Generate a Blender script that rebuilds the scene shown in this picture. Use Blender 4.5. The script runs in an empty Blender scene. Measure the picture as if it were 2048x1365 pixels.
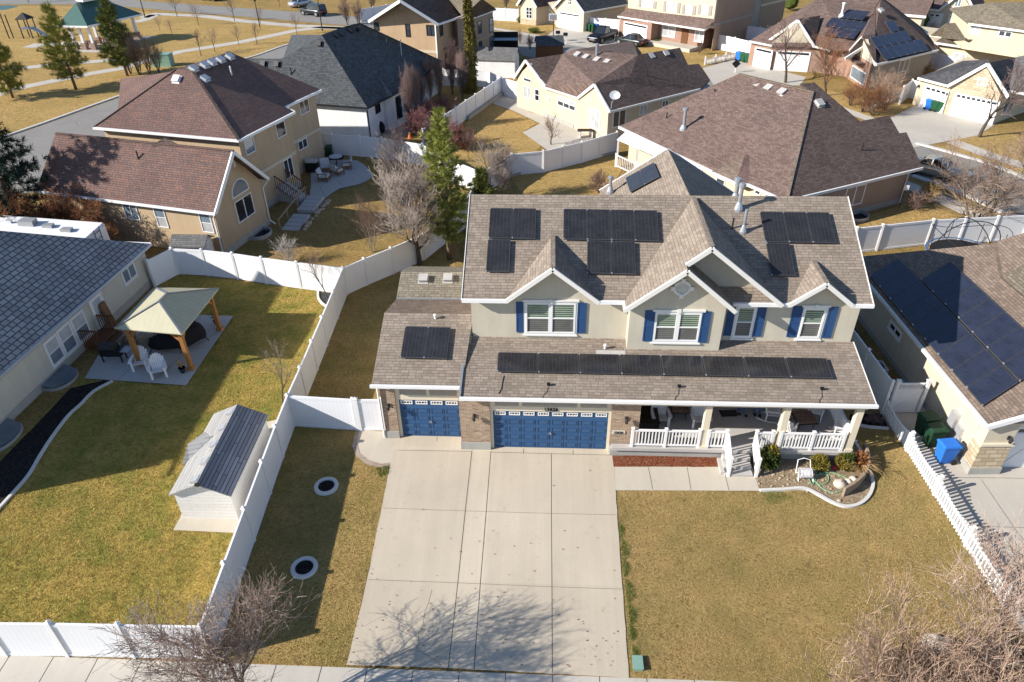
import bpy, bmesh, math, random
from mathutils import Vector, Matrix
V = Vector
PI = math.pi
S = bpy.context.scene
COL = S.collection
rnd = random.Random(7)

# ---------------------------------------------------------------- camera (calibrated from the photograph)
F, PITCH, YAW, ROLL, CH = 1425.7, 0.6008, -0.0562, -0.0167, 21.587
CAM = V((0, 0, CH))
_fw = V((math.sin(YAW)*math.cos(PITCH), math.cos(YAW)*math.cos(PITCH), -math.sin(PITCH)))
_r0 = V((math.cos(YAW), -math.sin(YAW), 0)); _u0 = _r0.cross(_fw)
_r = _r0*math.cos(ROLL)+_u0*math.sin(ROLL); _u = _u0*math.cos(ROLL)-_r0*math.sin(ROLL)
cd = bpy.data.cameras.new('camera'); cam = bpy.data.objects.new('camera', cd); COL.objects.link(cam)
cam.matrix_world = Matrix(((_r.x, _u.x, -_fw.x, 0), (_r.y, _u.y, -_fw.y, 0), (_r.z, _u.z, -_fw.z, CH), (0, 0, 0, 1)))
cd.sensor_width = 36; cd.lens = F/2048*36; cd.clip_start = 0.1; cd.clip_end = 3000
S.camera = cam

def ray(u, v): return _fw*F+_r*(u-1024)-_u*(v-682.5)
def E(u, v, z):                      # survey: sight line to a height
    d = ray(u, v); return CAM+d*((z-CH)/d.z)
def gz(x, y):                        # the front yards fall gently towards the street
    return -0.05*min(15.1, max(0.0, 23.1-y))
def G(u, v, dz=0.0):                 # survey: sight line to the ground
    z = 0
    for _ in range(12):
        p = E(u, v, z); z = gz(p.x, p.y)
    return V((p.x, p.y, z+dz))
def PL(u, v, p, n):
    d = ray(u, v); n = V(n); return CAM+d*((V(p)-CAM).dot(n)/d.dot(n))
def slope_plane(A, B, s):            # plane through eave line A-B rising at slope s away from the camera side
    d = (B-A); d.z = 0; d.normalize(); n = V((d.y, -d.x, 0))
    if n.dot(A-CAM) < 0: n = -n
    return (A, V((-s*n.x, -s*n.y, 1)))
def onp(u, v, pl): return PL(u, v, pl[0], pl[1])
def gp(p, dz=0): return V((p[0], p[1], gz(p[0], p[1])+dz))

# ---------------------------------------------------------------- scene helpers
OFF = {}
def _props(o, label, cat, group=None, kind=None):
    if label: o['label'] = label
    if cat: o['category'] = cat
    if group: o['group'] = group
    if kind: o['kind'] = kind
def thing(name, label, cat, loc=(0, 0, 0), rz=0, group=None):
    o = bpy.data.objects.new(name, None); COL.objects.link(o); o.empty_display_size = .2
    o.location = loc; o.rotation_euler = (0, 0, rz); _props(o, label, cat, group)
    OFF[o.name] = V(loc); return o

class MB:
    def __init__(s): s.v = []; s.f = []; s.m = []; s.mi = 0
    def poly(s, pts):
        n = len(s.v); s.v += [V(p) for p in pts]; s.f.append(tuple(range(n, n+len(pts)))); s.m.append(s.mi)
    def add(s, vs, fs):
        n = len(s.v); s.v += [V(p) for p in vs]
        for f in fs: s.f.append(tuple(i+n for i in f)); s.m.append(s.mi)
    def hexa(s, p):                  # 4 bottom + 4 top
        s.add(p, [(3, 2, 1, 0), (4, 5, 6, 7), (0, 1, 5, 4), (1, 2, 6, 5), (2, 3, 7, 6), (3, 0, 4, 7)])
    def box(s, x0, y0, z0, x1, y1, z1):
        s.hexa([(x0, y0, z0), (x1, y0, z0), (x1, y1, z0), (x0, y1, z0), (x0, y0, z1), (x1, y0, z1), (x1, y1, z1), (x0, y1, z1)])
    def obox(s, c, ax, ay, az):      # centre and three half axes
        c, ax, ay, az = V(c), V(ax), V(ay), V(az)
        s.hexa([c-ax-ay-az, c+ax-ay-az, c+ax+ay-az, c-ax+ay-az, c-ax-ay+az, c+ax-ay+az, c+ax+ay+az, c-ax+ay+az])
    def beam(s, A, B, w, h, up=(0, 0, 1)):   # box along A-B, width w, height h, centred
        A, B = V(A), V(B); d = (B-A); L = d.length; d.normalize(); up = V(up)
        sd = d.cross(up)
        if sd.length < 1e-4: sd = d.cross(V((0, 1, 0)))
        sd.normalize(); u2 = sd.cross(d)
        s.obox((A+B)/2, d*L/2, sd*w/2, u2*h/2)
    def prism(s, pts, z0, z1):       # plan polygon extruded
        n = len(pts); a = 0
        for i in range(n): a += pts[i][0]*pts[(i+1) % n][1]-pts[(i+1) % n][0]*pts[i][1]
        if a < 0: pts = pts[::-1]
        vs = [(p[0], p[1], z0) for p in pts]+[(p[0], p[1], z1) for p in pts]
        fs = [tuple(range(n-1, -1, -1)), tuple(range(n, 2*n))]+[(i, (i+1) % n, n+(i+1) % n, n+i) for i in range(n)]
        s.add(vs, fs)
    def slab(s, pts, t):             # any planar polygon, thickened downwards
        n = len(pts); pts = [V(p) for p in pts]
        vs = pts+[p-V((0, 0, t)) for p in pts]
        fs = [tuple(range(n)), tuple(range(2*n-1, n-1, -1))]+[((i+1) % n, i, n+i, n+(i+1) % n) for i in range(n)]
        s.add(vs, fs)
    def plate(s, pts, off):          # polygon thickened along a vector
        n = len(pts); pts = [V(p) for p in pts]; off = V(off)
        vs = pts+[p+off for p in pts]
        fs = [tuple(range(n)), tuple(range(2*n-1, n-1, -1))]+[((i+1) % n, i, n+i, n+(i+1) % n) for i in range(n)]
        s.add(vs, fs)
    def tube(s, pts, rs, n=6, cap=True):
        pts = [V(p) for p in pts]
        if not hasattr(rs, '__len__'): rs = [rs]*len(pts)
        b = len(s.v); k = len(pts); ref = None
        for i, p in enumerate(pts):
            d = (pts[min(i+1, k-1)]-pts[max(i-1, 0)])
            if d.length < 1e-9: d = V((0, 0, 1))
            d.normalize()
            if ref is None:
                ref = V((1, 0, 0)) if abs(d.x) < .8 else V((0, 1, 0))
            a = d.cross(ref); 
            if a.length < 1e-6: a = d.cross(V((0.3, .7, .2)))
            a.normalize(); c = d.cross(a); ref = c.cross(d) if False else ref
            for j in range(n):
                t = 2*PI*j/n; s.v.append(p+(a*math.cos(t)+c*math.sin(t))*rs[i])
        for i in range(k-1):
            for j in range(n):
                s.f.append((b+i*n+j, b+i*n+(j+1) % n, b+(i+1)*n+(j+1) % n, b+(i+1)*n+j)); s.m.append(s.mi)
        if cap and n > 3:
            s.f.append(tuple(b+j for j in range(n-1, -1, -1))); s.m.append(s.mi)
            s.f.append(tuple(b+(k-1)*n+j for j in range(n))); s.m.append(s.mi)
    def lathe(s, c, prof, n=14):     # prof: (r, z)
        c = V(c); s.tube([c+V((0, 0, z)) for r, z in prof], [r for r, z in prof], n)
    def ball(s, c, rx, ry=None, rz=None, n=10, k=7, jit=0, rn=rnd):
        ry = ry or rx; rz = rz or rx; b = len(s.v); c = V(c)
        for i in range(k+1):
            a = PI*i/k
            for j in range(n):
                t = 2*PI*j/n; q = 1+rn.uniform(-jit, jit)
                s.v.append(c+V((rx*math.sin(a)*math.cos(t)*q, ry*math.sin(a)*math.sin(t)*q, -rz*math.cos(a)*q)))
        for i in range(k):
            for j in range(n):
                s.f.append((b+i*n+j, b+i*n+(j+1) % n, b+(i+1)*n+(j+1) % n, b+(i+1)*n+j)); s.m.append(s.mi)
    def build(s, name, mat, parent=None, smooth=False, off=None):
        if off is None: off = OFF.get(parent.name, V((0, 0, 0))) if parent else V((0, 0, 0))
        me = bpy.data.meshes.new(name)
        me.from_pydata([v-off for v in s.v], [], s.f)
        mats = mat if isinstance(mat, (list, tuple)) else [mat]
        for m in mats: me.materials.append(m)
        if len(mats) > 1: me.polygons.foreach_set('material_index', s.m)
        # metric UVs: along the contour / along the fall line of every face
        uv = me.uv_layers.new(name='UVMap'); me.update()
        data = [0.0]*(2*len(me.loops)); vv = s.v; li = me.loops
        if len(me.polygons) < 30000:
            for p in me.polygons:
                n = p.normal
                if abs(n.z) > .999 or n.length < .5: ux, uy = V((1, 0, 0)), V((0, 1, 0))
                else:
                    ux = V((-n.y, n.x, 0)).normalized(); uy = n.cross(ux)
                for k in p.loop_indices:
                    w = vv[li[k].vertex_index]; data[2*k] = w.dot(ux); data[2*k+1] = w.dot(uy)
            uv.data.foreach_set('uv', data)
        if smooth: me.polygons.foreach_set('use_smooth', [True]*len(me.polygons))
        o = bpy.data.objects.new(name, me); COL.objects.link(o)
        if parent: o.parent = parent
        OFF[o.name] = off
        return o
def solo(name, mb, mat, label, cat, loc=(0, 0, 0), group=None, kind=None, smooth=False):
    o = mb.build(name, mat, None, smooth, V(loc)); o.location = loc; _props(o, label, cat, group, kind); return o
def structure(name, mb, mat):
    o = mb.build(name, mat); o['kind'] = 'structure'; return o
def copytree(o, loc=None, rz=None, label=None, sc=None, parent=None):
    c = o.copy(); COL.objects.link(c)
    if parent: c.parent = parent
    if loc is not None: c.location = loc
    if rz is not None: c.rotation_euler = (0, 0, rz)
    if sc is not None: c.scale = (sc, sc, sc) if not hasattr(sc, '__len__') else sc
    if label: c['label'] = label
    for ch in list(o.children): copytree(ch, parent=c)
    return c
def inset(pts, d):
    n = len(pts); a = 0; out = []
    for i in range(n): a += pts[i][0]*pts[(i+1) % n][1]-pts[(i+1) % n][0]*pts[i][1]
    sg = 1 if a > 0 else -1
    for i in range(n):
        p0, p1, p2 = [V((q[0], q[1])) for q in (pts[i-1], pts[i], pts[(i+1) % n])]
        d1 = (p1-p0).normalized(); d2 = (p2-p1).normalized()
        n1 = V((-d1.y, d1.x))*sg; n2 = V((-d2.y, d2.x))*sg
        den = 1+n1.dot(n2)
        out.append(p1+(n1+n2)*(d/max(den, .25)))
    return out

# ---------------------------------------------------------------- materials
M = {}
class NT:
    def __init__(s, name):
        s.mat = bpy.data.materials.new(name); s.mat.use_nodes = True; s.t = s.mat.node_tree; s.n = s.t.nodes; s.l = s.t.links
        s.b = s.n['Principled BSDF']; M[name] = s.mat
    def node(s, ty, **kw):
        nd = s.n.new(ty)
        for k, v in kw.items():
            if k.startswith('_'): setattr(nd, k[1:], v)
            else:
                i = nd.inputs[int(k[1:])] if k[0] == 'i' and k[1:].isdigit() else nd.inputs[k.replace('__', ' ')]
                if isinstance(v, bpy.types.NodeSocket): s.l.new(v, i)
                else: i.default_value = v
        return nd
    def noise(s, vec, scale, detail=3, rough=.6): return s.node('ShaderNodeTexNoise', Vector=vec, Scale=scale, Detail=detail, Roughness=rough).outputs['Fac']
    def ramp(s, fac, stops):
        r = s.node('ShaderNodeValToRGB', Fac=fac); e = r.color_ramp.elements
        e[0].position, e[0].color = stops[0][0], (*stops[0][1], 1); e[1].position, e[1].color = stops[1][0], (*stops[1][1], 1)
        for p, c in stops[2:]: x = e.new(p); x.color = (*c, 1)
        return r.outputs['Color']
    def mix(s, fac, a, b, mode='MIX'):
        m = s.node('ShaderNodeMix', _data_type='RGBA', _blend_type=mode)
        for i, v in ((0, fac), (6, a), (7, b)):
            if isinstance(v, bpy.types.NodeSocket): s.l.new(v, m.inputs[i])
            elif i and len(v) == 3: m.inputs[i].default_value = (*v, 1)
            else: m.inputs[i].default_value = v
        return m.outputs[2]
    def mul(s, col, fac, lo, hi):    # brighten/darken by a 0..1 factor
        r = s.node('ShaderNodeMapRange', Value=fac); r.inputs[3].default_value = lo; r.inputs[4].default_value = hi
        c = s.node('ShaderNodeCombineColor'); [s.l.new(r.outputs[0], c.inputs[i]) for i in range(3)]
        return s.mix(1.0, col, c.outputs[0], 'MULTIPLY')
    def uv(s): return s.node('ShaderNodeTexCoord').outputs['UV']
    def pos(s): return s.node('ShaderNodeNewGeometry').outputs['Position']
    def scale(s, vec, sc): return s.node('ShaderNodeMapping', Vector=vec, Scale=sc).outputs[0]
    def bump(s, h, strength, dist=.02):
        b = s.node('ShaderNodeBump', Height=h, Strength=strength, Distance=dist); s.l.new(b.outputs[0], s.b.inputs['Normal'])
    def out(s, col, rough=.8, metal=0, spec=None):
        if isinstance(col, bpy.types.NodeSocket): s.l.new(col, s.b.inputs['Base Color'])
        else: s.b.inputs['Base Color'].default_value = (*col, 1)
        s.b.inputs['Roughness'].default_value = rough; s.b.inputs['Metallic'].default_value = metal
        if spec is not None: s.b.inputs['Specular IOR Level'].default_value = spec
        return s.mat
def plain(name, col, rough=.6, metal=0, var=.12, sc=3.0, spec=.3, bump=0):
    t = NT(name); p = t.pos(); f = t.noise(p, sc, 4); c = t.mul((*col, 1), f, 1-var, 1+var)
    if bump: t.bump(t.noise(p, sc*8), bump, .01)
    return t.out(c, rough, metal, spec)
def stucco(name, col):
    t = NT(name); p = t.pos()
    c = t.mul((*col, 1), t.noise(p, .6, 5), .86, 1.14); c = t.mul(c, t.noise(p, 14, 3), .93, 1.07)
    st = t.noise(t.scale(p, (2.2, 2.2, .25)), 1.5, 4); c = t.mul(c, st, .84, 1.13)
    t.bump(t.noise(p, 45, 2), .25, .01); return t.out(c, .9, 0, .15)
def shingle(name, c1, c2, w=.32, h=.145, mortar=.009, var=.25):
    t = NT(name); u = t.uv()
    br = t.node('ShaderNodeTexBrick', Vector=u, Scale=1.0, Color1=(*c1, 1), Color2=(*c2, 1), Mortar=(*[x*.35 for x in c2], 1))
    for k, v in (('Mortar Size', mortar), ('Brick Width', w), ('Row Height', h), ('Mortar Smooth', .3), ('Bias', 0.0)): br.inputs[k].default_value = v
    br.offset = .37; br.squash_frequency = 3; br.squash = .8
    c = t.mul(br.outputs['Color'], t.noise(u, .5, 5), 1-var, 1+var)
    c = t.mul(c, t.noise(t.scale(u, (1.0, 7.0, 1)), 1.1, 3), .82, 1.16)
    c = t.mul(c, t.noise(u, 60, 2), .8, 1.2)
    inv = t.node('ShaderNodeMath', _operation='SUBTRACT', i0=1.0, i1=br.outputs['Fac'])
    t.bump(inv.outputs[0], .5, .02); return t.out(c, .93, 0, .1)
def brick(name, cols, w=.21, h=.072, mort=(.42, .37, .31), ms=.008):
    t = NT(name); u = t.uv()
    br = t.node('ShaderNodeTexBrick', Vector=u, Scale=1.0, Color1=(0, 0, 0, 1), Color2=(1, 1, 1, 1), Mortar=(.5, .5, .5, 1))
    for k, v in (('Mortar Size', ms), ('Brick Width', w), ('Row Height', h), ('Mortar Smooth', .1)): br.inputs[k].default_value = v
    c = t.ramp(br.outputs['Color'], [(0, cols[0]), (1, cols[-1])]+[(i/(len(cols)-1), cc) for i, cc in enumerate(cols[1:-1], 1)])
    c = t.mix(br.outputs['Fac'], c, mort); c = t.mul(c, t.noise(u, 12, 3), .8, 1.2)
    inv = t.node('ShaderNodeMath', _operation='SUBTRACT', i0=1.0, i1=br.outputs['Fac'])
    t.bump(inv.outputs[0], .6, .012); return t.out(c, .9, 0, .15)
def concrete(name, col, speck=.1):
    t = NT(name); p = t.pos()
    c = t.mul((*col, 1), t.noise(p, .35, 6, .65), .82, 1.16)
    c = t.mul(c, t.noise(t.scale(p, (3, .35, 1)), 1.2, 4), .92, 1.08)
    st = t.ramp(t.noise(p, 2.3, 6, .75), [(.60, (1, 1, 1)), (.78, (.80, .78, .75))]); c = t.mix(1.0, c, st, 'MULTIPLY')
    c = t.mul(c, t.noise(p, 40, 3), 1-speck, 1+speck)
    t.bump(t.noise(p, 60, 3), .2, .006); return t.out(c, .88, 0, .2)
def grass(name, dry, green, dark, gsc=.5, gmid=.52, fine=1.0, bump=1.0):
    t = NT(name); p = t.pos()
    big = t.noise(p, gsc, 6, .68); c = t.mix(t.ramp(big, [(gmid-.13, (0, 0, 0)), (gmid+.15, (1, 1, 1))]), dry, green)
    c = t.mul(c, t.noise(t.scale(p, (.9, 2.2, 1)), .25, 3), .72, 1.26)
    f1 = t.noise(t.scale(p, (1, 1.35, 1)), 5.5*fine, 4, .78); f2 = t.noise(t.scale(p, (1.6, 1, 1)), 16*fine, 3, .8); f3 = t.noise(p, 1.7, 4, .7)
    c = t.mix(t.ramp(f1, [(.36, (1, 1, 1)), (.53, (0, 0, 0))]), c, dark)
    c = t.mul(c, f2, .10, 1.88); c = t.mul(c, f3, .72, 1.28)
    a = t.node('ShaderNodeMath', _operation='ADD', i0=f1, i1=f2)
    t.bump(a.outputs[0], bump, .16); return t.out(c, .95, 0, .08)
def litter(name, cols, sc=18, bump=.8):
    t = NT(name); p = t.pos()
    vo = t.node('ShaderNodeTexVoronoi', Vector=p, Scale=sc)
    h = t.node('ShaderNodeSeparateColor', Color=vo.outputs['Color'])
    n = len(cols); c = t.ramp(h.outputs[0], [(0, cols[0]), (1, cols[-1])]+[(i/(n-1), cc) for i, cc in enumerate(cols[1:-1], 1)])
    c = t.mul(c, t.noise(p, 1.5, 5), .6, 1.4); c = t.mul(c, vo.outputs['Distance'], 1.15, .6)
    t.bump(h.outputs[1], bump, .03); return t.out(c, .95, 0, .1)
def solar(name, c1, c2):
    t = NT(name); u = t.uv()
    br = t.node('ShaderNodeTexBrick', Vector=u, Scale=1.0, Color1=(*c1, 1), Color2=(*c2, 1), Mortar=(.045, .045, .05, 1))
    for k, v in (('Mortar Size', .006), ('Brick Width', .16), ('Row Height', .055), ('Mortar Smooth', .2)): br.inputs[k].default_value = v
    br.offset = 0
    c = t.mul(br.outputs['Color'], t.noise(u, 1.5, 5), .5, 1.9)
    return t.out(c, .16, 0, .6)
def glass(name, col, rough=.06, spec=.7):
    t = NT(name); p = t.pos(); c = t.mul((*col, 1), t.noise(p, 1.2, 4), .5, 1.5); return t.out(c, rough, 0, spec)
def blind(name, c1, c2, row=.09, frac=.5, rough=.25):
    t = NT(name); u = t.uv()
    s = t.node('ShaderNodeSeparateXYZ', Vector=u)
    m = t.node('ShaderNodeMath', _operation='FRACT', i0=t.node('ShaderNodeMath', _operation='DIVIDE', i0=s.outputs[1], i1=row).outputs[0])
    f = t.ramp(m.outputs[0], [(frac-.08, (0, 0, 0)), (frac+.08, (1, 1, 1))])
    c = t.mix(f, c1, c2); c = t.mul(c, t.noise(u, 1.4, 3), .6, 1.4); return t.out(c, rough, 0, .5)
def vinyl(name, col, groove=.18):
    t = NT(name); u = t.uv(); s = t.node('ShaderNodeSeparateXYZ', Vector=u)
    m = t.node('ShaderNodeMath', _operation='FRACT', i0=t.node('ShaderNodeMath', _operation='DIVIDE', i0=s.outputs[0], i1=groove).outputs[0])
    f = t.ramp(m.outputs[0], [(0.0, (.70, .71, .74)), (.07, (1, 1, 1))])
    c = t.mix(1.0, (*col, 1), f, 'MULTIPLY'); c = t.mul(c, t.noise(t.pos(), 1.0, 4), .93, 1.05); return t.out(c, .45, 0, .35)
def wood(name, c1, c2):
    t = NT(name); p = t.pos(); f = t.noise(t.scale(p, (6, 6, 1.2)), 3, 5, .7); c = t.mix(f, c1, c2); t.bump(f, .3, .01); return t.out(c, .75, 0, .2)
def ribs(name, col, w=.3, rough=.4, dark=.45):
    t = NT(name); u = t.uv(); s = t.node('ShaderNodeSeparateXYZ', Vector=u)
    m = t.node('ShaderNodeMath', _operation='FRACT', i0=t.node('ShaderNodeMath', _operation='DIVIDE', i0=s.outputs[0], i1=w).outputs[0])
    f = t.ramp(m.outputs[0], [(0.0, (dark,)*3), (.12, (1, 1, 1))]); c = t.mix(1.0, (*col, 1), f, 'MULTIPLY')
    c = t.mul(c, t.noise(t.pos(), 1.5, 4), .85, 1.15); t.bump(f, .4, .03); return t.out(c, rough, 0, .4)

stucco('st_main', (.54, .49, .39)); stucco('st_main_trim', (.55, .52, .45)); stucco('st_tan', (.47, .35, .225)); stucco('st_h5', (.55, .455, .33)); stucco('st_white', (.78, .77, .76))
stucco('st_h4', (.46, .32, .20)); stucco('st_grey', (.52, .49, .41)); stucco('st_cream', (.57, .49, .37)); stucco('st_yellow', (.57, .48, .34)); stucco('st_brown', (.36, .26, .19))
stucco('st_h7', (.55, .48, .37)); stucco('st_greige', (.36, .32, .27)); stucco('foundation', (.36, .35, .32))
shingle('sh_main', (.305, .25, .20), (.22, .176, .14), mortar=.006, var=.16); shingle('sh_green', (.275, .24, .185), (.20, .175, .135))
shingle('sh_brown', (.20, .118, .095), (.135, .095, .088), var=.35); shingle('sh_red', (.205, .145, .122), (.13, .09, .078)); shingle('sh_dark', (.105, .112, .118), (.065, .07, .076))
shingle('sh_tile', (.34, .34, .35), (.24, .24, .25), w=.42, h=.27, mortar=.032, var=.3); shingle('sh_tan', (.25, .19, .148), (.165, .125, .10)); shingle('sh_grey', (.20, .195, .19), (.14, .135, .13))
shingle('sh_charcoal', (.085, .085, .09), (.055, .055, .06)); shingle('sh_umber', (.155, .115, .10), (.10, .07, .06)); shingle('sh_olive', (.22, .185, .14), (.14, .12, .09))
shingle('sh_shed_shade', (.33, .33, .345), (.21, .21, .225), w=3.0, h=.15, mortar=.018); shingle('sh_shed', (.38, .37, .35), (.32, .31, .30), w=3.0, h=.19, mortar=.008, var=.1)
brick('brick_main', [(.20, .12, .075), (.36, .245, .155), (.30, .18, .11), (.45, .33, .22)]); brick('brick_red', [(.26, .12, .085), (.36, .19, .13), (.30, .15, .10)])
brick('stone', [(.46, .36, .23), (.58, .48, .34), (.40, .30, .20)], w=.5, h=.22, mort=(.3, .25, .18), ms=.02); brick('paver', [(.30, .22, .17), (.38, .30, .24)], w=.3, h=.15)
brick('tile_table', [(.20, .12, .09), (.26, .17, .12)], w=.25, h=.25, mort=(.08, .06, .05)); brick('siding', [(.66, .64, .60), (.70, .68, .64)], w=9, h=.17, mort=(.5, .48, .46), ms=.007)
concrete('concrete', (.50, .445, .36)); concrete('concrete_old', (.46, .42, .36)); concrete('patio', (.44, .415, .39)); concrete('walk', (.48, .44, .38)); concrete('curb', (.58, .56, .53)); concrete('asphalt', (.245, .23, .21))
def drive_slabs():
    t = NT('drive'); p = t.pos(); s = t.node('ShaderNodeSeparateXYZ', Vector=p)
    def bands(sock, lo, hi, cuts, vals):
        r = t.node('ShaderNodeMapRange', Value=sock); r.inputs[1].default_value = lo; r.inputs[2].default_value = hi
        q = t.node('ShaderNodeValToRGB', Fac=r.outputs[0]); q.color_ramp.interpolation = 'CONSTANT'; e = q.color_ramp.elements
        while len(e) < len(vals): e.new(.5)
        for el, c, v in zip(e, [0]+[(x-lo)/(hi-lo) for x in cuts], vals): el.position = c; el.color = (v, v, v, 1)
        return q.outputs['Color']
    c = t.mix(1.0, (.515, .44, .34, 1), bands(s.outputs[0], -8, 6, (-3.04, -2.2, .385), (.97, 1.05, 1.0, .955)), 'MULTIPLY'); c = t.mix(1.0, c, bands(s.outputs[1], 8, 26, (16.3, 19.6, 22.9), (.97, 1.02, 1.0, 1.06)), 'MULTIPLY')
    c = t.mul(c, t.noise(p, .35, 6, .65), .84, 1.14); c = t.mul(c, t.noise(t.scale(p, (2.2, .10, 1)), 1.0, 4, .7), .86, 1.12)
    st = t.ramp(t.noise(p, 1.9, 6, .75), [(.60, (1, 1, 1)), (.74, (.80, .77, .73))]); c = t.mix(1.0, c, st, 'MULTIPLY')
    c = t.mix(1.0, c, t.ramp(t.noise(p, .9, 2, .4), [(.735, (1, 1, 1)), (.77, (.70, .66, .62))]), 'MULTIPLY')
    c = t.mul(c, t.noise(p, 30, 4, .8), .78, 1.22); t.bump(t.noise(p, 60, 3), .3, .006); t.out(c, .88, 0, .2)
drive_slabs()
plain('joint', (.10, .085, .07), .95); plain('crack', (.17, .145, .12), .95)
GRASS = dict(lawn_front=((.50, .35, .145), (.29, .25, .085), (.24, .165, .065)), lawn_left=((.56, .40, .115), (.275, .285, .06), (.235, .18, .045)), lawn_strip=((.52, .36, .14), (.31, .265, .08), (.24, .17, .06)))
grass('lawn_front', *GRASS['lawn_front'], .36, .545, 1.7, .8)
grass('lawn_left', *GRASS['lawn_left'], .8, .52, .8, 1.0)
grass('lawn_strip', *GRASS['lawn_strip'], .6, .56, 1.4, .8)
grass('lawn_back', (.46, .30, .11), (.28, .215, .07), (.22, .15, .055), .3, .60, .7)
grass('lawn_park', (.56, .37, .14), (.38, .28, .095), (.33, .22, .08), .12, .60, .5)
for _k, _g in GRASS.items():
    t = NT('blade_'+_k); p = t.pos(); c = t.mix(t.ramp(t.noise(p, .8, 5, .7), [(.46, (0, 0, 0)), (.68, (1, 1, 1))]), _g[0], _g[1]); t.out(t.mul(c, t.noise(p, 22, 2, .8), .35, 1.75), .9, 0, .1)
litter('mulch_red', [(.10, .03, .015), (.24, .075, .035), (.16, .05, .025), (.32, .16, .10)], 22); litter('mulch_dark', [(.012, .010, .010), (.035, .028, .026), (.02, .017, .018), (.06, .05, .045)], 20)
litter('soil', [(.23, .165, .10), (.33, .25, .165), (.27, .195, .12), (.42, .34, .24)], 14); litter('gravel', [(.03, .03, .03), (.09, .09, .09), (.05, .05, .055)], 26)
vinyl('vinyl', (.80, .80, .81)); plain('white', (.78, .77, .76), .45, 0, .05); plain('trim', (.72, .70, .66), .5, 0, .08); plain('cream_trim', (.68, .60, .46), .5, 0, .06)
plain('blue', (.036, .095, .205), .5, 0, .18, 1.2, .3); plain('blue_shutter', (.026, .072, .18), .5, 0, .18); plain('black', (.012, .012, .014), .5, 0, .2); plain('iron', (.03, .028, .027), .6); plain('black_cloth', (.012, .012, .013), .9, 0, .3)
plain('galv', (.42, .44, .47), .42, .6, .15, 4); plain('grey_metal', (.33, .34, .35), .5, .3); plain('dark_frame', (.02, .021, .025), .4); plain('rail_silver', (.55, .56, .58), .4, .5)
solar('solar', (.013, .012, .013), (.018, .017, .018)); solar('solar_sky_tint', (.010, .015, .034), (.014, .02, .042)); glass('glass', (.045, .055, .065)); glass('glass_dark', (.018, .022, .028)); glass('glass_sky', (.16, .20, .24), .04); blind('glass_blind', (.05, .085, .06), (.30, .36, .28), .105, .45); blind('glass_pale', (.40, .41, .42), (.52, .52, .51), .06, .5, .3); blind('glass_low', (.10, .10, .095), (.16, .155, .14), .105, .5); glass('glass_curtain', (.40, .40, .40), .2, .5)
plain('door_white', (.76, .76, .77), .45, 0, .05); wood('cedar', (.40, .19, .06), (.30, .13, .04)); wood('deck', (.17, .075, .035), (.11, .05, .025)); wood('bark', (.11, .085, .065), (.055, .042, .035)); wood('bark_pale', (.30, .26, .21), (.17, .14, .11)); wood('bark_pine', (.20, .135, .09), (.10, .07, .05)); wood('moss', (.19, .16, .025), (.085, .06, .02)); wood('log', (.34, .26, .19), (.22, .16, .11)); wood('teak', (.25, .13, .06), (.16, .08, .04))
def twigmat(n, a, b):
    t = NT(n); f = t.ramp(t.noise(t.pos(), 5, 4, .8), [(.40, (0, 0, 0)), (.60, (1, 1, 1))]); t.out(t.mix(f, a, b), .85, 0, .15)
twigmat('twig_red', (.25, .145, .11), (.42, .35, .285)); twigmat('twig_grey', (.38, .32, .275), (.26, .20, .17)); twigmat('twig_tan', (.38, .28, .20), (.24, .145, .105)); twigmat('twig_purple', (.20, .13, .115), (.27, .19, .165)); twigmat('twig_crimson', (.25, .10, .10), (.20, .11, .10)); twigmat('twig_orange', (.30, .125, .05), (.19, .095, .055)); twigmat('twig_white', (.50, .46, .41), (.36, .31, .27))
twigmat('pine', (.33, .325, .075), (.17, .20, .045)); twigmat('spruce', (.030, .050, .035), (.018, .030, .022)); twigmat('pine_dark', (.10, .12, .032), (.15, .155, .035)); twigmat('pine_yellow', (.27, .255, .055), (.16, .17, .035)); twigmat('shrub_green', (.08, .105, .02), (.045, .065, .015)); twigmat('shrub_gold', (.23, .18, .035), (.14, .12, .02)); twigmat('straw', (.45, .31, .13), (.32, .20, .09)); twigmat('copper', (.28, .12, .04), (.22, .085, .035))
ribs('roof_green', (.055, .125, .105), .42, .45); ribs('roof_gazebo', (.43, .40, .27), .31, .45, .7); ribs('awning', (.66, .68, .68), .16, .4, .7); ribs('corrugated', (.30, .32, .34), .2, .4, .5)
for n, c in (('bin_green', (.012, .075, .03)), ('bin_darkgreen', (.01, .045, .02)), ('bin_blue', (.02, .15, .55)), ('lime', (.28, .42, .02)), ('red_ball', (.5, .03, .04)), ('hose', (.18, .36, .20)), ('tramp_blue', (.09, .14, .24)), ('pot', (.02, .025, .03)), ('mailgreen', (.20, .33, .27)), ('acgrey', (.20, .22, .22)), ('denim', (.07, .13, .26)), ('shirt_grey', (.18, .19, .22)), ('shirt_red', (.25, .05, .05)), ('skin', (.48, .29, .20)), ('hair', (.05, .03, .02)), ('shoe', (.015, .015, .017)), ('tarp', (.42, .40, .38)), ('cushion', (.52, .52, .53)), ('rug', (.03, .032, .04)), ('rock', (.52, .47, .40)), ('rock_tan', (.38, .30, .21)), ('tyre', (.012, .012, .012)), ('pink', (.6, .25, .3)), ('bluepanel', (.05, .2, .5)), ('wicker', (.03, .022, .018)), ('orange', (.6, .15, .03))):
    plain(n, c, .55, 0, .15)
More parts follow.
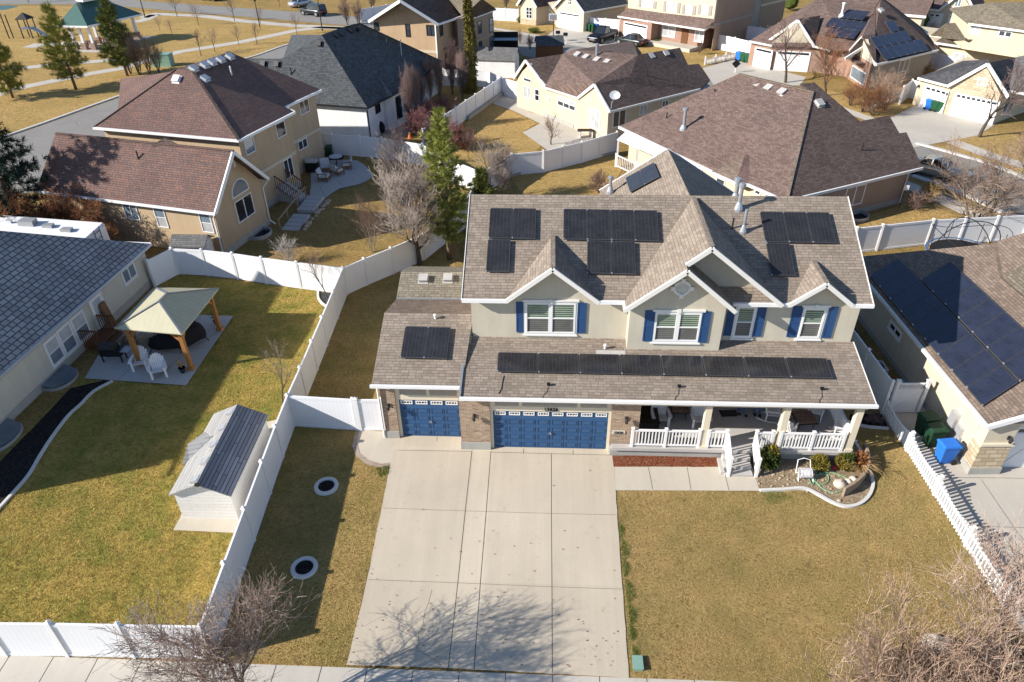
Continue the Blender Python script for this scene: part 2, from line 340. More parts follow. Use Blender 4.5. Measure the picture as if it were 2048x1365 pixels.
for n, c in (('car_gold', (.42, .37, .28)), ('car_black', (.012, .011, .016)), ('car_green', (.02, .03, .03)), ('car_silver', (.40, .45, .50)), ('car_dark', (.025, .03, .035))):
    t = NT(n); t.out(t.mul((*c, 1), t.noise(t.pos(), 3, 2), .9, 1.1), .28, .35, .6)
plain('chrome', (.6, .6, .62), .2, .9); plain('panel_frame', (.085, .085, .09), .4, .3); plain('sign_plate', (.55, .52, .46), .5)

t = NT('blade_green'); t.out(t.mul((.10, .15, .03, 1), t.noise(t.pos(), 22, 2, .8), .4, 1.7), .9, 0, .1)
# ---------------------------------------------------------------- ground sheets
def resample(pts, step):
    out = [pts[0]]
    for a, b in zip(pts, pts[1:]):
        n = max(1, int((b-a).length/step))
        out += [a.lerp(b, (i+1)/n) for i in range(n)]
    return out
def ribbon(mb, pts, w, dz):          # flat strip that follows the ground
    pts = resample([V((p[0], p[1], 0)) for p in pts], 1.2); k = len(pts); L = []; R = []
    for i, p in enumerate(pts):
        d = pts[min(i+1, k-1)]-pts[max(i-1, 0)]; d.normalize(); s = V((-d.y, d.x, 0))*w/2
        L.append(gp(p+s, dz)); R.append(gp(p-s, dz))
    mb.add(L+R, [(i, k+i, k+i+1, i+1) for i in range(k-1)])
def sheet(name, px, mat, dz, lines=(), world=False, jm='joint', rag=0):
    pts = [V((p[0], p[1], 0)) for p in px] if world else [G(*p) for p in px]
    if rag:                           # grown-over, uneven edge
        rr = random.Random(len(px)); pts = [p+V((rr.uniform(-rag, rag), rr.uniform(-rag, rag), 0)) for p in resample(pts+[pts[0]], .4)[:-1]]
    bm = bmesh.new(); bm.faces.new([bm.verts.new((p.x, p.y, 0)) for p in pts])
    bmesh.ops.triangulate(bm, faces=bm.faces[:])
    for yy in (23.1, 8.0):
        bmesh.ops.bisect_plane(bm, geom=bm.verts[:]+bm.edges[:]+bm.faces[:], plane_co=(0, yy, 0), plane_no=(0, 1, 0))
    bmesh.ops.recalc_face_normals(bm, faces=bm.faces[:])
    mb = MB(); bm.verts.index_update()
    up = sum(f.normal.z for f in bm.faces) > 0
    mb.add([gp(v.co, dz) for v in bm.verts], [tuple(v.index for v in (f.verts if up else reversed(f.verts))) for f in bm.faces]); bm.free()
    mb.mi = 1
    for ln in lines:
        w = ln[-1]; ribbon(mb, [G(*p) for p in ln[:-1]] if not world else ln[:-1], w, dz+.004)
    return structure(name, mb, [M[mat], M[jm]] if lines else M[mat])
def path(name, px, w, mat, dz=.02):
    mb = MB(); ribbon(mb, [G(*p) for p in px], w, dz); return structure(name, mb, M[mat])
def spline(pts, n=6):
    out = []
    for i in range(len(pts)-1):
        p0, p1, p2, p3 = pts[max(i-1, 0)], pts[i], pts[i+1], pts[min(i+2, len(pts)-1)]
        for k in range(n): f = k/n; out.append(.5*((2*p1)+(p2-p0)*f+(2*p0-5*p1+4*p2-p3)*f*f+(3*p1-p0-3*p2+p3)*f**3))
    return out+[pts[-1]]
def kerb(name, px, mat, label=None, w=.14, h=.10):
    pts = spline([G(*p) for p in px]); k = len(pts); vs = []; 
    for i, p in enumerate(pts):
        d = pts[min(i+1, k-1)]-pts[max(i-1, 0)]; d.z = 0; d.normalize(); s = V((-d.y, d.x, 0))*w/2
        vs += [p+s-V((0, 0, .05)), p+s*.9+V((0, 0, h)), p-s*.9+V((0, 0, h)), p-s-V((0, 0, .05))]
    mb = MB(); fs = [(0, 1, 2, 3), (4*k-1, 4*k-2, 4*k-3, 4*k-4)]
    for i in range(k-1):
        for j in range(3): fs.append((4*i+j, 4*i+4+j, 4*i+5+j, 4*i+1+j))
    mb.add(vs, fs); return structure(name, mb, M[mat])

g = MB(); xs = [-900, -60, 60, 900]; ys = [-60, 8, 23.1, 60, 140, 1500]
gv = [V((x, y, gz(x, y))) for y in ys for x in xs]
g.add(gv, [(r*4+c, r*4+c+1, r*4+c+5, r*4+c+4) for r in range(len(ys)-1) for c in range(3)])
structure('ground', g, M['lawn_back'])

# lawns
sheet('lawn', [(-420, 1309), (428, 1317), (541, 988), (613, 796), (694, 591), (603, 579), (360, 550), (311, 574), (200, 720), (-60, 980), (-420, 1200)], 'lawn_left', .010)
sheet('lawn', [(428, 1318), (541, 988), (613, 796), (694, 591), (787, 549), (905, 500), (935, 640), (800, 900), (735, 1150), (696, 1333)], 'lawn_strip', .014)
sheet('lawn', [(1222, 905), (1760, 800), (1765, 825), (1990, 1186), (2120, 1400), (1257, 1360)], 'lawn_front', .010)
sheet('park_lawn', [(-500, 330), (60, 258), (228, 198), (500, 118), (640, 82), (700, 60), (380, 34), (200, 14), (-400, 8), (-900, 60)], 'lawn_park', .006)
sheet('lawn', [(700, 260), (636, 305), (786, 322), (850, 330), (960, 384), (935, 455), (787, 549), (694, 590), (603, 578), (420, 550), (545, 470), (600, 400), (680, 345)], 'lawn_back', .005)
# paved surfaces
sheet('driveway', [(797, 866), (936, 868), (936, 890), (1216, 890), (1226, 911), (1240, 1110), (1258, 1357), (896, 1338), (694, 1331), (737, 1150), (781, 927)], 'drive', .034, rag=.012, lines=[
    ((943.7, 904), (930.5, 1023.6), (915.7, 1167.4), (896.7, 1337), .024), ((981.8, 904), (972.4, 1024.2), (960.6, 1168.9), (948, 1340), .024), ((1102.8, 909.5), (1102.8, 1028.6), (1103.8, 1175.4), (1104.7, 1347), .024),
    ((764.1, 1017.7), (930.5, 1023.6), (1102.8, 1028.6), (1232, 1031.5), .014), ((738, 1161), (915.7, 1167.4), (1103.8, 1175.4), (1246, 1180), .014), ((795, 902), (943.7, 904.5), .02), ((981.8, 906), (1226, 912), .02),
    ((1047, 899), (1047, 909), .02), ((1146, 902), (1146, 911), .02), ((874, 875), (874, 884), .016),
    ((864, 1181), (858, 1205), (850, 1225), (846, 1250), (838, 1268), (836, 1290), (832, 1302), (806, 1300), .010), ((832, 1302), (850, 1309), (868, 1320), (884, 1334), .010)])
sheet('driveway', [(1752, 806), (1800, 760), (1905, 700), (2400, 880), (2700, 1500), (2150, 1420), (1992, 1188), (1880, 1005)], 'concrete_old', .024, [((1895, 956), (2048, 958), .02), ((1962, 960), (2030, 1060), (2150, 1210), .02), ((1905, 1052), (2200, 1062), .02)])
sheet('entry_pad', [(715, 861), (797, 866), (797, 882), (781, 927), (762, 935), (735, 926), (716, 908), (712, 890)], 'concrete', .020)
sheet('paver_edging', [(712, 861), (718, 861), (714, 885), (720, 908), (738, 922), (763, 929), (783, 926), (780, 934), (760, 936), (733, 930), (712, 914), (704, 893)], 'paver', .030)
sheet('front_walk', [(1226, 935), (1447, 935), (1506, 936), (1519, 983), (1231, 982)], 'concrete', .030, [((1296.7, 936), (1305.5, 980), .02), ((1374, 936), (1382, 981), .02), ((1446, 936), (1457.8, 982), .02)])
mb = MB(); a, b = G(0, 1311), G(1258, 1357); d = (b-a); d.z = 0; d.normalize(); n = V((d.y, -d.x, 0))
if n.y > 0: n = -n
wa, wb = a-d*30, b+d*45
sheet('sidewalk', [wa, wb, wb+n*1.5, wa+n*1.5], 'walk', .030, [(a+d*t-d*.0+V((0, 0, 0)), a+d*t+n*1.5, .025) for t in [i*1.52-27 for i in range(46)]], world=True)
sheet('street', [wa+n*3.6-d*30, wb+n*3.6+d*30, wb+n*13+d*30, wa+n*13-d*30], 'asphalt', .012, world=True)
sheet('patio', [(467, 634), (373, 773), (232, 763), (170, 759), (205, 700), (280, 625), (330, 606), (400, 632)], 'patio', .06, [((236, 762), (322, 690), (405, 633), .02), ((303, 768), (372, 708), (452, 655), .02), ((250, 700), (420, 698), .015)])
sheet('patio', [(622, 345), (655, 322), (700, 321), (716, 323), (732, 334), (746, 350), (740, 360), (720, 370), (679, 379), (663, 389), (640, 407), (618, 400), (622, 375)], 'patio', .06, [((735, 362), (690, 338), .02), ((690, 376), (660, 350), .02), ((650, 395), (640, 375), .02)])
# planting beds
sheet('mulch_bed', [(1225, 912), (1438, 913), (1446, 935), (1226, 934)], 'mulch_red', .035, rag=.03)
sheet('mulch_bed', [(207, 762), (226, 763), (188, 784), (162, 810), (137, 833), (106, 874), (82, 911), (59, 950), (40, 970), (-60, 1075), (-60, 985), (0, 925), (62, 862), (141, 778)], 'mulch_dark', .03)
sheet('flower_bed', [(1506, 940), (1519, 983), (1552, 981), (1604, 979), (1640, 995), (1675, 1012), (1695, 1016), (1720, 1010), (1738, 990), (1745, 968), (1738, 940), (1722, 915), (1716, 895), (1700, 880), (1690, 905), (1512, 905)], 'soil', .035, rag=.03)
sheet('mulch_bed', [(1700, 830), (1765, 828), (1775, 855), (1740, 856), (1712, 850), (1706, 890), (1690, 905)], 'mulch_dark', .03)
sheet('gravel_bed', [(637, 585), (668, 588), (670, 604), (660, 616), (645, 606), (638, 596)], 'gravel', .03)
kerb('bed_kerb', [(1519, 983), (1566, 981), (1607, 979), (1634, 990), (1663, 1006), (1690, 1015), (1716, 1011), (1736, 995), (1745, 972), (1741, 950), (1733, 930), (1720, 904), (1709, 884), (1704, 870)], 'curb')
kerb('bed_kerb', [(1710, 851), (1738, 856), (1776, 859)], 'curb')
kerb('bed_kerb', [(226, 764), (188, 785), (162, 811), (137, 834), (106, 875), (82, 912), (59, 951), (30, 985), (-30, 1050)], 'curb')
kerb('bed_kerb', [(636, 584), (637, 598), (645, 609), (660, 619)], 'curb')
# streets and far paving
sheet('park_road', [(-160, 330), (55, 262), (228, 200), (400, 142), (500, 119), (570, 93), (640, 78), (640, 140), (520, 160), (420, 240), (230, 360), (-160, 420)], 'asphalt', .016, [((140, 232), (185, 225), (225, 222), .06), ((120, 250), (150, 243), (158, 255), .05)], jm='crack')
kerb('road_kerb', [(-100, 310), (60, 257), (228, 197), (400, 138), (500, 116), (570, 92), (636, 76)], 'curb', w=.3, h=.12)
sheet('park_street', [(-400, -14), (200, -4), (390, 10), (560, 22), (720, 34), (960, 60), (960, 74), (720, 54), (560, 40), (390, 26), (200, 10), (-400, 6)], 'asphalt', .016)
for pl_, w in (([(-200, 290), (0, 186), (60, 172), (120, 160), (180, 148), (240, 138), (300, 119), (360, 104), (480, 85), (590, 62), (640, 56), (700, 58)], 1.8), ([(-200, 145), (0, 141), (60, 135), (120, 129), (185, 124), (250, 118)], 1.8), ([(60, 96), (76, 90), (130, 88), (200, 86)], 2.4), ([(285, 36), (310, 28), (340, 30), (400, 32), (480, 42), (590, 52), (700, 57)], 2.0), ([(270, 45), (290, 40), (310, 30)], 2.0)):
    path('park_path', pl_, w, 'walk')
sheet('street', [(958, 60), (1040, 68), (1100, 78), (1180, 92), (1250, 108), (1290, 120), (1440, 165), (1620, 225), (1760, 262), (1830, 287), (1892, 304), (1980, 330), (2048, 357), (2300, 452), (2300, 570), (2048, 448), (1990, 421), (1902, 380), (1826, 354), (1600, 322), (1250, 200), (1040, 108), (940, 80)], 'asphalt', .014)
sheet('driveway', [(1112, 58), (1172, 63), (1186, 68), (1236, 76), (1240, 96), (1200, 100), (1120, 88), (1095, 72)], 'concrete_old', .026)
sheet('driveway', [(1405, 137), (1475, 118), (1502, 128), (1612, 155), (1600, 172), (1560, 172), (1500, 190), (1430, 175)], 'concrete_old', .026)
sheet('driveway', [(1781, 236), (1836, 210), (1895, 228), (1990, 250), (1955, 272), (1870, 288), (1828, 296), (1795, 285)], 'concrete_old', .028)
sheet('lawn', [(1265, 92), (1290, 86), (1350, 96), (1408, 108), (1480, 117), (1406, 136), (1380, 132), (1290, 112)], 'lawn_park', .022)
sheet('lawn', [(960, 42), (1030, 42), (1110, 52), (1112, 60), (1060, 66), (985, 58)], 'lawn_park', .020)
path('sidewalk', [(940, 52), (1000, 60), (1070, 72), (1110, 84)], 1.3, 'walk', .03)
path('sidewalk', [(1790, 362), (1826, 376), (1880, 398), (1947, 430), (2010, 460), (2100, 505)], 1.5, 'walk', .03)
kerb('road_kerb', [(1826, 353), (1864, 366), (1902, 379), (1990, 420), (2048, 447), (2200, 520)], 'curb', w=.4, h=.12)
kerb('road_kerb', [(1832, 288), (1892, 304), (1980, 330), (2048, 357), (2200, 415)], 'curb', w=.4, h=.12)
path('sidewalk', [(1905, 284), (1940, 297), (1980, 312), (2048, 332), (2150, 365)], 1.5, 'walk', .03)
sheet('grass_verge', [(1872, 292), (1908, 292), (1980, 320), (2048, 339), (2200, 390), (2200, 412), (2048, 355), (1980, 328), (1892, 302)], 'lawn_park', .022)
sheet('lawn', [(1900, 283), (1950, 262), (2100, 280), (2250, 320), (2250, 390), (2048, 328), (1980, 308)], 'lawn_park', .018)
sheet('lawn', [(1700, 470), (1720, 440), (1830, 400), (1960, 452), (2040, 476), (1850, 490), (1730, 506)], 'lawn_park', .018)
sheet('lawn', [(1615, 175), (1700, 190), (1775, 200), (1840, 212), (1780, 236), (1700, 232), (1640, 205)], 'lawn_park', .022)
path('garden_path', [(1618, 208), (1670, 214), (1720, 232), (1770, 250)], 1.3, 'walk', .03)
sheet('lawn', [(940, 232), (985, 210), (1030, 226), (1075, 247), (1050, 262), (1082, 292), (1060, 330), (965, 352), (900, 320)], 'lawn_park', .020)
sheet('patio', [(985, 208), (1004, 190), (1037, 200), (1060, 225), (1120, 240), (1215, 268), (1230, 300), (1180, 318), (1100, 305), (1045, 266), (1080, 248), (1030, 224)], 'concrete_old', .026)
sheet('lawn', [(1020, 352), (1086, 346), (1162, 330), (1232, 308), (1250, 330), (1215, 390), (1050, 400)], 'lawn_park', .020)
sheet('patio', [(756, 262), (800, 230), (830, 232), (822, 262), (806, 278), (760, 275)], 'paver', .03)

# ---------------------------------------------------------------- building helpers
class Wall:                          # a vertical wall plane through A-B that faces the camera side
    def __init__(s, A, B):
        s.A = V((A[0], A[1], 0)); d = V((B[0], B[1], 0))-s.A; s.L = d.length; s.d = d.normalized(); s.n = V((s.d.y, -s.d.x, 0))
        if s.n.dot(V((0, 0, 0))-s.A) < 0: s.n = -s.n
    def sz(s, u, v): p = PL(u, v, s.A, s.n); return (p-s.A).dot(s.d), p.z
    def rect(s, tl, br):
        a, z1 = s.sz(*tl); b, z0 = s.sz(*br); return min(a, b), max(a, b), min(z0, z1), max(z0, z1)
    def at(s, t, z, o=0): return s.A+s.d*t+s.n*o+V((0, 0, z))
    def box(s, mb, s0, s1, z0, z1, o0, o1):
        mb.hexa([s.at(s0, z0, o1), s.at(s1, z0, o1), s.at(s1, z0, o0), s.at(s0, z0, o0), s.at(s0, z1, o1), s.at(s1, z1, o1), s.at(s1, z1, o0), s.at(s0, z1, o0)])
def window(house, W, r, frame='white', pane='glass', nx=1, nz=1, fw=.06, lower=None, casing=0, cmat='trim', name='window', head=False, mull=0):
    s0, s1, z0, z1 = r; f = MB(); o0, o1 = -.02, .05
    W.box(f, s0, s0+fw, z0, z1, o0, o1); W.box(f, s1-fw, s1, z0, z1, o0, o1); W.box(f, s0+fw, s1-fw, z0, z0+fw, o0, o1); W.box(f, s0+fw, s1-fw, z1-fw, z1, o0, o1)
    iw = s1-s0-2*fw; ih = z1-z0-2*fw
    for i in range(1, nx):
        c = s0+fw+iw*i/nx; hw = mull or fw*.55; W.box(f, c-hw, c+hw, z0+fw, z1-fw, o0, o1-.004)
    for j in range(1, nz):
        c = z0+fw+ih*j/nz
        for i in range(nx):
            W.box(f, s0+fw+iw*i/nx+((mull or fw*.55) if i else 0), s0+fw+iw*(i+1)/nx-((mull or fw*.55) if i < nx-1 else 0), c-fw*.35, c+fw*.35, o0, o1-.008)
    fo = f.build(name, M[frame], house)
    if casing:
        c = MB(); k = casing
        W.box(c, s0-k, s0, z0-k, z1+k, -.02, .035); W.box(c, s1, s1+k, z0-k, z1+k, -.02, .035); W.box(c, s0, s1, z0-k, z0, -.02, .035); W.box(c, s0, s1, z1, z1+k, -.02, .035)
        W.box(c, s0-k-.04, s1+k+.04, z0-k-.06, z0-k, -.02, .075)
        if head:
            W.box(c, s0-k-.06, s1+k+.06, z1+k, z1+k+.09, -.02, .08)
            mid = (s0+s1)/2; W.box(c, mid-.07, mid+.07, z1+.01, z1+k+.13, .035, .10)
        c.build('casing', M[cmat], fo)
    p = MB(); zz = z0+ih*.5+fw
    if lower:
        W.box(p, s0+fw, s1-fw, zz, z1-fw, -.02, .012); p.build('pane', M[pane], fo)
        p = MB(); W.box(p, s0+fw, s1-fw, z0+fw, zz, -.02, .012); p.build('pane', M[lower], fo)
    else:
        W.box(p, s0+fw, s1-fw, z0+fw, z1-fw, -.02, .012); p.build('pane', M[pane], fo)
    return fo
def trim(mb, A, B, w=.10, h=.20, drop=.0):
    A, B = V(A), V(B); mb.beam(A-V((0, 0, h/2+drop-.03)), B-V((0, 0, h/2+drop-.03)), w, h)
def trims(house, name, mat, segs, w=.10, h=.20):
    for A, B in segs:
        mb = MB(); trim(mb, A, B, w, h); o = mb.build(name, M[mat], house)
    return o
def roof(house, mat, faces, t=.14, name='roof'):
    mb = MB()
    for f in faces:
        pts = [V(p) for p in f]; n = V((0, 0, 0))
        for i in range(len(pts)): n += (pts[i]-pts[0]).cross(pts[(i+1) % len(pts)]-pts[0])
        if n.z < 0: pts = pts[::-1]
        mb.slab(pts, t)
    return mb.build(name, M[mat], house)
def walls(house, mat, solids, tris=(), name='wall'):
    mb = MB()
    for pts, z0, z1 in solids: mb.prism([(p[0], p[1]) for p in pts], z0, z1)
    for pts, off in tris: mb.plate(pts, off)
    return mb.build(name, M[mat], house)
def solar_quads(TL, TR, BL, n, pl, house, skip=0, lift=.145):
    nrm = V(pl[1]).normalized(); a, b, c = [onp(*q, pl)+nrm*lift for q in (TL, TR, BL)]
    solar_vec(a, (b-a)/n, c-a, n, nrm, house, skip)
def solar_vec(a, ux, uy, n, nrm, house, skip=0):
    for i in range(skip, n):
        p = a+ux*i; g1, g2 = ux*.010, uy*.006; q = [p+g1+g2, p+ux-g1+g2, p+ux+uy-g1-g2, p+uy+g1-g2]
        if (q[1]-q[0]).cross(q[3]-q[0]).dot(nrm) < 0: q = [q[0], q[3], q[2], q[1]]
        m = MB(); m.plate([x-nrm*.042 for x in q][::-1], nrm*.045); t = m.build('solar_panel', M['panel_frame'], house)
        m = MB(); cc = (q[0]+q[2])/2; m.poly([x+(cc-x)*.035+nrm*.0035 for x in q]); m.build('cells', M['solar_sky_tint' if house.name.startswith(('solar', 'brick')) else 'solar'], t)  # cells on these two roofs tinted blue to imitate sky reflected in shade
        for x in q[:2]: m = MB(); m.obox(x+(cc-x)*.03, ux.normalized()*.03, uy.normalized()*.03, nrm*.02); m.build('clamp', M['galv'], t)
        for x in q[2:]: m = MB(); m.tube([x+(cc-x)*.08-nrm*.04, x+(cc-x)*.08-nrm*lift_of], .02, 4); m.build('bracket', M['galv'], t)
lift_of = .13
def box_vent(house, p, nrm, mat='tarp', s=.2, name='roof_vent'):
    m = MB(); nrm = V(nrm).normalized(); fall = V((0, 0, -1))-nrm*V((0, 0, -1)).dot(nrm); fall.normalize(); sd = nrm.cross(fall)
    m.obox(p+nrm*.09, sd*s, fall*s, nrm*.09); m.obox(p+nrm*.012, sd*s*1.3, fall*s*1.4, nrm*.012); m.obox(p+nrm*.195-fall*.0, sd*s*1.12, fall*s*1.12, nrm*.015)
    return m.build(name, M[mat], house)
def stack(house, p, h, r=.07, cap=True, mat='galv', cone=True, name='vent_pipe'):
    m = MB(); z = p.z
    pr = [(r*2.6, -.12), (r*2.4, .03), (r*1.2, .3), (r, .32), (r, h)] if cone else [(r, -.1), (r, h)]
    if cap: pr += [(r*1.1, h), (r*1.8, h+.03), (r*1.8, h+.17), (r*1.3, h+.2), (.01, h+.22)]
    else: pr += [(r*1.15, h), (r*1.15, h+.05), (.01, h+.05)]
    m.lathe(p, pr, 10); return m.build(name, M[mat], house, smooth=False)
def lantern(house, p, n):
    m = MB(); n = V(n); m.obox(p, n.cross(V((0, 0, 1)))*.05, n*.03, V((0, 0, .09))); q = p+n*.16
    m.tube([p+V((0, 0, .05)), p+n*.1+V((0, 0, .14)), q+V((0, 0, .12))], .014, 5); m.tube([q+V((0, 0, .10)), q+V((0, 0, .05)), q-V((0, 0, .14)), q-V((0, 0, .17))], [.02, .085, .065, .02], 6)
    return m.build('wall_lantern', M['iron'], house)

# ---------------------------------------------------------------- the main house
H = thing('two_storey_house', 'two storey beige stucco house with blue garage doors, blue shutters and front porch', 'house', (4.5, 28, 0))
ey, ez, ry, rz_ = 25.57, 6.1, 30.6, 8.7; xl, xr = -3.52, 13.4
ms = (rz_-ez)/(ry-ey); MAINP = (V((0, ey, ez)), V((0, -ms, 1))); LOWP = (V((0, 22.7, 3.15)), V((0, -.245, 1))); WINGP = (V((0, 23.3, 3.24)), V((0, -.367, 1)))
def R(x, y): return V((x, y, ez+ms*(y-ey)))
b1 = V((.27, 28.6, 7.66)); b3 = V((11.31, 27.52, 7.1))
roof(H, 'sh_main', [
    [R(xl, ey), R(-1.6, ey), R(.27, 28.6), R(.27, ry), R(xl, ry)], [R(.27, 28.6), R(2.16, ey), R(10.07, ey), R(11.31, 27.52), R(11.31, ry), R(.27, ry)], [R(11.31, 27.52), R(12.55, ey), R(xr, ey), R(xr, ry), R(11.31, ry)],
    [(xl, ry, rz_), (xr, ry, rz_), (xr, 35.65, ez), (xl, 35.65, ez)],
    [(-1.63, ey, 6.13), (.27, ey, 7.65), (.27, 28.6, 7.665)], [(.27, ey, 7.65), (2.19, ey, 6.12), (.27, 28.6, 7.665)],
    [(10.05, ey, 6.11), (11.31, ey, 7.09), (11.31, 27.55, 7.12)], [(11.31, ey, 7.09), (12.57, ey, 6.1), (11.31, 27.55, 7.12)],
    [(3.28, 25.0, 6.1), (5.57, 25.0, 7.92), (5.57, 25.5, 7.92), (6.51, 25.52, 8.67), (6.57, 30.5, 8.69), (3.29, ey, 6.11)], [(6.51, 25.52, 8.67), (9.7, 25.52, 6.12), (6.57, 30.5, 8.69)],
    [(5.57, 25.0, 7.92), (7.70, 25.0, 6.1), (7.70, 26.3, 6.1), (5.57, 26.3, 7.92)]])
roof(H, 'sh_main', [[(-3.43, 22.7, 3.15), (13.27, 22.7, 3.15), (13.27, 26.02, 3.963), (-3.43, 26.02, 3.963)]])
roof(H, 'sh_main', [[(-7.25, 23.3, 3.24), (-3.45, 23.3, 3.24), (-3.22, 26.9, 4.56), (-7.25, 26.9, 4.56)]])
roof(H, 'sh_tan', [[(-7.25, 26.9, 4.56), (-3.22, 26.9, 4.56), (-3.22, 29.4, 3.76), (-7.25, 29.4, 3.76)]])
roof(H, 'sh_green', [[(-7.25, 29.4, 3.77), (-3.22, 29.4, 3.77), (-3.22, 31.1, 4.38), (-7.25, 31.1, 4.38)], [(-7.25, 31.1, 4.38), (-3.22, 31.1, 4.38), (-3.22, 33.05, 3.6), (-7.25, 33.05, 3.6)]])
trims(H, 'ridge_cap', 'sh_main', [(( .27, 25.6, 7.665), (.27, 28.5, 7.68)), ((6.515, 25.6, 8.68), (6.57, 30.4, 8.70)), ((11.31, 25.6, 7.105), (11.31, 27.4, 7.13))], .2, .03)
trims(H, 'flashing', 'galv', [((-7.2, 29.4, 3.80), (-3.25, 29.4, 3.80)), ((-3.47, 22.72, 3.20), (-3.47, 26.0, 4.0))], .08, .05)
# rear wing
ra = E(1336, 298, 7.0); WPL = E(1203, 383, 4.7); wl = V((3.25, 40.6, 4.7)); rw0 = V((7.3, 32.0, 7.0)); 
rear = [V((2.9, 33.5, 4.55)), V((3.2, 41.2, 4.55)), V((ra.x, ra.y, 7.0)), V((7.35, 32.5, 7.0))]
REARP = (rear[1], (rear[2]-rear[1]).cross(rear[3]-rear[1])); REARP = (REARP[0], REARP[1] if REARP[1].z > 0 else -REARP[1])
rr_ = [rear[2], V((11.2, 41.0, 4.5)), V((11.4, 33.0, 4.5)), rear[3]]
roof(H, 'sh_main', [rear, rr_])
trims(H, 'fascia', 'white', [(rear[1], rear[2]), (rear[2], rr_[1])], .08, .2)
wl0 = walls(H, 'st_main', [([(-3.2, 26), (13.15, 26), (13.15, 35.2), (-3.2, 35.2)], 0, 6.08), ([(3.52, 25.42), (7.45, 25.42), (7.45, 25.995), (3.52, 25.995)], 3.4, 6.08), ([(-6.95, 23.8), (-3.21, 23.8), (-3.21, 32.7), (-6.95, 32.7)], 0, 3.15), ([(-3.45, 23.2), (2.9, 23.2), (2.9, 25.99), (-3.19, 25.99)], 0, 3.05), ([(3.4, 35.2), (10.9, 35.2), (10.9, 40.7), (3.6, 40.7)], 0, 4.4)], [
    ([(-1.45, 26, 6.082), (1.99, 26, 6.082), (.27, 26, 7.45)], (0, .4, 0)), ([(10.27, 26, 6.082), (12.35, 26, 6.082), (11.31, 26, 6.91)], (0, .4, 0)), ([(3.6, 25.42, 6.082), (7.42, 25.42, 6.082), (5.55, 25.42, 7.68)], (0, .4, 0)),
    ([(4.0, 26.3, 6.38), (9.1, 26.3, 6.38), (6.51, 26.3, 8.45)], (0, .3, 0)), ([(-3.2, 26, 6.082), (-3.2, 35.2, 6.082), (-3.2, 30.6, 8.45)], (.3, 0, 0)), ([(13.15, 26, 6.082), (13.15, 35.2, 6.082), (13.15, 30.6, 8.45)], (-.3, 0, 0)),
    ([(-6.95, 23.8, 3.152), (-6.95, 26.9, 4.38), (-6.95, 29.4, 3.58), (-6.95, 31.05, 4.15), (-6.95, 32.7, 3.45), (-6.95, 32.7, 3.152)], (3.7, 0, 0)), ([(3.6, 40.7, 4.41), (10.9, 40.7, 4.41), (7.1, 40.7, 6.75)], (0, -.3, 0))])
segs = [((xl, ey-.03, ez+.02), (-1.62, ey-.03, ez+.02)), ((2.17, ey-.03, ez+.02), (3.3, ey-.03, ez+.02)), ((9.68, ey-.03, ez), (10.07, ey-.03, ez)), ((7.72, ey-.03, ez), (9.68, ey-.03, ez)), ((12.57, ey-.03, ez), (xr+.03, ey-.03, ez))]
trims(H, 'gutter', 'white', segs, .11, .15)
trims(H, 'fascia', 'trim', [((-1.66, ey-.05, 6.13), (.27, ey-.05, 7.67)), ((.27, ey-.05, 7.67), (2.22, ey-.05, 6.11)), ((10.03, ey-.05, 6.11), (11.31, ey-.05, 7.11)), ((11.31, ey-.05, 7.11), (12.6, ey-.05, 6.1)), ((3.24, 24.96, 6.09), (5.57, 24.96, 7.94)), ((5.57, 24.96, 7.94), (7.73, 24.96, 6.09)), ((5.6, 25.47, 7.95), (6.51, 25.47, 8.69)), ((6.51, 25.47, 8.69), (9.73, 25.47, 6.11)), ((3.25, 24.98, 6.09), (3.25, ey, 6.09))], .09, .18)
trims(H, 'rake_edge', 'trim', [((xl-.02, ey, ez), (xl-.02, ry, rz_)), ((xr+.02, ey, ez), (xr+.02, ry, rz_)), ((13.29, 22.7, 3.14), (13.29, 26.0, 3.95))], .03, .14)
trims(H, 'gutter', 'white', [((-3.48, 22.64, 3.17), (13.32, 22.64, 3.17)), ((-7.3, 23.24, 3.26), (-3.5, 23.24, 3.26))], .12, .13)
# upper windows with shutters
W26 = Wall((-3.2, 26), (13.15, 26)); W254 = Wall((3.52, 25.42), (7.45, 25.42))
def shutter(W, tl, br):
    s0, s1, z0, z1 = W.rect(tl, br); s1 = max(s1, s0+.30); m = MB(); W.box(m, s0, s1, z0, z1, -.01, .03)
    for (a, b) in ((z0, z0+.07), ((z0+z1)/2-.04, (z0+z1)/2+.04), (z1-.07, z1)): W.box(m, s0+.05, s1-.05, a, b, .03, .045)
    W.box(m, s0, s0+.05, z0, z1, .03, .045); W.box(m, s1-.05, s1, z0, z1, .03, .045); return m.build('shutter', M['blue_shutter'], H)
for W, tl, br, nx, sh in ((W26, (1051, 605), (1149.5, 667), 2, [((1032, 603.5), (1046.5, 664.4)), ((1155.5, 606), (1170.7, 666))]), (W254, (1312, 625), (1395, 683), 2, [((1291, 620.7), (1304, 682)), ((1405.5, 622.8), (1412.5, 684.8))]),
                          (W26, (1476, 613), (1500, 674), 1, [((1457, 612), (1461, 671)), ((1516, 612), (1521, 672.7))]), (W26, (1609.5, 616), (1637, 676), 1, [((1587, 612), (1592, 673.7)), ((1660, 614), (1660.5, 675.5))])):
    window(H, W, W.rect(tl, br), 'white', 'glass_blind', nx, 2, .075, 'glass_low', .07, 'trim', head=True, mull=.09)
    for a in sh: shutter(W, *a)
m = MB(); W = W254; c, z = W.sz(1364.5, 576); P0 = lambda a, r, o: W.at(c+math.cos(a)*r, z+math.sin(a)*r, o)
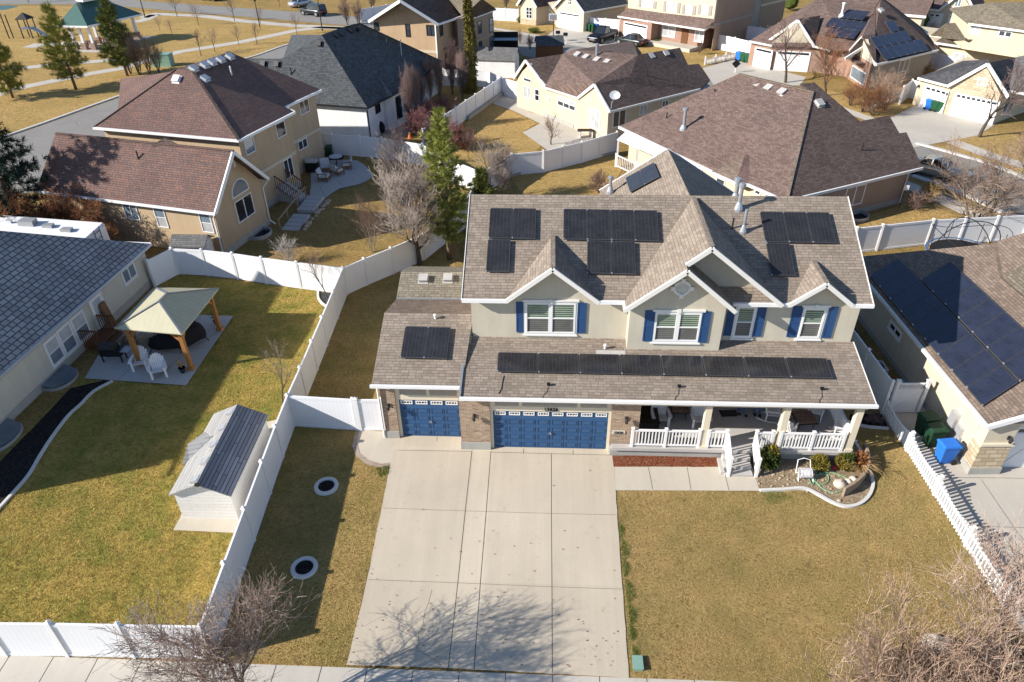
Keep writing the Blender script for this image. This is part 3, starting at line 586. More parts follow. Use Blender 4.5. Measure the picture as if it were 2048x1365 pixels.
for k in range(16):
    a, b = k*PI/8, (k+1)*PI/8; m.hexa([P0(a, .26, .0), P0(b, .26, .0), P0(b, .38, .0), P0(a, .38, .0), P0(a, .26, .07), P0(b, .26, .07), P0(b, .36, .07), P0(a, .36, .07)])
for k in range(4): a = k*PI/2; q = P0(a, .37, .05); m.obox(q, W.d*.09, W.n*.05, V((0, 0, .09)))
for k in range(-4, 5):
    hw = math.sqrt(max(.001, .26**2-(k*.055)**2)); W.box(m, c-hw, c+hw, z+k*.055-.02, z+k*.055+.012, 0, .03)
m.build('gable_vent', M['trim'], H)
# garage doors
def garage_door(x0, x1, y, zt, cols):
    d = MB(); d.box(x0, y, 0.02, x1, y+.05, zt); cw = (x1-x0)/cols; rows = 4; rh = (zt-.02)/5
    for r in range(4):
        for c in range(cols):
            a, b = x0+cw*c+.05, x0+cw*(c+1)-.05; z0, z1 = .02+rh*r+.06, .02+rh*(r+1)-.05; y0 = y-.018
            d.box(a, y0, z0, b, y+.001, z0+.025); d.box(a, y0, z1-.025, b, y+.001, z1); d.box(a, y0, z0+.025, a+.025, y+.001, z1-.025); d.box(b-.025, y0, z0+.025, b, y+.001, z1-.025)
            d.box(a+.07, y0-.004, z0+.08, b-.07, y+.001, z1-.08)
        if r: d.box(x0, y-.004, .02+rh*r-.008, x1, y+.001, .02+rh*r+.008)
    do = d.build('garage_door', M['blue'], H)
    for c in range(cols):
        a, b = x0+cw*c+.07, x0+cw*(c+1)-.07; z0, z1 = .02+rh*4+.17, zt-.06; l = MB()
        l.box(a, y-.03, z0, b, y, z0+.045); l.box(a, y-.03, z1-.045, b, y, z1); l.box(a, y-.03, z0+.045, a+.045, y, z1-.045); l.box(b-.045, y-.03, z0+.045, b, y, z1-.045)
        for k in range(1, 4): xx = a+(b-a)*k/4; l.box(xx-.012, y-.028, z0+.045, xx+.012, y, z1-.045)
        l.mi = 1; l.box(a+.045, y-.012, z0+.045, b-.045, y, z1-.045); l.build('window', [M['white'], M['glass_dark']], do)
    h = MB(); xm = x0+cw*(cols//2) if cols > 4 else x0+cw*2; h.obox((xm, y-.03, .92), (.04, 0, 0), (0, .03, 0), (0, 0, .06)); h.tube([(xm-.05, y-.06, .95), (xm+.09, y-.07, .9)], .016, 5); h.build('handle', M['chrome'], do)
garage_door(-2.16, 2.72, 23.17, 2.14, 8); garage_door(-6.29, -3.67, 23.77, 2.14, 4)
for x0, x1, y, ztop, npan in ((-2.16, 2.72, 23.09, 3.0, (.24, .5, .26)), (-6.29, -3.67, 23.7, 3.05, (.5, .5))):
    c = MB(); c.box(x0-.13, y, 0, x0, y+.12, ztop); c.box(x1, y, 0, x1+.10, y+.12, ztop); c.box(x0, y, 2.16, x1, y+.12, 2.42); c.box(x0, y+.03, 2.42, x1, y+.12, ztop)
    xx = x0
    for f in npan:
        w = (x1-x0)*f; c.box(xx, y, 2.42, xx+.07, y+.03, ztop); c.box(xx+w-.07, y, 2.42, xx+w, y+.03, ztop); xx += w
    c.build('door_casing', M['cream_trim'], H)
for bx in ((-2.05, 23.105, 2.46, 2.62, 23.121, 2.95), (-6.2, 23.715, 2.46, -3.76, 23.731, 2.98)): c = MB(); c.box(*bx); c.build('header_panel', M['st_greige'], H)
for bx in (((-7.03, 23.62, .42, -6.42, 24.1, 3.2), (-7.03, 24.1, .42, -6.951, 25.4, 3.2)), ((-3.57, 23.0, .42, -2.29, 23.9, 3.1), (-3.66, 23.72, .42, -3.571, 23.9, 3.1)), ((2.82, 23.02, .42, 4.02, 23.5, 3.1), (3.95, 23.5, .42, 4.0, 25.9, 3.1)), ((4.0, 25.9, .55, 13.0, 25.99, 3.3),)):
    m = MB(); [m.box(*q) for q in bx]; m.build('brick_pier' if len(bx) > 1 else 'porch_wall', M['brick_main'], H)
for bx in (((-7.06, 23.58, -.03, -6.42, 24.1, .42),), ((-3.6, 22.96, -.03, -2.29, 23.9, .42), (-3.67, 23.68, -.03, -3.6, 23.9, .42)), ((2.82, 22.98, -.03, 4.05, 23.5, .42),)):
    m = MB(); [m.box(*q) for q in bx]; m.build('foundation', M['foundation'], H)
for p, n in (((-6.72, 23.6, 1.92), (0, -1, 0)), ((-2.95, 22.98, 1.95), (0, -1, 0)), ((3.45, 23.0, 1.95), (0, -1, 0))): lantern(H, V(p), V(n))
def lettering(txt, p, size, mat, parent, name='house_number', rot=(PI/2, 0, 0), ext=.012):
    cu = bpy.data.curves.new(name, 'FONT'); cu.body = txt; cu.size = size; cu.align_x = 'CENTER'; cu.extrude = ext; cu.offset = size*.02
    o = bpy.data.objects.new(name, cu); COL.objects.link(o); dg = bpy.context.evaluated_depsgraph_get(); me = bpy.data.meshes.new_from_object(o.evaluated_get(dg))
    bpy.data.objects.remove(o); me.materials.clear(); me.materials.append(M[mat]); q = bpy.data.objects.new(name, me); COL.objects.link(q)
    q.parent = parent; q.location = V(p)-OFF[parent.name]; q.rotation_euler = rot; OFF[q.name] = OFF[parent.name]; return q
q = PL(1102, 821.5, (0, 23.08, 0), (0, 1, 0)); lettering('13626', (q.x, 23.075, 2.21), .24, 'black', H)
m = MB(); q = PL(1237, 865, (0, 23.0, 0), (0, 1, 0)); m.box(q.x-.27, 22.985, q.z-.085, q.x+.27, 23.02, q.z+.085); m.build('address_plaque', M['sign_plate'], H)
lettering('13626', (q.x, 22.98, q.z-.055), .16, 'black', H)
# porch
m = MB(); m.box(2.85, 22.82, -.1, 12.9, 25.95, .41); m.build('porch_base', M['foundation'], H)
s0, s1 = 7.58, 8.72
m = MB(); m.box(4.03, 22.70, .40, 12.96, 25.9, .55); m.box(2.9, 22.70, .40, 4.03, 22.975, .548); m.build('porch_floor', M['patio'], H)
m = MB()
for i, zt in enumerate((.38, .22, .06)): m.box(s0, 22.40-.32*i, -.12, s1, 22.73-.32*i-(.03 if i == 0 else 0), zt)
m.box(s0-.16, 21.85, -.12, s0, 22.7, .12); m.build('porch_step', M['patio'], H)
def xat(u, v, y=22.82): return PL(u, v, (0, y, 0), (0, 1, 0)).x
cols_ = [xat(1404, 891, 22.95), xat(1552, 903, 22.95), xat(1692, 903, 22.95)]
for x in cols_:
    m = MB(); m.box(x-.13, 22.82, .55, x+.13, 23.08, 3.02); m.box(x-.17, 22.78, .55, x+.17, 23.12, .67); m.box(x-.17, 22.78, 2.86, x+.17, 23.12, 3.02); m.build('porch_column', M['cream_trim'], H)
m = MB(); m.box(2.9, 22.84, 2.80, 13.1, 23.06, 3.0); m.box(12.85, 23.06, 2.8, 13.05, 25.9, 3.0); m.box(3.0, 22.9, 3.02, 13.1, 25.9, 3.06); m.build('porch_beam', M['cream_trim'], H)
def railing(house, A, B, za, zb, h=.9, ends=(1, 1), name='railing', mat='white', pw=.05, gap=.13, post=.11):
    A, B = V(A), V(B); d = (B-A); L = d.length; d.normalize(); m = MB()
    a, b = V((A.x, A.y, za)), V((B.x, B.y, zb)); up = V((0, 0, 1))
    m.beam(a+up*h, b+up*h, .09, .07); m.beam(a+up*.12, b+up*.12, .06, .08)
    n = max(2, int(L/gap))
    for i in range(1, n): p = a.lerp(b, i/n); m.box(p.x-pw/2, p.y-pw/2, p.z+.1, p.x+pw/2, p.y+pw/2, p.z+h)
    o = m.build(name, M[mat], house)
    for e, p in zip(ends, (a, b)):
        if e: m = MB(); k = post/2; m.box(p.x-k, p.y-k, p.z-.02, p.x+k, p.y+k, p.z+h+.1); m.box(p.x-k-.015, p.y-k-.015, p.z+h+.1, p.x+k+.015, p.y+k+.015, p.z+h+.13); m.build('railing_post', M[mat], o)
    return o
px_ = [xat(u, 890) for u in (1263, 1329, 1396, 1414, 1450)]; px2 = [xat(u, 898) for u in (1507, 1539, 1556, 1620, 1682)]
railing(H, (px_[0], 22.84), (px_[1], 22.84), .55, .55); railing(H, (px_[1], 22.84), (px_[2], 22.84), .55, .55, ends=(0, 1)); railing(H, (px_[3], 22.84), (px_[4], 22.84), .55, .55)
railing(H, (px2[0], 22.84), (px2[1], 22.84), .55, .55); railing(H, (px2[2], 22.84), (px2[3], 22.84), .55, .55); railing(H, (px2[3], 22.84), (px2[4], 22.84), .55, .55, ends=(0, 1))
railing(H, (px_[4]+.04, 22.78), (px_[4]+.04, 21.78), .50, -.04, ends=(0, 1)); railing(H, (px2[0]-.04, 22.78), (px2[0]-.04, 21.78), .50, -.04, ends=(0, 1)); railing(H, (12.86, 23.0), (12.86, 25.8), .55, .55)
# roof fittings
for u, v in ((847, 560), (896, 559)): box_vent(H, onp(u, v, (V((0, 29.4, 3.77)), V((0, -.36, 1)))), (0, -.36, 1))
p = onp(1477, 418, MAINP); stack(H, p, 1.0, .085); p = onp(1486, 464, MAINP); stack(H, p, 1.0, .065, False); p = onp(1464, 458, MAINP); stack(H, p, .45, .04, False, 'iron', False)
p = V((8.75, 31.6, 8.1)); stack(H, p, .85, .10, True); p = V((3.7, 39.9, 5.0)); stack(H, p, .75, .09, True)
for u, v in ((1097, 772), (1358, 776), (1643, 781)):
    p = onp(u, v, LOWP); m = MB(); m.obox(p+V((0, 0, .10)), (.07, 0, 0), (0, .04, .015), (0, -.015, .05)); m.tube([p, p+V((0, 0, .08))], .016, 5)
    pts = [p+V((0, 0, .04))]
    for t, dx in ((.25, -.04), (.5, -.06), (.75, -.2), (1, -.26)): y = p.y+(22.72-p.y)*t; pts.append(V((p.x+dx, y, 3.15+.245*(y-22.7)+.02)))
    m.tube(pts, .009, 4); m.build('flood_light', M['black'], H)
pts = []
for u, v in ((1008, 752), (1005, 765), (1003, 778), (997, 789)): pts.append(onp(u, v, LOWP)+V((0, 0, .02)))
m = MB(); m.tube(pts, .014, 4); m.build('cable', M['black'], H)
for u, v, pl in ((871, 638, WINGP), (1210, 698, LOWP)):
    p = onp(u, v, pl); m = MB(); m.tube([p, p+V((0, 0, .16))], .05, 8); m.ball(p+V((0, -.03, .2)), .08, .08, .08, 8, 6); m.build('roof_camera', M['white'], H)
m = MB(); q = [onp(u, v, LOWP)+V((0, 0, .012)) for u, v in ((1192, 701), (1251, 702), (1251, 711), (1192, 710))]; m.slab(q, .02); m.build('flashing', M['tarp'], H)
m = MB(); m.tube([(-7.12, 23.3, 3.1), (-7.1, 23.55, 2.9), (-7.1, 23.58, .1)], .045, 6); m.build('downspout', M['white'], H)
solar_quads((980.6, 420), (1072.5, 421), (976.8, 481), 2, MAINP, H)
solar_quads((976, 482.5), (1022, 483), (971.6, 547.3), 1, MAINP, H)
solar_quads((1126.6, 421.6), (1313.5, 425), (1126, 483), 4, MAINP, H)
solar_quads((1174, 485), (1269.5, 487), (1173, 550.8), 2, MAINP, H)
solar_quads((1517.4, 427.5), (1656, 429), (1528.8, 488.5), 3, MAINP, H)
solar_quads((1529.8, 489.5), (1577, 490), (1540.8, 555), 1, MAINP, H)
solar_quads((995.7, 709), (1651, 721), (993.3, 747.7), 8, LOWP, H)
solar_quads((811.5, 656.5), (902, 658.6), (801, 719.5), 2, WINGP, H)
solar_quads((1253.3, 359.8), (1310, 329), (1262, 389), 2, REARP, H)

# ---------------------------------------------------------------- grass blades of the near lawns
def inside(x, y, poly):
    r = False; j = len(poly)-1
    for i in range(len(poly)):
        xi, yi, xj, yj = poly[i].x, poly[i].y, poly[j].x, poly[j].y
        if (yi > y) != (yj > y) and x < (xj-xi)*(y-yi)/(yj-yi)+xi: r = not r
        j = i
    return r
def blades(label, px, holes, n, mat, h=.055, seed=1, wd=.010):
    P = [G(*p) for p in px]; Hs = [[G(*p) for p in q] for q in holes]; rr = random.Random(seed); x0, x1 = min(p.x for p in P), max(p.x for p in P); y0, y1 = min(p.y for p in P), max(p.y for p in P)
    co = []; k = 0; u = rr.uniform
    while k < n:
        x, y = u(x0, x1), u(y0, y1)
        if not inside(x, y, P) or any(inside(x, y, q) for q in Hs): continue
        z = gz(x, y)+.008; a = u(0, 6.283); c, s = math.cos(a)*wd, math.sin(a)*wd; L = h*u(.5, 1.5); lx, ly = rr.gauss(0, .7)*L, rr.gauss(0, .7)*L
        co += [x-c, y-s, z, x+c, y+s, z, x+lx, y+ly, z+L]; k += 1
    me = bpy.data.meshes.new('grass_blades'); me.vertices.add(3*n); me.vertices.foreach_set('co', co); me.loops.add(3*n); me.loops.foreach_set('vertex_index', list(range(3*n))); me.polygons.add(n); me.polygons.foreach_set('loop_start', list(range(0, 3*n, 3))); me.update(calc_edges=True); me.validate()
    me.materials.append(M[mat]); o = bpy.data.objects.new('grass_blades', me); COL.objects.link(o); _props(o, label, 'grass', None, 'stuff')
PATIO = [(467, 634), (373, 773), (232, 763), (170, 759), (205, 700), (280, 625), (330, 606), (400, 632)]
BED = [(207, 762), (226, 763), (188, 784), (162, 810), (137, 833), (106, 874), (82, 911), (59, 950), (40, 970), (-60, 1075), (-200, 1200), (-200, 800), (141, 700)]
blades('dormant yellow green grass of the left lawn', [(-60, 1309), (428, 1317), (541, 988), (613, 796), (694, 591), (603, 579), (360, 550), (311, 574), (200, 720), (40, 975), (-60, 1080)], [PATIO, BED, [(347, 1062), (362, 1035), (420, 870), (560, 840), (540, 950), (505, 1060), (470, 1068)], [(637, 585), (668, 588), (700, 590), (660, 616), (645, 606), (638, 596)]], 120000, 'blade_lawn_left', .05, 1, .009)
blades('dormant grass of the side strip beside the driveway', [(430, 1318), (543, 988), (591, 855), (720, 863), (704, 893), (712, 914), (733, 931), (781, 931), (739, 1150), (697, 1333)], [[(653+34*math.cos(t*.4), 974+26*math.sin(t*.4)) for t in range(16)], [(609+40*math.cos(t*.4), 1137+31*math.sin(t*.4)) for t in range(16)]], 52000, 'blade_lawn_strip', .04, 2, .0075)
blades('dormant tan grass of the front lawn', [(1228, 983), (1519, 984), (1552, 983), (1604, 981), (1640, 997), (1675, 1014), (1695, 1018), (1720, 1012), (1740, 992), (1748, 968), (1741, 938), (1725, 910), (1712, 875), (1740, 858), (1776, 860), (1990, 1186), (2120, 1400), (1255, 1362), (1238, 1110)], [], 130000, 'blade_lawn_front', .036, 3, .0065)
for _i, (tu, tv, ts) in enumerate(((1241, 1062, 9), (1247, 1100, 12), (1250, 1138, 10), (1257, 1185, 14), (1262, 1232, 12), (1263, 1268, 9), (1270, 1312, 11))):
    blades('green weed tufts creeping over the right driveway edge', [(tu-ts*.5, tv-ts*1.9), (tu+ts*.8, tv-ts*.8), (tu+ts*1.0, tv+ts*.7), (tu-ts*.1, tv+ts*1.9), (tu-ts*.4, tv)], [], 32*ts, 'blade_green', .06, 40+_i, .008)
blades('green grass tuft at the walk corner', [(1519, 984), (1560, 984), (1590, 1000), (1540, 1010)], [], 500, 'blade_green', .05, 5)
blades('green grass tuft at the entry pad corner', [(750, 938), (782, 930), (778, 950), (760, 956)], [], 500, 'blade_green', .06, 6)
rr = random.Random(77); m = MB()
for k in range(900):
    if k < 420: u_, v_ = rr.uniform(1300, 2000), 1365-abs(rr.gauss(0, 150))
    elif k < 640: u_, v_ = rr.uniform(440, 720), 1330-abs(rr.gauss(0, 140))
    elif k < 760: u_, v_ = rr.uniform(0, 420), 1300-abs(rr.gauss(0, 110))
    else: u_, v_ = rr.uniform(700, 1250), 1340-abs(rr.gauss(0, 160))
    p = G(u_, v_, .055); a = rr.uniform(0, 6.3); d = V((math.cos(a), math.sin(a), rr.uniform(-.2, .2)))*rr.uniform(.02, .04); s = V((-d.y, d.x, rr.uniform(-.01, .02)))*.6; m.add([p-d, p+s, p+d, p-s], [(0, 1, 2, 3)])
solo('fallen_leaves', m, M['copper'], 'scattered dry brown leaves on lawns and driveway', 'leaves', G(1000, 1300), kind='stuff')
# ---------------------------------------------------------------- the neighbouring houses
def dirv(deg): return V((math.cos(math.radians(deg)), math.sin(math.radians(deg)), 0))
def wpts(pts, d): return [V((p.x, p.y, 0)) for p in inset(pts, d)]
def mid3(p, z): return V((p[0], p[1], z))

# --- near left: grey tile roof, beige stucco
H1 = thing('tile_roof_house', 'beige stucco house with dark grey tile roof beside the gazebo patio', 'house', (-28, 28, 0))
e1 = E(302, 488, 2.5); e0 = V((-24.72, 20.0, 2.5)); rp = e1+V((-4.44, -5.29, 3.36)); far0 = V((-33.6, 20, 2.5)); far1 = V((-33.2, 38.2, 2.5)); rp0 = V((rp.x-.9, 24, rp.z))
roof(H1, 'sh_tile', [[e0, e1, rp, rp0], [e1, far1, rp], [e0, rp0, far0], [far1, far0, rp0, rp]], .16)
trims(H1, 'gutter', 'rail_silver', [(e0, e1)], .13, .12); trims(H1, 'fascia', 'white', [(e1+V((-.05, .06, 0)), far1)], .10, .2)
shadow_blk = [V((-34.1, 17)), V((-28.4, 17)), V((-28.4, 32.5)), V((-34.1, 32.5))]  # unseen taller block, added to cast the long shadow on the lawn
walls(H1, 'st_grey', [(wpts([e0, e1, far1, far0], .35), 0, 2.42), ([V((-33.6, 17.4)), V((-28.9, 17.4)), V((-28.9, 32.1)), V((-33.6, 32.1))], 0, 6.9)])
roof(H1, 'sh_tile', [[(-28.2, 16.8, 6.9), (-28.2, 32.6, 6.9), (-31.2, 32.6, 8.6), (-31.2, 16.8, 8.6)], [(-34.3, 16.8, 6.9), (-34.3, 32.6, 6.9), (-31.2, 32.6, 8.6), (-31.2, 16.8, 8.6)]])
w1 = wpts([e0, e1, far1, far0], .35); W = Wall(w1[0], w1[1])
m = MB(); W.box(m, 0, W.L, -.3, .42, 0, .03); m.build('foundation', M['foundation'], H1)
for tl, br in (((85.5, 690), (129.5, 712.5)), ((112, 664.5), (155.5, 689.5)), ((139, 641), (181.5, 665.5))):
    window(H1, W, W.rect(tl, br), 'white', 'glass_pale', 1, 2, .07, 'glass_sky', .05)
window(H1, W, W.rect((241, 545), (273.5, 549)), 'white', 'glass_sky', 2, 1, .06, None, .05)
r = W.rect((177, 604), (219, 640)); d = MB(); s0 = r[0]; zt = r[3]; W.box(d, s0, s0+.95, .35, zt, -.02, .05); do = d.build('patio_door', M['door_white'], H1)
d = MB(); W.box(d, s0-.1, s0, .35, zt+.1, -.02, .07); W.box(d, s0+.95, s0+1.05, .35, zt+.1, -.02, .07); W.box(d, s0, s0+.95, zt, zt+.1, -.02, .07); d.build('casing', M['trim'], do)
d = MB(); W.box(d, s0+.12, s0+.83, .7, zt-.12, .05, .056); d.build('pane', M['glass_pale'], do)
def wallbit(house, W, u, v, w, h, o, mat, name):
    s, z = W.sz(u, v); m = MB(); W.box(m, s-w/2, s+w/2, z-h/2, z+h/2, -.01, o); return m.build(name, M[mat], house)
wallbit(H1, W, 108, 772, .36, .3, .03, 'trim', 'wall_vent'); s, z = W.sz(150, 737); m = MB(); m.lathe(W.at(s, z, .15), [(.02, .12), (.12, .08), (.14, -.05), (.05, -.1)], 8); m.obox(W.at(s-.12, z, .08), W.d*.12, W.n*.05, V((0, 0, .04))); m.build('flood_light', M['white'], H1)
m = MB(); q = W.at(*W.sz(44, 838), .08); m.ball(q, .10); m.build('flood_light', M['white'], H1)
# --- tan two storey
H2 = thing('two_storey_house', 'tan two storey stucco house with brown roof and arched gable window', 'house', (-25, 52, 0))
a, b, c, d_, e = E(186, 255, 5.8), E(478, 281, 5.8), E(589.5, 224, 5.8), E(570, 214, 5.8), E(643, 180, 5.8)
R1, R2, R3 = E(351, 139.5, 9.0), E(384, 141, 9.0), E(458, 104, 9.0); k = e+(a-b)
fp = (a, (b-a).cross(R2-a))
L0 = a.lerp(R1, .30); L1, L2 = E(241, 158, 7.0), E(303, 150, 8.1)
roof(H2, 'sh_brown', [[a, b, R2, R1], [b, c, d_, e, R3, R2], [k, e, R3], [k, a, R1, R3], [R1, R2, R3]])
roof(H2, 'sh_brown', [[L0, a.lerp(R1, .97), L2, L1]])
trims(H2, 'gutter', 'white', [(a, b), (b, c), (d_, e), (c, d_)], .13, .17)
trims(H2, 'ridge_cap', 'sh_umber', [(a, R1), (b, R2), (R2, R3)], .2, .06)
fw_ = wpts([a, b, c, d_, e, k], .42)
w2, gp_, w3 = E(430, 427, 3.3), E(466, 302, 6.55), E(537, 357, 3.3); w0 = w2+(E(160, 393, 3.3)-w2)*1.35; k3 = w3+(w0-w2); h0 = gp_+(w0-w2)*.98
roof(H2, 'sh_brown', [[w2, gp_, h0, w0], [w3, k3, h0, gp_]])
cr = [E(303, 293, 5.75), E(327, 274, 6.35), E(366, 292, 5.75)]; up = V((.5, 2.4, 0))
roof(H2, 'sh_umber', [[E(303, 291, 6.45), E(329, 275.5, 6.95), E(365, 293, 6.45)]], .06)
trims(H2, 'ridge_cap', 'sh_brown', [(gp_, h0)], .2, .06)
trims(H2, 'gutter', 'white', [(w0, w2)], .13, .17); trims(H2, 'fascia', 'white', [(w2, gp_), (gp_, w3)], .10, .22)
fq = wpts([w0, w2, w3, k3], .38); mp = (fq[1]+fq[2])/2
walls(H2, 'st_tan', [(fw_, 0, 5.72), (fq, 0, 3.22)], [([mid3(fq[1], 3.222), mid3(fq[2], 3.222), mid3(mp, 6.15)], (fq[0]-fq[1]).normalized()*.3)])
Wf, Wg, Wr, Wr2 = Wall(fq[0], fq[1]), Wall(fq[1], fq[2]), Wall(fw_[1], fw_[2]), Wall(fw_[3], fw_[4])
for tl, br, nx, nz in (((243.5, 406.8), (281.7, 441), 2, 1), ((305, 413.6), (339, 456.5), 1, 2), ((396, 425), (430, 467), 1, 2)): window(H2, Wf, Wf.rect(tl, br), 'white', 'glass_sky', nx, nz, .05, 'glass_curtain' if nz == 2 else None)
window(H2, Wg, Wg.rect((467.4, 406), (510, 425)), 'white', 'glass_dark', 2, 1, .06)
s0, z0 = Wg.sz(464.5, 396.5); s1, z1 = Wg.sz(497, 376.5); zb = (z0+z1)/2; cs = (s0+s1)/2; rad = abs(s1-s0)/2*1.02; m = MB()
for i in range(12):
    t0, t1 = PI*i/12, PI*(i+1)/12; q = lambda t, r, o: Wg.at(cs+math.cos(t)*r, zb+math.sin(t)*r*1.05, o)
    m.hexa([q(t0, rad-.06, -.02), q(t1, rad-.06, -.02), q(t1, rad, -.02), q(t0, rad, -.02), q(t0, rad-.06, .05), q(t1, rad-.06, .05), q(t1, rad, .05), q(t0, rad, .05)])
Wg.box(m, cs-rad, cs+rad, zb-.06, zb, -.02, .05); fo = m.build('arched_window', M['white'], H2)
m = MB(); m.poly([Wg.at(cs+math.cos(PI*i/12)*(rad-.05), zb+math.sin(PI*i/12)*(rad-.05)*1.05, .012) for i in range(13)]); m.build('pane', M['glass_sky'], fo)
for W_, tl, br in ((Wr, (486, 282.5), (511.5, 302)), (Wr, (549.2, 249.5), (572.7, 268.8)), (Wr, (565, 322.5), (589, 350)), (Wr2, (594.4, 284.5), (615.5, 292.6)), (Wr2, (596.2, 205), (619.4, 222.6))):
    r = W_.rect(tl, br); window(H2, W_, r, 'white', 'glass_sky' if tl[0] < 500 else 'glass_dark', 1 if tl[0] in (486, 549.2) else 2, 1, .06)
m = MB(); Wr.box(m, 0, Wr.L, 2.62, 2.86, 0, .04); m.build('storey_band', M['st_cream'], H2); m = MB(); Wr2.box(m, 0, Wr2.L, 2.62, 2.86, 0, .04); m.build('storey_band', M['st_cream'], H2)
m = MB(); Wg.box(m, -.03, Wg.L+.03, -.2, .45, 0, .035); m.build('foundation', M['foundation'], H2); m = MB(); Wr.box(m, 0, Wr.L, -.2, .55, 0, .035); m.build('foundation', M['foundation'], H2)
wallbit(H2, Wg, 467.5, 327, .26, .5, .04, 'trim', 'gable_vent'); wallbit(H2, Wr, 555, 381, .32, .36, .12, 'trim', 'wall_vent')
for q in ((fq[1], (-1)), ): pass
m = MB(); m.tube([w3-V((.1, .1, .2)), Wg.at(Wg.L-.06, 2.75, .08), Wg.at(Wg.L-.06, .35, .08), Wg.at(Wg.L-.1, .1, .5)], .05, 6); m.build('downspout', M['white'], H2); m = MB(); m.tube([w2-V((.1, 0, .15)), Wf.at(Wf.L-.08, 2.8, .08), Wf.at(Wf.L-.08, .1, .08)], .05, 6); m.build('downspout', M['white'], H2)
rn = (b, (c-b).cross(R2-b))
for u, v in ((387, 139), (409, 132), (424, 126.5), (441, 121), (459.5, 115), (410, 159)): box_vent(H2, onp(u, v, (R2, rn[1])), rn[1], 'rail_silver', .24)
box_vent(H2, onp(354, 160, fp), fp[1], 'white', .24); stack(H2, onp(463, 148, (R2, rn[1])), .5, .05, False, 'white', False)
wp_ = slope_plane(w0, w2, 1.0)
stack(H2, onp(277, 318, (w2, (gp_-w2).cross(w0-w2)*(1 if (gp_-w2).cross(w0-w2).z > 0 else -1))), .45, .05, False, 'iron', False)

# --- white house with dark roof
H3 = thing('white_house', 'white stucco house with charcoal black hip roof behind the blue shaded fence', 'house', (-20, 70, 0))
b = E(735, 216, 3.2); a = b-dirv(-13)*17; R1 = E(643, 70, 8.4); pn = (a, (b-a).cross(R1-a)); q1, q2 = onp(566, 118, pn), onp(493, 117, pn)
e = E(884, 122, 3.2); R2, R1b = E(720, 46, 8.4), E(688, 54, 8.3); dk = (b, (R1-b).cross(e-b)*(-1 if (R1-b).cross(e-b).z < 0 else 1))
k = e+dirv(-13)*-18; k2 = k+(a-k)*.3
roof(H3, 'sh_dark', [[a, b, R1, q1, q2], [b, E(775, 193, 3.25), E(812, 177, 3.25), e, R2, R1b, R1], [k, e, R2], [k, R2, R1b, R1, q1, a]])
roof(H3, 'sh_dark', [[q1, E(583, 70, 6.6), R1]], .1)
A, B = E(771, 194, 3.24), E(786, 191, 3.24); bq = slope_plane(A, B, .62); bay = [onp(746, 150, bq), onp(757, 151, bq), B, A]
roof(H3, 'sh_grey', [bay], .1); trims(H3, 'gutter', 'dark_frame', [(a, b), (b, E(812, 177, 3.25)), (E(812, 177, 3.25), e)], .12, .14)  # bay facet in a lighter shingle, sunlight put into its colour
f3 = wpts([a, b, e, k], .4); bb = [E(771, 194, 3.2), E(786, 191, 3.2), E(812, 177, 3.2)]
walls(H3, 'st_white', [(f3, 0, 3.1), ([V((x.x-.1, x.y+.35)) for x in bb]+[V((bb[2].x-2, bb[2].y+.8)), V((bb[0].x-2, bb[0].y+1))], 0, 3.1)])
W = Wall(f3[1], f3[2])
for tl, br in (((749.2, 210), (761, 223.5)), ((811.5, 172.5), (822, 192))): window(H3, W, W.rect(tl, br), 'dark_frame', 'glass_dark', 2, 1, .05)
Wb = Wall((bb[1].x-.1, bb[1].y+.35), (bb[2].x-.1, bb[2].y+.35)); Wb0 = Wall((bb[0].x-.1, bb[0].y+.35), (bb[1].x-.1, bb[1].y+.35))
window(H3, Wb, Wb.rect((790, 195), (805, 234)), 'dark_frame', 'glass_dark', 2, 1, .06, name='patio_door'); window(H3, Wall(f3[1], f3[2]), W.rect((770.5, 198), (784, 226)), 'dark_frame', 'glass_dark', 1, 2, .05)
m = MB(); m.tube([b-V((.1, 0, .2)), W.at(.1, 2.8, .08), W.at(.1, .1, .08)], .05, 6); m.build('downspout', M['dark_frame'], H3)
for u, v in ((639, 88),): box_vent(H3, onp(u, v, pn), pn[1], 'black', .2)
for u, v in ((527, 128), (554, 129)): box_vent(H3, onp(u, v, pn), pn[1], 'black', .22)
for u, v in ((672, 72), (683, 69), (701, 62), (714, 59)): box_vent(H3, onp(u, v, dk), dk[1], 'dark_frame', .2)
stack(H3, onp(803, 111, dk), 1.3, .05, True, 'galv', False); stack(H3, onp(773, 82, dk), .5, .04, False, 'galv', False); stack(H3, onp(583, 149, pn), .5, .05, False, 'black', False)

# --- tan two storey gable house at the top
H4 = thing('two_storey_house', 'tan two storey gable house with black window frames behind the black roof', 'house', (-13, 90, 0))
a, b = E(737, 41.5, 6), E(877, 48, 6); g = E(800, 0, 8.6); dn = dirv(72); p1, p2, p3 = E(925, 32, 6), E(953, 33, 6), E(992, 18, 6); p4 = p3+dirv(162)*8
ap = E(962, -4, 8.4); rf = g+dn*12
roof(H4, 'sh_umber', [[b, b+dn*12, rf, g], [a, a+dn*12, rf, g]]); roof(H4, 'sh_olive', [[p1, p2, ap, p1+V((-2.5, 3, 2.2))]]); roof(H4, 'sh_umber', [[p2, p3, ap], [p3, p4, ap]])  # hip end: olive paints the lit face, umber the shaded ones
trims(H4, 'fascia', 'white', [(a, g), (g, b)], .14, .3); trims(H4, 'gutter', 'white', [(b, p1), (p1, p2), (p2, p3)], .14, .2)
f4 = wpts([a, b, b+dn*12, a+dn*12], .4); mp = (f4[0]+f4[1])/2; f5 = wpts([p1-dn*2, p2, p3, p4], .3)
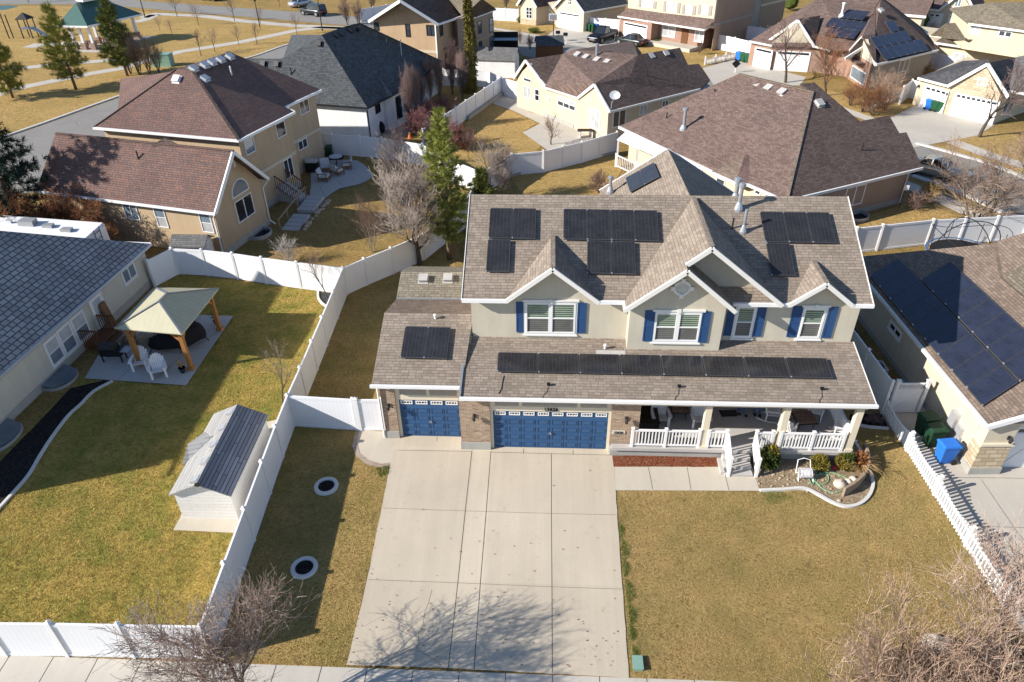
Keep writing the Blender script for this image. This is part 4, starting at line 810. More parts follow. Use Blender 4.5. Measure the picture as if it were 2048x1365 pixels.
walls(H4, 'st_h4', [(f4, 0, 5.92)], [([mid3(f4[0], 5.922), mid3(f4[1], 5.922), mid3(mp, 8.3)], dn*.3)]); walls(H4, 'st_brown', [(f5, 0, 5.92)])
W, Wr, Wb = Wall(f4[0], f4[1]), Wall(f4[1], f4[2]), Wall(f5[1], f5[2])
for tl, br, nx, nz in (((747, 45), (759, 62), 1, 2), ((810, 48), (821.5, 74.5), 1, 2), ((852, 50), (871, 72.4), 2, 1)): window(H4, W, W.rect(tl, br), 'dark_frame', 'glass', nx, nz, .09)
window(H4, Wr, Wr.rect((878, 48), (886.5, 71)), 'dark_frame', 'glass', 2, 1, .09)
for tl, br, pn_ in (((955, 44), (963.5, 66), 'glass'), ((978, 37), (987, 63), 'glass_curtain'), ((957, 83), (964.5, 108), 'glass'), ((979, 74), (989, 98), 'glass')): window(H4, Wb, Wb.rect(tl, br), 'dark_frame', pn_, 1, 2, .08)
m = MB(); W.box(m, 0, W.L, 2.75, 3.05, 0, .05); m.build('storey_band', M['st_cream'], H4); m = MB(); Wb.box(m, 0, Wb.L, 3.0, 3.3, 0, .05); m.build('storey_band', M['st_h4'], H4)
m = MB(); W.box(m, W.L-.25, W.L-.1, .1, 5.8, 0, .12); m.build('downspout', M['white'], H4); wallbit(H4, W, 803, 13, .5, .6, .05, 'st_cream', 'gable_vent')
q = Wr.at(2.2, 3.0, .5); m = MB(); m.obox(q, Wr.d*.9, Wr.n*.5, V((0, 0, .06))-Wr.n*0); m.build('door_canopy', M['sh_umber'], H4); d = MB(); Wr.box(d, 1.5, 2.9, .1, 2.4, -.02, .05); d.build('patio_door', M['glass_dark'], H4)

# --- tan single storey with gables
H5 = thing('gabled_house', 'cream single storey house with brown gabled roof and satellite dish', 'house', (4, 72, 0))
l0, l2 = E(1027.4, 155.5, 2.9), E(1091, 171, 3); A, B = E(1084, 173, 3), E(1154.5, 195.6, 3); C_, D_ = E(1220, 223, 3), E(1400, 178, 3)
lp = slope_plane(A, B, .5); Wg5 = Wall((B.x, B.y), (C_.x, C_.y)); apx = PL(1188.8, 167.8, B, Wg5.n); Wl5 = Wall((l0.x, l0.y), (l2.x, l2.y)); apl = PL(1051, 119.7, l0, Wl5.n)
v1, v2, v3, v4, v5 = [onp(u, v, lp) for u, v in ((1125, 108.6), (1148.7, 99.8), (1242.5, 123.6), (1276, 110), (1260, 153.5))]
rp5 = (C_, (D_-C_).cross(apx-C_)); t1, t2, t3, t4 = [onp(u, v, rp5) for u, v in ((1360, 95.8), (1376, 130), (1398, 128), (1420, 160))]
rim = onp(1091, 171, lp)
roof(H5, 'sh_red', [[rim, v1, v2, v3, v4, v5, apx, B]]); roof(H5, 'sh_umber', [[apx, v5, v4, t1, t2, t3, t4, D_, C_], [apl, v1, rim]])  # slopes facing away take umber, a shaded copy of the red shingle
roof(H5, 'sh_umber', [[v2, E(1265, 82, 4.9), E(1283, 106, 4.4), v4, v3]], .1)
roof(H5, 'sh_red', [[apl, l0, V((l0.x+2, l0.y+4, 3)), v1]], .1)
trims(H5, 'fascia', 'trim', [(l0, apl), (apl, apl.lerp(rim, .35)), (apl.lerp(rim, .35), apl.lerp(rim, .72)-V((0, 0, .05))), (apl.lerp(rim, .72)-V((0, 0, .05)), rim), (B, apx), (apx, C_)], .14, .24); trims(H5, 'gutter', 'trim', [(A, B), (C_, D_)], .13, .17)
back = D_+(A-B)*2.2; f5_ = wpts([l0, l2, A, B, C_, D_, V((D_.x-8, D_.y+8, 0)), V((l0.x+6, l0.y+7, 0))], .3)
foot = [V((l0.x+.3, l0.y, 0)), V((rim.x-.1, rim.y+.45, 0)), V((B.x-.2, B.y+.45, 0)), V((C_.x-.1, C_.y+.5, 0)), V((D_.x, D_.y+.5, 0)), V((D_.x-8, D_.y+9, 0)), V((l0.x+6, l0.y+7, 0))]
Wl, Wm, Wg, Wr = Wall(foot[0], foot[1]), Wall(foot[1], foot[2]), Wall(foot[2], foot[3]), Wall(foot[3], foot[4])
ml, mg = (foot[0]+foot[1])/2, (foot[2]+foot[3])/2
walls(H5, 'st_h5', [(foot, 0, 2.92)], [([mid3(foot[0], 2.921), mid3(foot[1], 2.921), mid3(ml, apl.z-.25)], -Wl.n*.3), ([mid3(foot[2], 2.921), mid3(foot[3], 2.921), mid3(mg, apx.z-.25)], -Wg.n*.3)])
window(H5, Wl, Wl.rect((1047.5, 154), (1063, 167)), 'trim', 'glass', 1, 1, .08); window(H5, Wl, Wl.rect((1047.5, 171), (1063, 200)), 'white', 'glass_curtain', 2, 1, .07)
window(H5, Wl, Wl.rect((1070, 177), (1079, 204)), 'white', 'glass_dark', 1, 2, .07); window(H5, Wm, Wm.rect((1116, 191), (1151, 224)), 'white', 'glass_curtain', 3, 2, .07, 'glass')
window(H5, Wg, Wg.rect((1180, 215), (1200, 262)), 'white', 'glass_curtain', 2, 1, .09, name='patio_door')
for tl, br, p in (((1226, 224), (1250, 250), 'glass'), ((1279, 211), (1293, 228), 'glass_curtain'), ((1324, 202), (1336, 212), 'glass')): window(H5, Wr, Wr.rect(tl, br), 'trim', p, 2, 1, .09)
m = MB(); Wm.box(m, 0, Wm.L, -.1, .4, 0, .05); m.build('foundation', M['foundation'], H5); wallbit(H5, Wm, 1097, 197, .35, .45, .06, 'trim', 'wall_vent')
for u, v in ((1155, 111), (1172, 116), (1194, 121.5), (1214, 126)): box_vent(H5, onp(u, v, lp), lp[1], 'tarp', .26)
for u, v in ((1302, 114), (1331, 108.5)): box_vent(H5, onp(u, v, rp5), rp5[1], 'pink' if False else 'tarp', .26)
stack(H5, onp(1193, 112, lp)+V((0, 0, .1)), .8, .12, True, 'galv', False); stack(H5, onp(1293, 156, rp5), .7, .05, False, 'iron', False)

# --- big brown roof behind the main house
H6 = thing('single_storey_house', 'single storey house with wide reddish brown hip roof behind the main house', 'house', (15, 52, 0))
e0_, c6, r6 = E(1238, 253.5, 2.75), E(1571.7, 401.6, 2.75), E(1845.6, 335.7, 2.75); Rr, R0 = E(1624, 183, 7.0), E(1478, 148, 7.0)
p6 = (c6, (r6-c6).cross(Rr-c6)); s6 = [onp(u, v, p6) for u, v in ((1813, 265), (1799, 267), (1778.5, 231), (1720, 243), (1629, 165.3), (1600, 168))]
roof(H6, 'sh_red', [[e0_, c6, Rr, R0]]); roof(H6, 'sh_umber', [[c6, r6]+s6+[Rr]])  # shade of the right slope painted in with the darker umber shingle
fp6 = (c6, (Rr-c6).cross(e0_-c6)); ba = onp(1489, 314, fp6)+V((0, 0, .15)); roof(H6, 'sh_tan', [[E(1425.5, 345, 2.74), E(1472, 366, 2.74), ba]], .1); roof(H6, 'sh_brown', [[E(1472, 366, 2.74), E(1497, 369, 2.74), ba+V((.35, 0, 0)), ba]], .1)
trims(H6, 'ridge_cap', 'sh_tan', [(R0, Rr), (Rr, c6)], .28, .07); trims(H6, 'gutter', 'trim', [(e0_, E(1425.5, 343, 2.75)), (E(1425.5, 345, 2.75), E(1472, 366, 2.75)), (E(1472, 366, 2.75), E(1497, 369, 2.75)), (E(1497, 369, 2.75), c6), (c6, r6)], .14, .18)
kb = r6+dirv(120)*11; f6 = wpts([e0_, c6, r6, kb], .5)
walls(H6, 'st_yellow', [(f6, 0, 2.66)]); Wf, Wr = Wall(f6[0], f6[1]), Wall(f6[1], f6[2])
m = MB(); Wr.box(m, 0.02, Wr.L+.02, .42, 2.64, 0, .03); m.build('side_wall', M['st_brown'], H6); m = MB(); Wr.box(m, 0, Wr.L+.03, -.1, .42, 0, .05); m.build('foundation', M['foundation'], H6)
window(H6, Wr, Wr.rect((1694, 376), (1722, 407)), 'white', 'glass_sky', 2, 1, .09)
for tl, br in (((1357, 317), (1372, 336)), ((1376, 325), (1391, 344)), ((1394, 333), (1404, 350)), ((1434, 353), (1449, 377)), ((1511, 377), (1521, 393)), ((1531, 384), (1541, 398))): window(H6, Wf, Wf.rect(tl, br), 'white', 'glass', 1, 1, .08)
aw = [E(1234, 279, 2.3), E(1251.6, 263.4, 2.55), E(1334, 296, 2.55), E(1313.6, 313, 2.3)]; roof(H6, 'awning', [aw], .06, 'patio_cover')
for q in (aw[0].lerp(aw[3], .04), aw[0].lerp(aw[3], .55), aw[0].lerp(aw[3], .97)): m = MB(); m.box(q.x-.06, q.y-.06, 0, q.x+.06, q.y+.06, 2.24); m.build('cover_post', M['white'], H6)
for A, B in ((aw[0], aw[0].lerp(aw[3], .5)), (aw[0].lerp(aw[3], .55), aw[0].lerp(aw[3], .97))): railing(H6, (A.x, A.y-.1), (B.x, B.y-.1), .05, .05, 1.0, gap=.2)
for u, v in ((1492, 164), (1514, 171), (1537, 178), (1564, 186)): box_vent(H6, onp(u, v, fp6), fp6[1], 'tarp', .26)
box_vent(H6, onp(1638, 208, p6), p6[1], 'tarp', .26); stack(H6, onp(1367, 258, fp6), 1.4, .12, True); stack(H6, onp(1428, 190, fp6), .4, .05, False, 'iron', False); stack(H6, onp(1333, 237, fp6), .4, .05, False, 'iron', False); stack(H6, onp(1723, 301, p6), .5, .05, False, 'iron', False)
m = MB(); q = Wr.at(Wr.L-.25, 0, .1); m.tube([r6-V((.2, 0, .2)), q+V((0, 0, 2.5)), q+V((0, 0, .1))], .05, 6); m.build('downspout', M['white'], H6)

# --- near right: tan roof with solar arrays
H7 = thing('solar_roof_house', 'beige house with stone garage pier and large solar arrays on its tan roof', 'house', (20, 29, 0))
A, B = E(1975, 853, 2.7), E(1695, 516, 2.7); sp = slope_plane(B, A, .4); dl = (B-A).normalized(); nr = V((1, .05, 0)).normalized(); n7 = sp[1]
top = lambda p, w: p+nr*w+V((0, 0, .4*w)); q1 = onp(1725, 512, sp); q2 = onp(2048, 482, sp)
hipd = q2-B; T1 = B+hipd*1.25; T0 = top(A, (T1-B).dot(nr)); R8 = T1+nr*8-V((0, 0, 3.2)); F8 = T0+nr*8-V((0, 0, 3.2))
roof(H7, 'sh_tan', [[A, B, T1, T0], [T0, T1, R8, F8], [B, T1, R8]])
cg = [onp(1990, 484, sp)+V((0, 0, .02)), onp(2004, 559, sp)+V((0, 0, .02)), onp(2100, 640, sp)+V((0, 0, .02))]; roof(H7, 'sh_tan', [[cg[0], cg[1], cg[1]+nr*5+V((0, 2.2, 2.6)), cg[0]+nr*4+V((0, -1, 2.2))]], .08); roof(H7, 'sh_olive', [[cg[1], cg[2], cg[1]+nr*5+V((0, 2.2, 2.6))]], .08)
trims(H7, 'ridge_cap', 'sh_tan', [(cg[0], cg[1]), (cg[1], cg[2])], .2, .06)
trims(H7, 'gutter', 'trim', [(A, B)], .13, .14); trims(H7, 'fascia', 'white', [(A, T0)], .12, .2)
Ai, Bi = A+nr*.45+dl*.5, B+nr*.45-dl*.4; far = Ai+nr*14
walls(H7, 'st_h7', [([Ai, Ai+nr*14, Bi+nr*14, Bi], -.2, 2.8)], [([mid3(Ai, 2.801), mid3(Ai+nr*14, 2.801), mid3(Ai+nr*7, 5.4)], dl*.3)])
W, Wf = Wall(Ai, Bi), Wall(Ai, far)
window(H7, W, W.rect((1783, 641), (1800, 681)), 'white', 'glass_dark', 2, 1, .07, None, .06)
p = V((Ai.x, Ai.y, -.05)); m = MB(); m.obox(p+V((.42, -.02, 1.0)), (.62, .03, 0), (0, .35, 0), (0, 0, .62)); m.build('stone_pier', M['stone'], H7); m = MB(); m.obox(p+V((.42, -.02, .13)), (.66, .03, 0), (0, .39, 0), (0, 0, .25)); m.build('foundation', M['foundation'], H7)
m = MB(); m.obox(p+V((.42, -.02, 1.66)), (.68, .03, 0), (0, .41, 0), (0, 0, .06)); m.build('pier_cap', M['cream_trim'], H7); m = MB(); m.obox(p+V((.42, -.02, 2.22)), (.58, .03, 0), (0, .3, 0), (0, 0, .5)); m.build('pier_wall', M['st_h7'], H7)
m = MB(); Wf.box(m, 1.1, 6.5, -.15, 2.25, 0, .05); do = m.build('garage_door', M['door_white'], H7); m = MB()
for i in range(4):
    x = 1.15+i*1.35; Wf.box(m, x, x+.12, -.1, 2.2, .05, .075); m.beam(Wf.at(x+.1, .1, .062), Wf.at(x+1.3, 1.75, .062), .1, .02, Wf.n); Wf.box(m, x+.12, x+1.35, 1.78, 1.9, .05, .075)
m.build('door_brace', M['white'], do); m = MB(); Wf.box(m, 1.3, 6.4, 1.95, 2.12, .05, .06); m.build('window', M['glass_dark'], do)
m = MB(); Wf.box(m, 1.0, 6.6, 2.25, 2.45, 0, .1); m.build('door_casing', M['cream_trim'], H7); lantern(H7, Wf.at(.75, 1.95, .36), Wf.n)
for u, v, w, h, o in ((1913, 838, .42, .75, .22), (1922, 861, .4, .42, .14), (1918, 878, .36, .36, .12)): wallbit(H7, W, u, v, w, h, o, 'rail_silver', 'meter_box')
m = MB(); W.box(m, .35, .45, .1, 2.5, 0, .1); m.build('downspout', M['cream_trim'], H7)
m = MB(); W.box(m, 0, W.L, -.2, .3, 0, .04); m.build('foundation', M['foundation'], H7)
nn7 = n7.normalized()
tl, tr, bl = [onp(u, v, sp)+nn7*.13 for u, v in ((1740, 555.6), (1797, 520.5), (1964.4, 817))]
ew = (bl-tl)/9; wv = (tr-tl)
solar_vec(tl, ew, wv, 9, nn7, H7)
solar_vec(tl+wv*1.03+ew*2, ew, wv, 7, nn7, H7)

# --- brick house with solar, upper right
H8 = thing('brick_house', 'brick house with brown gables and solar panels at the cul de sac driveway', 'house', (33, 86, 0))
l0 = E(1499, 82, 2.8); l1 = E(1545, 91, 2.8); g1a, g1p, g1b = E(1539, 79, 3.2), E(1596, 39, 5.6), E(1629.4, 92, 3.0); m0 = E(1660, 101, 2.8); m1 = E(1700, 103, 3.0)
up = E(1640, -6, 7.0); ur = E(1763, -6, 7.2); v0, v1 = E(1750, 15.6, 6.2), E(1750.7, 67.5, 4.9); g2p, g2b, g2a = E(1725, 73, 4.8), E(1752.6, 129, 2.8), E(1700, 100, 3.0)
r8, r8b = E(1877, 100, 2.8), E(1842, 54, 2.8)
roof(H8, 'sh_red', [[l0, l1, g1b, m0, g2a, g2p, v1, v0, ur, up]]); roof(H8, 'sh_umber', [[g2p, g2b, r8, r8b, ur, v0, v1]])  # lit front in red, shaded side in a darker copy, gables too
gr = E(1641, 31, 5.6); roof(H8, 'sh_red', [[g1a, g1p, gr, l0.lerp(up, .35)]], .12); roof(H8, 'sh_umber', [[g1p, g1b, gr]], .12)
roof(H8, 'sh_red', [[E(1691, 115, 2.9), g2a, g2p, E(1730, 91, 3.9)]], .1)
trims(H8, 'fascia', 'trim', [(g1a, g1p), (g1p, g1b), (g2a, g2p), (E(1691, 116, 2.9), E(1730, 91, 3.95)), (E(1730, 91, 3.95), g2b)], .16, .28); trims(H8, 'gutter', 'trim', [(l0, l1), (E(1539, 79.5, 3.0), g1b), (g1b, m0), (g2b, r8)], .16, .2)
foot = [V((l0.x+.3, l0.y+.3, 0)), V((l1.x, l1.y+.4, 0)), V((g1b.x-.1, g1b.y+.5, 0)), V((m0.x, m0.y+1.5, 0)), V((g2a.x+.3, g2a.y+.4, 0)), V((g2b.x-.3, g2b.y+.5, 0)), V((r8.x-.5, r8.y+.2, 0)), V((r8b.x, r8b.y, 0)), V((l0.x+6, l0.y+9, 0))]
Wa, Wb_, Wc, Wd = Wall(foot[0], foot[1]), Wall(foot[1], foot[2]), Wall(foot[4], foot[5]), Wall(foot[5], foot[6]); mg = (foot[1]+foot[2])/2; mc = (foot[4]+foot[5])/2
walls(H8, 'brick_red', [(foot, 0, 2.75)]); 
walls(H8, 'st_cream', [], [([mid3(foot[1], 2.9), mid3(foot[2], 2.9), mid3(mg, 5.3)], -Wb_.n*.3), ([mid3(foot[4], 2.76), mid3(foot[5], 2.76), mid3(mc, 4.6)], -Wc.n*.3)], 'gable_wall')
m = MB(); Wd.box(m, .5, Wd.L, 0, 2.74, 0, .04); m.build('side_wall', M['st_greige'], H8)
for W_, tl, br, nm in ((Wa, (1511, 96), (1541, 133), 'garage_door'), (Wb_, (1552, 110), (1612, 155), 'garage_door')):
    r = W_.rect(tl, br); r = (r[0], r[1], 0, 2.2); d = MB(); W_.box(d, *r, -.02, .06); do = d.build(nm, M['door_white'], H8); d = MB(); W_.box(d, r[0]+.2, r[1]-.2, 1.85, 2.08, .06, .07); d.build('window', M['glass_dark'], do)
window(H8, Wc, Wc.rect((1706, 130), (1727, 172)), 'trim', 'glass_sky', 1, 1, .1); window(H8, Wd, Wd.rect((1801, 121), (1814, 142)), 'white', 'glass', 2, 1, .1)
m = MB(); q = Wc; q.box(m, -.2, q.L*.75, 2.3, 2.45, 0, .9); m.build('pent_roof', M['sh_red'], H8)
fpl = (g1b, (up-l0).cross(m0-l0)); fpl = (fpl[0], fpl[1] if fpl[1].z > 0 else -fpl[1]); rpl = (g2b, (r8-g2b).cross(g2p-g2b)); rpl = (rpl[0], rpl[1] if rpl[1].z > 0 else -rpl[1])
for tl, tr, bl, n, pl_, lb in (((1695, 22.5), (1740, 27), (1680, 39), 3, fpl, '%s panel in the topmost solar row on the brick house front roof'), ((1663.6, 38.7), (1737.6, 49), (1649.5, 55.7), 5, fpl, '%s panel in the wide middle solar row on the brick house front roof'), ((1659.7, 59.7), (1720, 65.5), (1647, 75.3), 4, fpl, '%s panel in the lowest solar row on the brick house front roof'),
                       ((1767, 48), (1785, 45), (1779, 68.5), 1, rpl, 'single blue panel highest on the brick house side roof'), ((1737, 79), (1808.4, 64.5), (1749.7, 99.8), 5, rpl, '%s panel in the upper blue solar row on the brick house side roof'), ((1750.7, 100.7), (1838.7, 82), (1767, 124), 6, rpl, '%s panel in the lower blue solar row on the brick house side roof')):
    solar_quads(tl, tr, bl, n, pl_, H8, lift=.25)
stack(H8, onp(1682, 36, fpl)+V((0, 0, .2)), 1.2, .12, True, 'white'); box_vent(H8, onp(1760, 26, rpl)+V((0, 0, .2)), rpl[1], 'tarp', .26)

# --- stone garage with grey roof, right
H9 = thing('stone_house', 'stone fronted house with grey gable roof and two white garage doors', 'house', (41, 72, 0))
l0, l1, ap, rt = E(1836, 155.5, 2.7), E(1895.4, 171, 2.7), E(1976.6, 126, 5.2), E(2018.7, 194, 2.7); lb = E(1926, 122, 4.4); rr1, rr2, rr3 = E(2031, 115, 5.0), E(2100, 100, 5.6), E(2100, 196, 2.7)
roof(H9, 'sh_charcoal', [[l0, l1, ap, ap+V((.6, 1.2, 0)), lb]]); roof(H9, 'sh_charcoal', [[ap, rt, E(2017, 181, 3.0), rr1]]); roof(H9, 'sh_grey', [[rr1, E(2017, 181, 3.0), rr3, rr2]])
trims(H9, 'fascia', 'trim', [(l1, ap), (ap, rt)], .16, .28); trims(H9, 'gutter', 'trim', [(l0, l1), (E(2017, 181, 3.0), rr3)], .16, .2)
foot = [V((l0.x+.3, l0.y+.2, 0)), V((l1.x+.1, l1.y+.45, 0)), V((rt.x-.4, rt.y+.5, 0)), V((rt.x+6, rt.y+5.5, 0)), V((l0.x+9, l0.y+9, 0))]
Wa, Wb_ = Wall(foot[0], foot[1]), Wall(foot[1], foot[2]); mg = foot[1].lerp(foot[2], .56)
walls(H9, 'st_yellow', [(foot, 0, 2.62)]); W3 = Wall(foot[2], foot[3])
m = MB(); Wb_.box(m, 0, Wb_.L, 0, 2.62, 0, .04); m.plate([mid3(foot[1]+Wb_.n*.04, 2.621), mid3(foot[2]+Wb_.n*.04, 2.621), mid3(mg+Wb_.n*.04, 4.95)], -Wb_.n*.3); m.build('stone_wall', M['stone'], H9)
for W_, tl, br in ((Wa, (1849, 178), (1890, 212)), (Wb_, (1908, 195), (1987, 243))):
    r = W_.rect(tl, br); r = (r[0], r[1], 0, 2.15); d = MB(); W_.box(d, *r, -.02, .09); do = d.build('garage_door', M['door_white'], H9); d = MB(); n = 2 if W_ is Wa else 4
    for i in range(n*2): x = r[0]+.25+(r[1]-r[0]-.4)*i/(n*2); W_.box(d, x, x+(r[1]-r[0])/(n*2)*.6, 1.8, 2.0, .09, .10)
    d.build('window', M['glass_dark'], do)
window(H9, Wb_, Wb_.rect((1958, 155), (1973, 174)), 'trim', 'glass_sky', 2, 1, .12, name='attic_window'); lantern(H9, Wb_.at(.4, 1.9, .06), Wb_.n); lantern(H9, Wa.at(.2, 1.9, .04), Wa.n)
window(H9, W3, (1.2, 3.2, .6, 2.2), 'white', 'glass_sky', 2, 1, .1)
# --- yellow two storey, far right
H10 = thing('two_storey_house', 'yellow two storey house with olive shingle roofs beside the stone fronted garage', 'house', (48, 88, 0))
a1, a2, a3, a4, a5, a6 = E(1860, 71.4, 2.8), E(1884, 74, 2.9), E(1870, 85, 2.8), E(1969, 99.8, 2.8), E(1973, 94, 2.8), E(2080, 112, 2.8)
roof(H10, 'sh_olive', [[a3, a4, E(1985, 80, 4.0), E(1933, 79, 4.0), E(1940, 45, 4.6), E(1891.5, 47, 4.6), a1, a2]]); roof(H10, 'sh_olive', [[a5, a6, E(2080, 97, 4.0), E(1985, 80, 4.0)]])
u0, u1, u2 = E(1937.5, 47, 5.6), E(2080, 66, 5.6), E(1986, 5, 7.6); roof(H10, 'sh_olive', [[u0, u1, E(2080, 5, 7.8), u2]]); roof(H10, 'sh_olive', [[u0, u2, u0+V((2, 9, 0))]])
trims(H10, 'gutter', 'trim', [(a3, a4), (a5, a6), (u0, u1), (a1, a2)], .16, .2)
fl = [V((a3.x+.3, a3.y+.6, 0)), V((a4.x, a4.y+.6, 0)), V((a6.x, a6.y+.6, 0)), V((a6.x+2, a6.y+9, 0)), V((a1.x, a1.y+7, 0)), V((a1.x, a1.y, 0))]; fu = [V((u0.x+.3, u0.y+.4, 0)), V((u1.x, u1.y+.4, 0)), V((u1.x+2, u1.y+8, 0)), V((u0.x+2, u0.y+8, 0))]
walls(H10, 'st_yellow', [(fl, 0, 2.75), (fu, 2.9, 5.55)]); Wl, Wu = Wall(fl[0], fl[1]), Wall(fu[0], fu[1])
for W_, tl, br, p in ((Wu, (1942, 53), (1958, 71), 'glass_curtain'), (Wu, (1999, 60), (2022, 77), 'glass'), (Wl, (1908, 104), (1931, 122), 'glass_curtain')): window(H10, W_, W_.rect(tl, br), 'white', p, 2, 1, .12)
# --- two storey with porch, top centre right
H11 = thing('two_storey_house', 'cream two storey house with long brown porch roof and brick piers', 'house', (15, 104, 0))
a, b, c2 = E(1235.7, 32.5, 2.8), E(1409.3, 59.7, 2.8), E(1432, 42, 3.4); t0, t1, t2 = E(1256, 16.6, 3.9), E(1322, 26, 3.9), E(1432, 39, 3.9)
roof(H11, 'sh_red', [[a, b, c2, t2, t1, t0]]); trims(H11, 'gutter', 'trim', [(a, b), (b, c2)], .16, .2)
ua, ub = V((t0.x, t0.y+.3, 0)), V((t2.x-.2, t2.y+.3, 0)); dnn = dirv(48); uc, ud = ub+dnn*10, ua+dnn*10
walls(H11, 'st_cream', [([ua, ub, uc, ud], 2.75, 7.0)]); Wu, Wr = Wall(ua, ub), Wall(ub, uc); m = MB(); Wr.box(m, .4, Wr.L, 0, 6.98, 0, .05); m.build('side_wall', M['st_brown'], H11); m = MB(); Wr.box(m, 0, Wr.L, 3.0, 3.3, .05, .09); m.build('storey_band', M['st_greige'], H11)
roof(H11, 'sh_red', [[V((ua.x, ua.y-.4, 6.9)), V((ub.x+.4, ub.y-.4, 6.9)), V((uc.x, uc.y, 7.4)), V((ud.x, ud.y, 7.4))]])
for tl, br in (((1284, 0), (1306, 17)), ((1334, 3), (1353, 26)), ((1372, 10), (1384, 30)), ((1404, 10), (1416, 31))):
    r = Wu.rect(tl, br); window(H11, Wu, r, 'white', 'glass_pale', 2, 1, .1); m = MB(); Wu.box(m, r[0]-.45, r[0]-.08, r[2], r[3], 0, .06); m.build('shutter', M['st_greige'], H11); m = MB(); Wu.box(m, r[1]+.08, r[1]+.45, r[2], r[3], 0, .06); m.build('shutter', M['st_greige'], H11)
lw = [V((a.x+.3, a.y+.4, 0)), V((E(1305, 45, 2.8).x, E(1305, 45, 2.8).y+.4, 0))]; Wl = Wall(lw[0], lw[1]); m = MB(); Wl.box(m, 0, Wl.L, 0, 2.7, -2.5, 0); m.build('garage_wall', M['brick_red'], H11)
r = Wl.rect((1250, 48), (1297, 82)); d = MB(); Wl.box(d, .9, Wl.L-.7, 0, 2.2, -.02, .06); do = d.build('garage_door', M['door_white'], H11); d = MB(); Wl.box(d, 1.1, Wl.L-.9, 1.85, 2.05, .06, .07); d.build('window', M['glass_dark'], do)
pw = [V((lw[1].x, lw[1].y+2.0, 0)), V((b.x-.3, b.y+2.0, 0))]; Wp = Wall(pw[0], pw[1]); m = MB(); m.prism([pw[0], pw[1], uc, ud], 0, 2.74); m.build('porch_wall', M['brick_red'], H11); m = MB(); Wp.box(m, 0, Wp.L+.4, 0, .45, .02, 2.3); m.build('porch_floor', M['concrete'], H11)
window(H11, Wp, (2.0, 4.2, .9, 2.3), 'white', 'glass_curtain', 2, 1, .1); d = MB(); Wp.box(d, 5.2, 6.2, .45, 2.5, 0, .06); d.build('front_door', M['deck'], H11); window(H11, Wp, (7.2, 8.6, .9, 2.3), 'white', 'glass_curtain', 2, 1, .1)
for u, v in ((1338, 83), (1370, 89), (1407, 92)): q = G(u, v); m = MB(); m.box(q.x-.14, q.y-.14, 0, q.x+.14, q.y+.14, 2.75); m.build('porch_column', M['cream_trim'], H11)
# --- cream garage house, top centre
H12 = thing('gabled_house', 'cream gabled house with white double garage door at the top edge', 'house', (6, 114, 0))
a, b, c2 = E(1105, 15, 2.7), E(1168, 25, 2.7), E(1258, 9, 2.7); g = (a+b)/2+V((0, 0, 2.6)); dnn = dirv(42)
roof(H12, 'sh_dark', [[b, c2, g+dnn*9.3, g]]); roof(H12, 'sh_umber', [[a, a+dnn*9, g+dnn*9.3, g]]); trims(H12, 'fascia', 'trim', [(a, g), (g, b)], .18, .3); trims(H12, 'gutter', 'trim', [(b, c2)], .16, .2)
foot = wpts([a, b, c2, a+dnn*9], .35); W, Wr = Wall(foot[0], foot[1]), Wall(foot[1], foot[2]); mg = (foot[0]+foot[1])/2
walls(H12, 'st_cream', [(foot, 0, 2.64)], [([mid3(foot[0], 2.641), mid3(foot[1], 2.641), mid3(mg, 5.0)], -W.n*.3)])
d = MB(); W.box(d, .55, W.L-.55, 0, 2.3, -.02, .06); do = d.build('garage_door', M['door_white'], H12); d = MB(); W.box(d, .8, W.L-.8, 1.95, 2.12, .06, .07); d.build('window', M['glass_dark'], do); window(H12, W, (W.L/2-.35, W.L/2+.35, 3.3, 4.2), 'trim', 'glass_dark', 2, 2, .08, name='attic_window')
a, b = E(1033, 10, 2.7), E(1073, 14, 2.7); g = (a+b)/2+V((0, 0, 2.2)); roof(H12, 'sh_umber', [[b, b+dnn*8, g+dnn*8, g], [a, a+dnn*8, g+dnn*8, g]]); trims(H12, 'fascia', 'trim', [(a, g), (g, b)], .18, .3)
foot2 = wpts([a, b, b+dnn*8, a+dnn*8], .35); W = Wall(foot2[0], foot2[1]); mg = (foot2[0]+foot2[1])/2; lk = [foot2[1]+dnn*2, foot[0]+dnn*2, foot[0]+dnn*7, foot2[1]+dnn*7]
walls(H12, 'st_cream', [(foot2, 0, 2.64), (lk, 0, 3.0)], [([mid3(foot2[0], 2.641), mid3(foot2[1], 2.641), mid3(mg, 4.6)], -W.n*.3)]); m = MB(); W.box(m, 0, W.L, 0, .8, 0, .05); m.build('brick_base', M['stone'], H12); window(H12, W, (1.0, 2.1, .9, 2.5), 'white', 'glass_dark', 2, 3, .08)
# --- others at the top edge
H13 = thing('two_storey_house', 'grey two tone two storey house behind the blue shaded fence at the top', 'house', (31, 108, 0))
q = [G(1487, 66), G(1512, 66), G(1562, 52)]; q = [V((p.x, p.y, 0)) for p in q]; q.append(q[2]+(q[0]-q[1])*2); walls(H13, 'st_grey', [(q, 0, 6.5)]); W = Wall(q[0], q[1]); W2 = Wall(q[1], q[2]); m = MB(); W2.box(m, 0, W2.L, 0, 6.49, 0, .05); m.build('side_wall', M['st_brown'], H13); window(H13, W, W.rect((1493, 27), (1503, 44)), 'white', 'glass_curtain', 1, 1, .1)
m = MB(); W2.box(m, 0, W2.L, 3.4, 3.7, .05, .09); m.build('storey_band', M['st_cream'], H13); roof(H13, 'sh_umber', [[mid3(x, 6.5) for x in q]])
H14 = thing('gabled_house', 'cream house with three car white garage doors at the top right edge', 'house', (56, 112, 0))
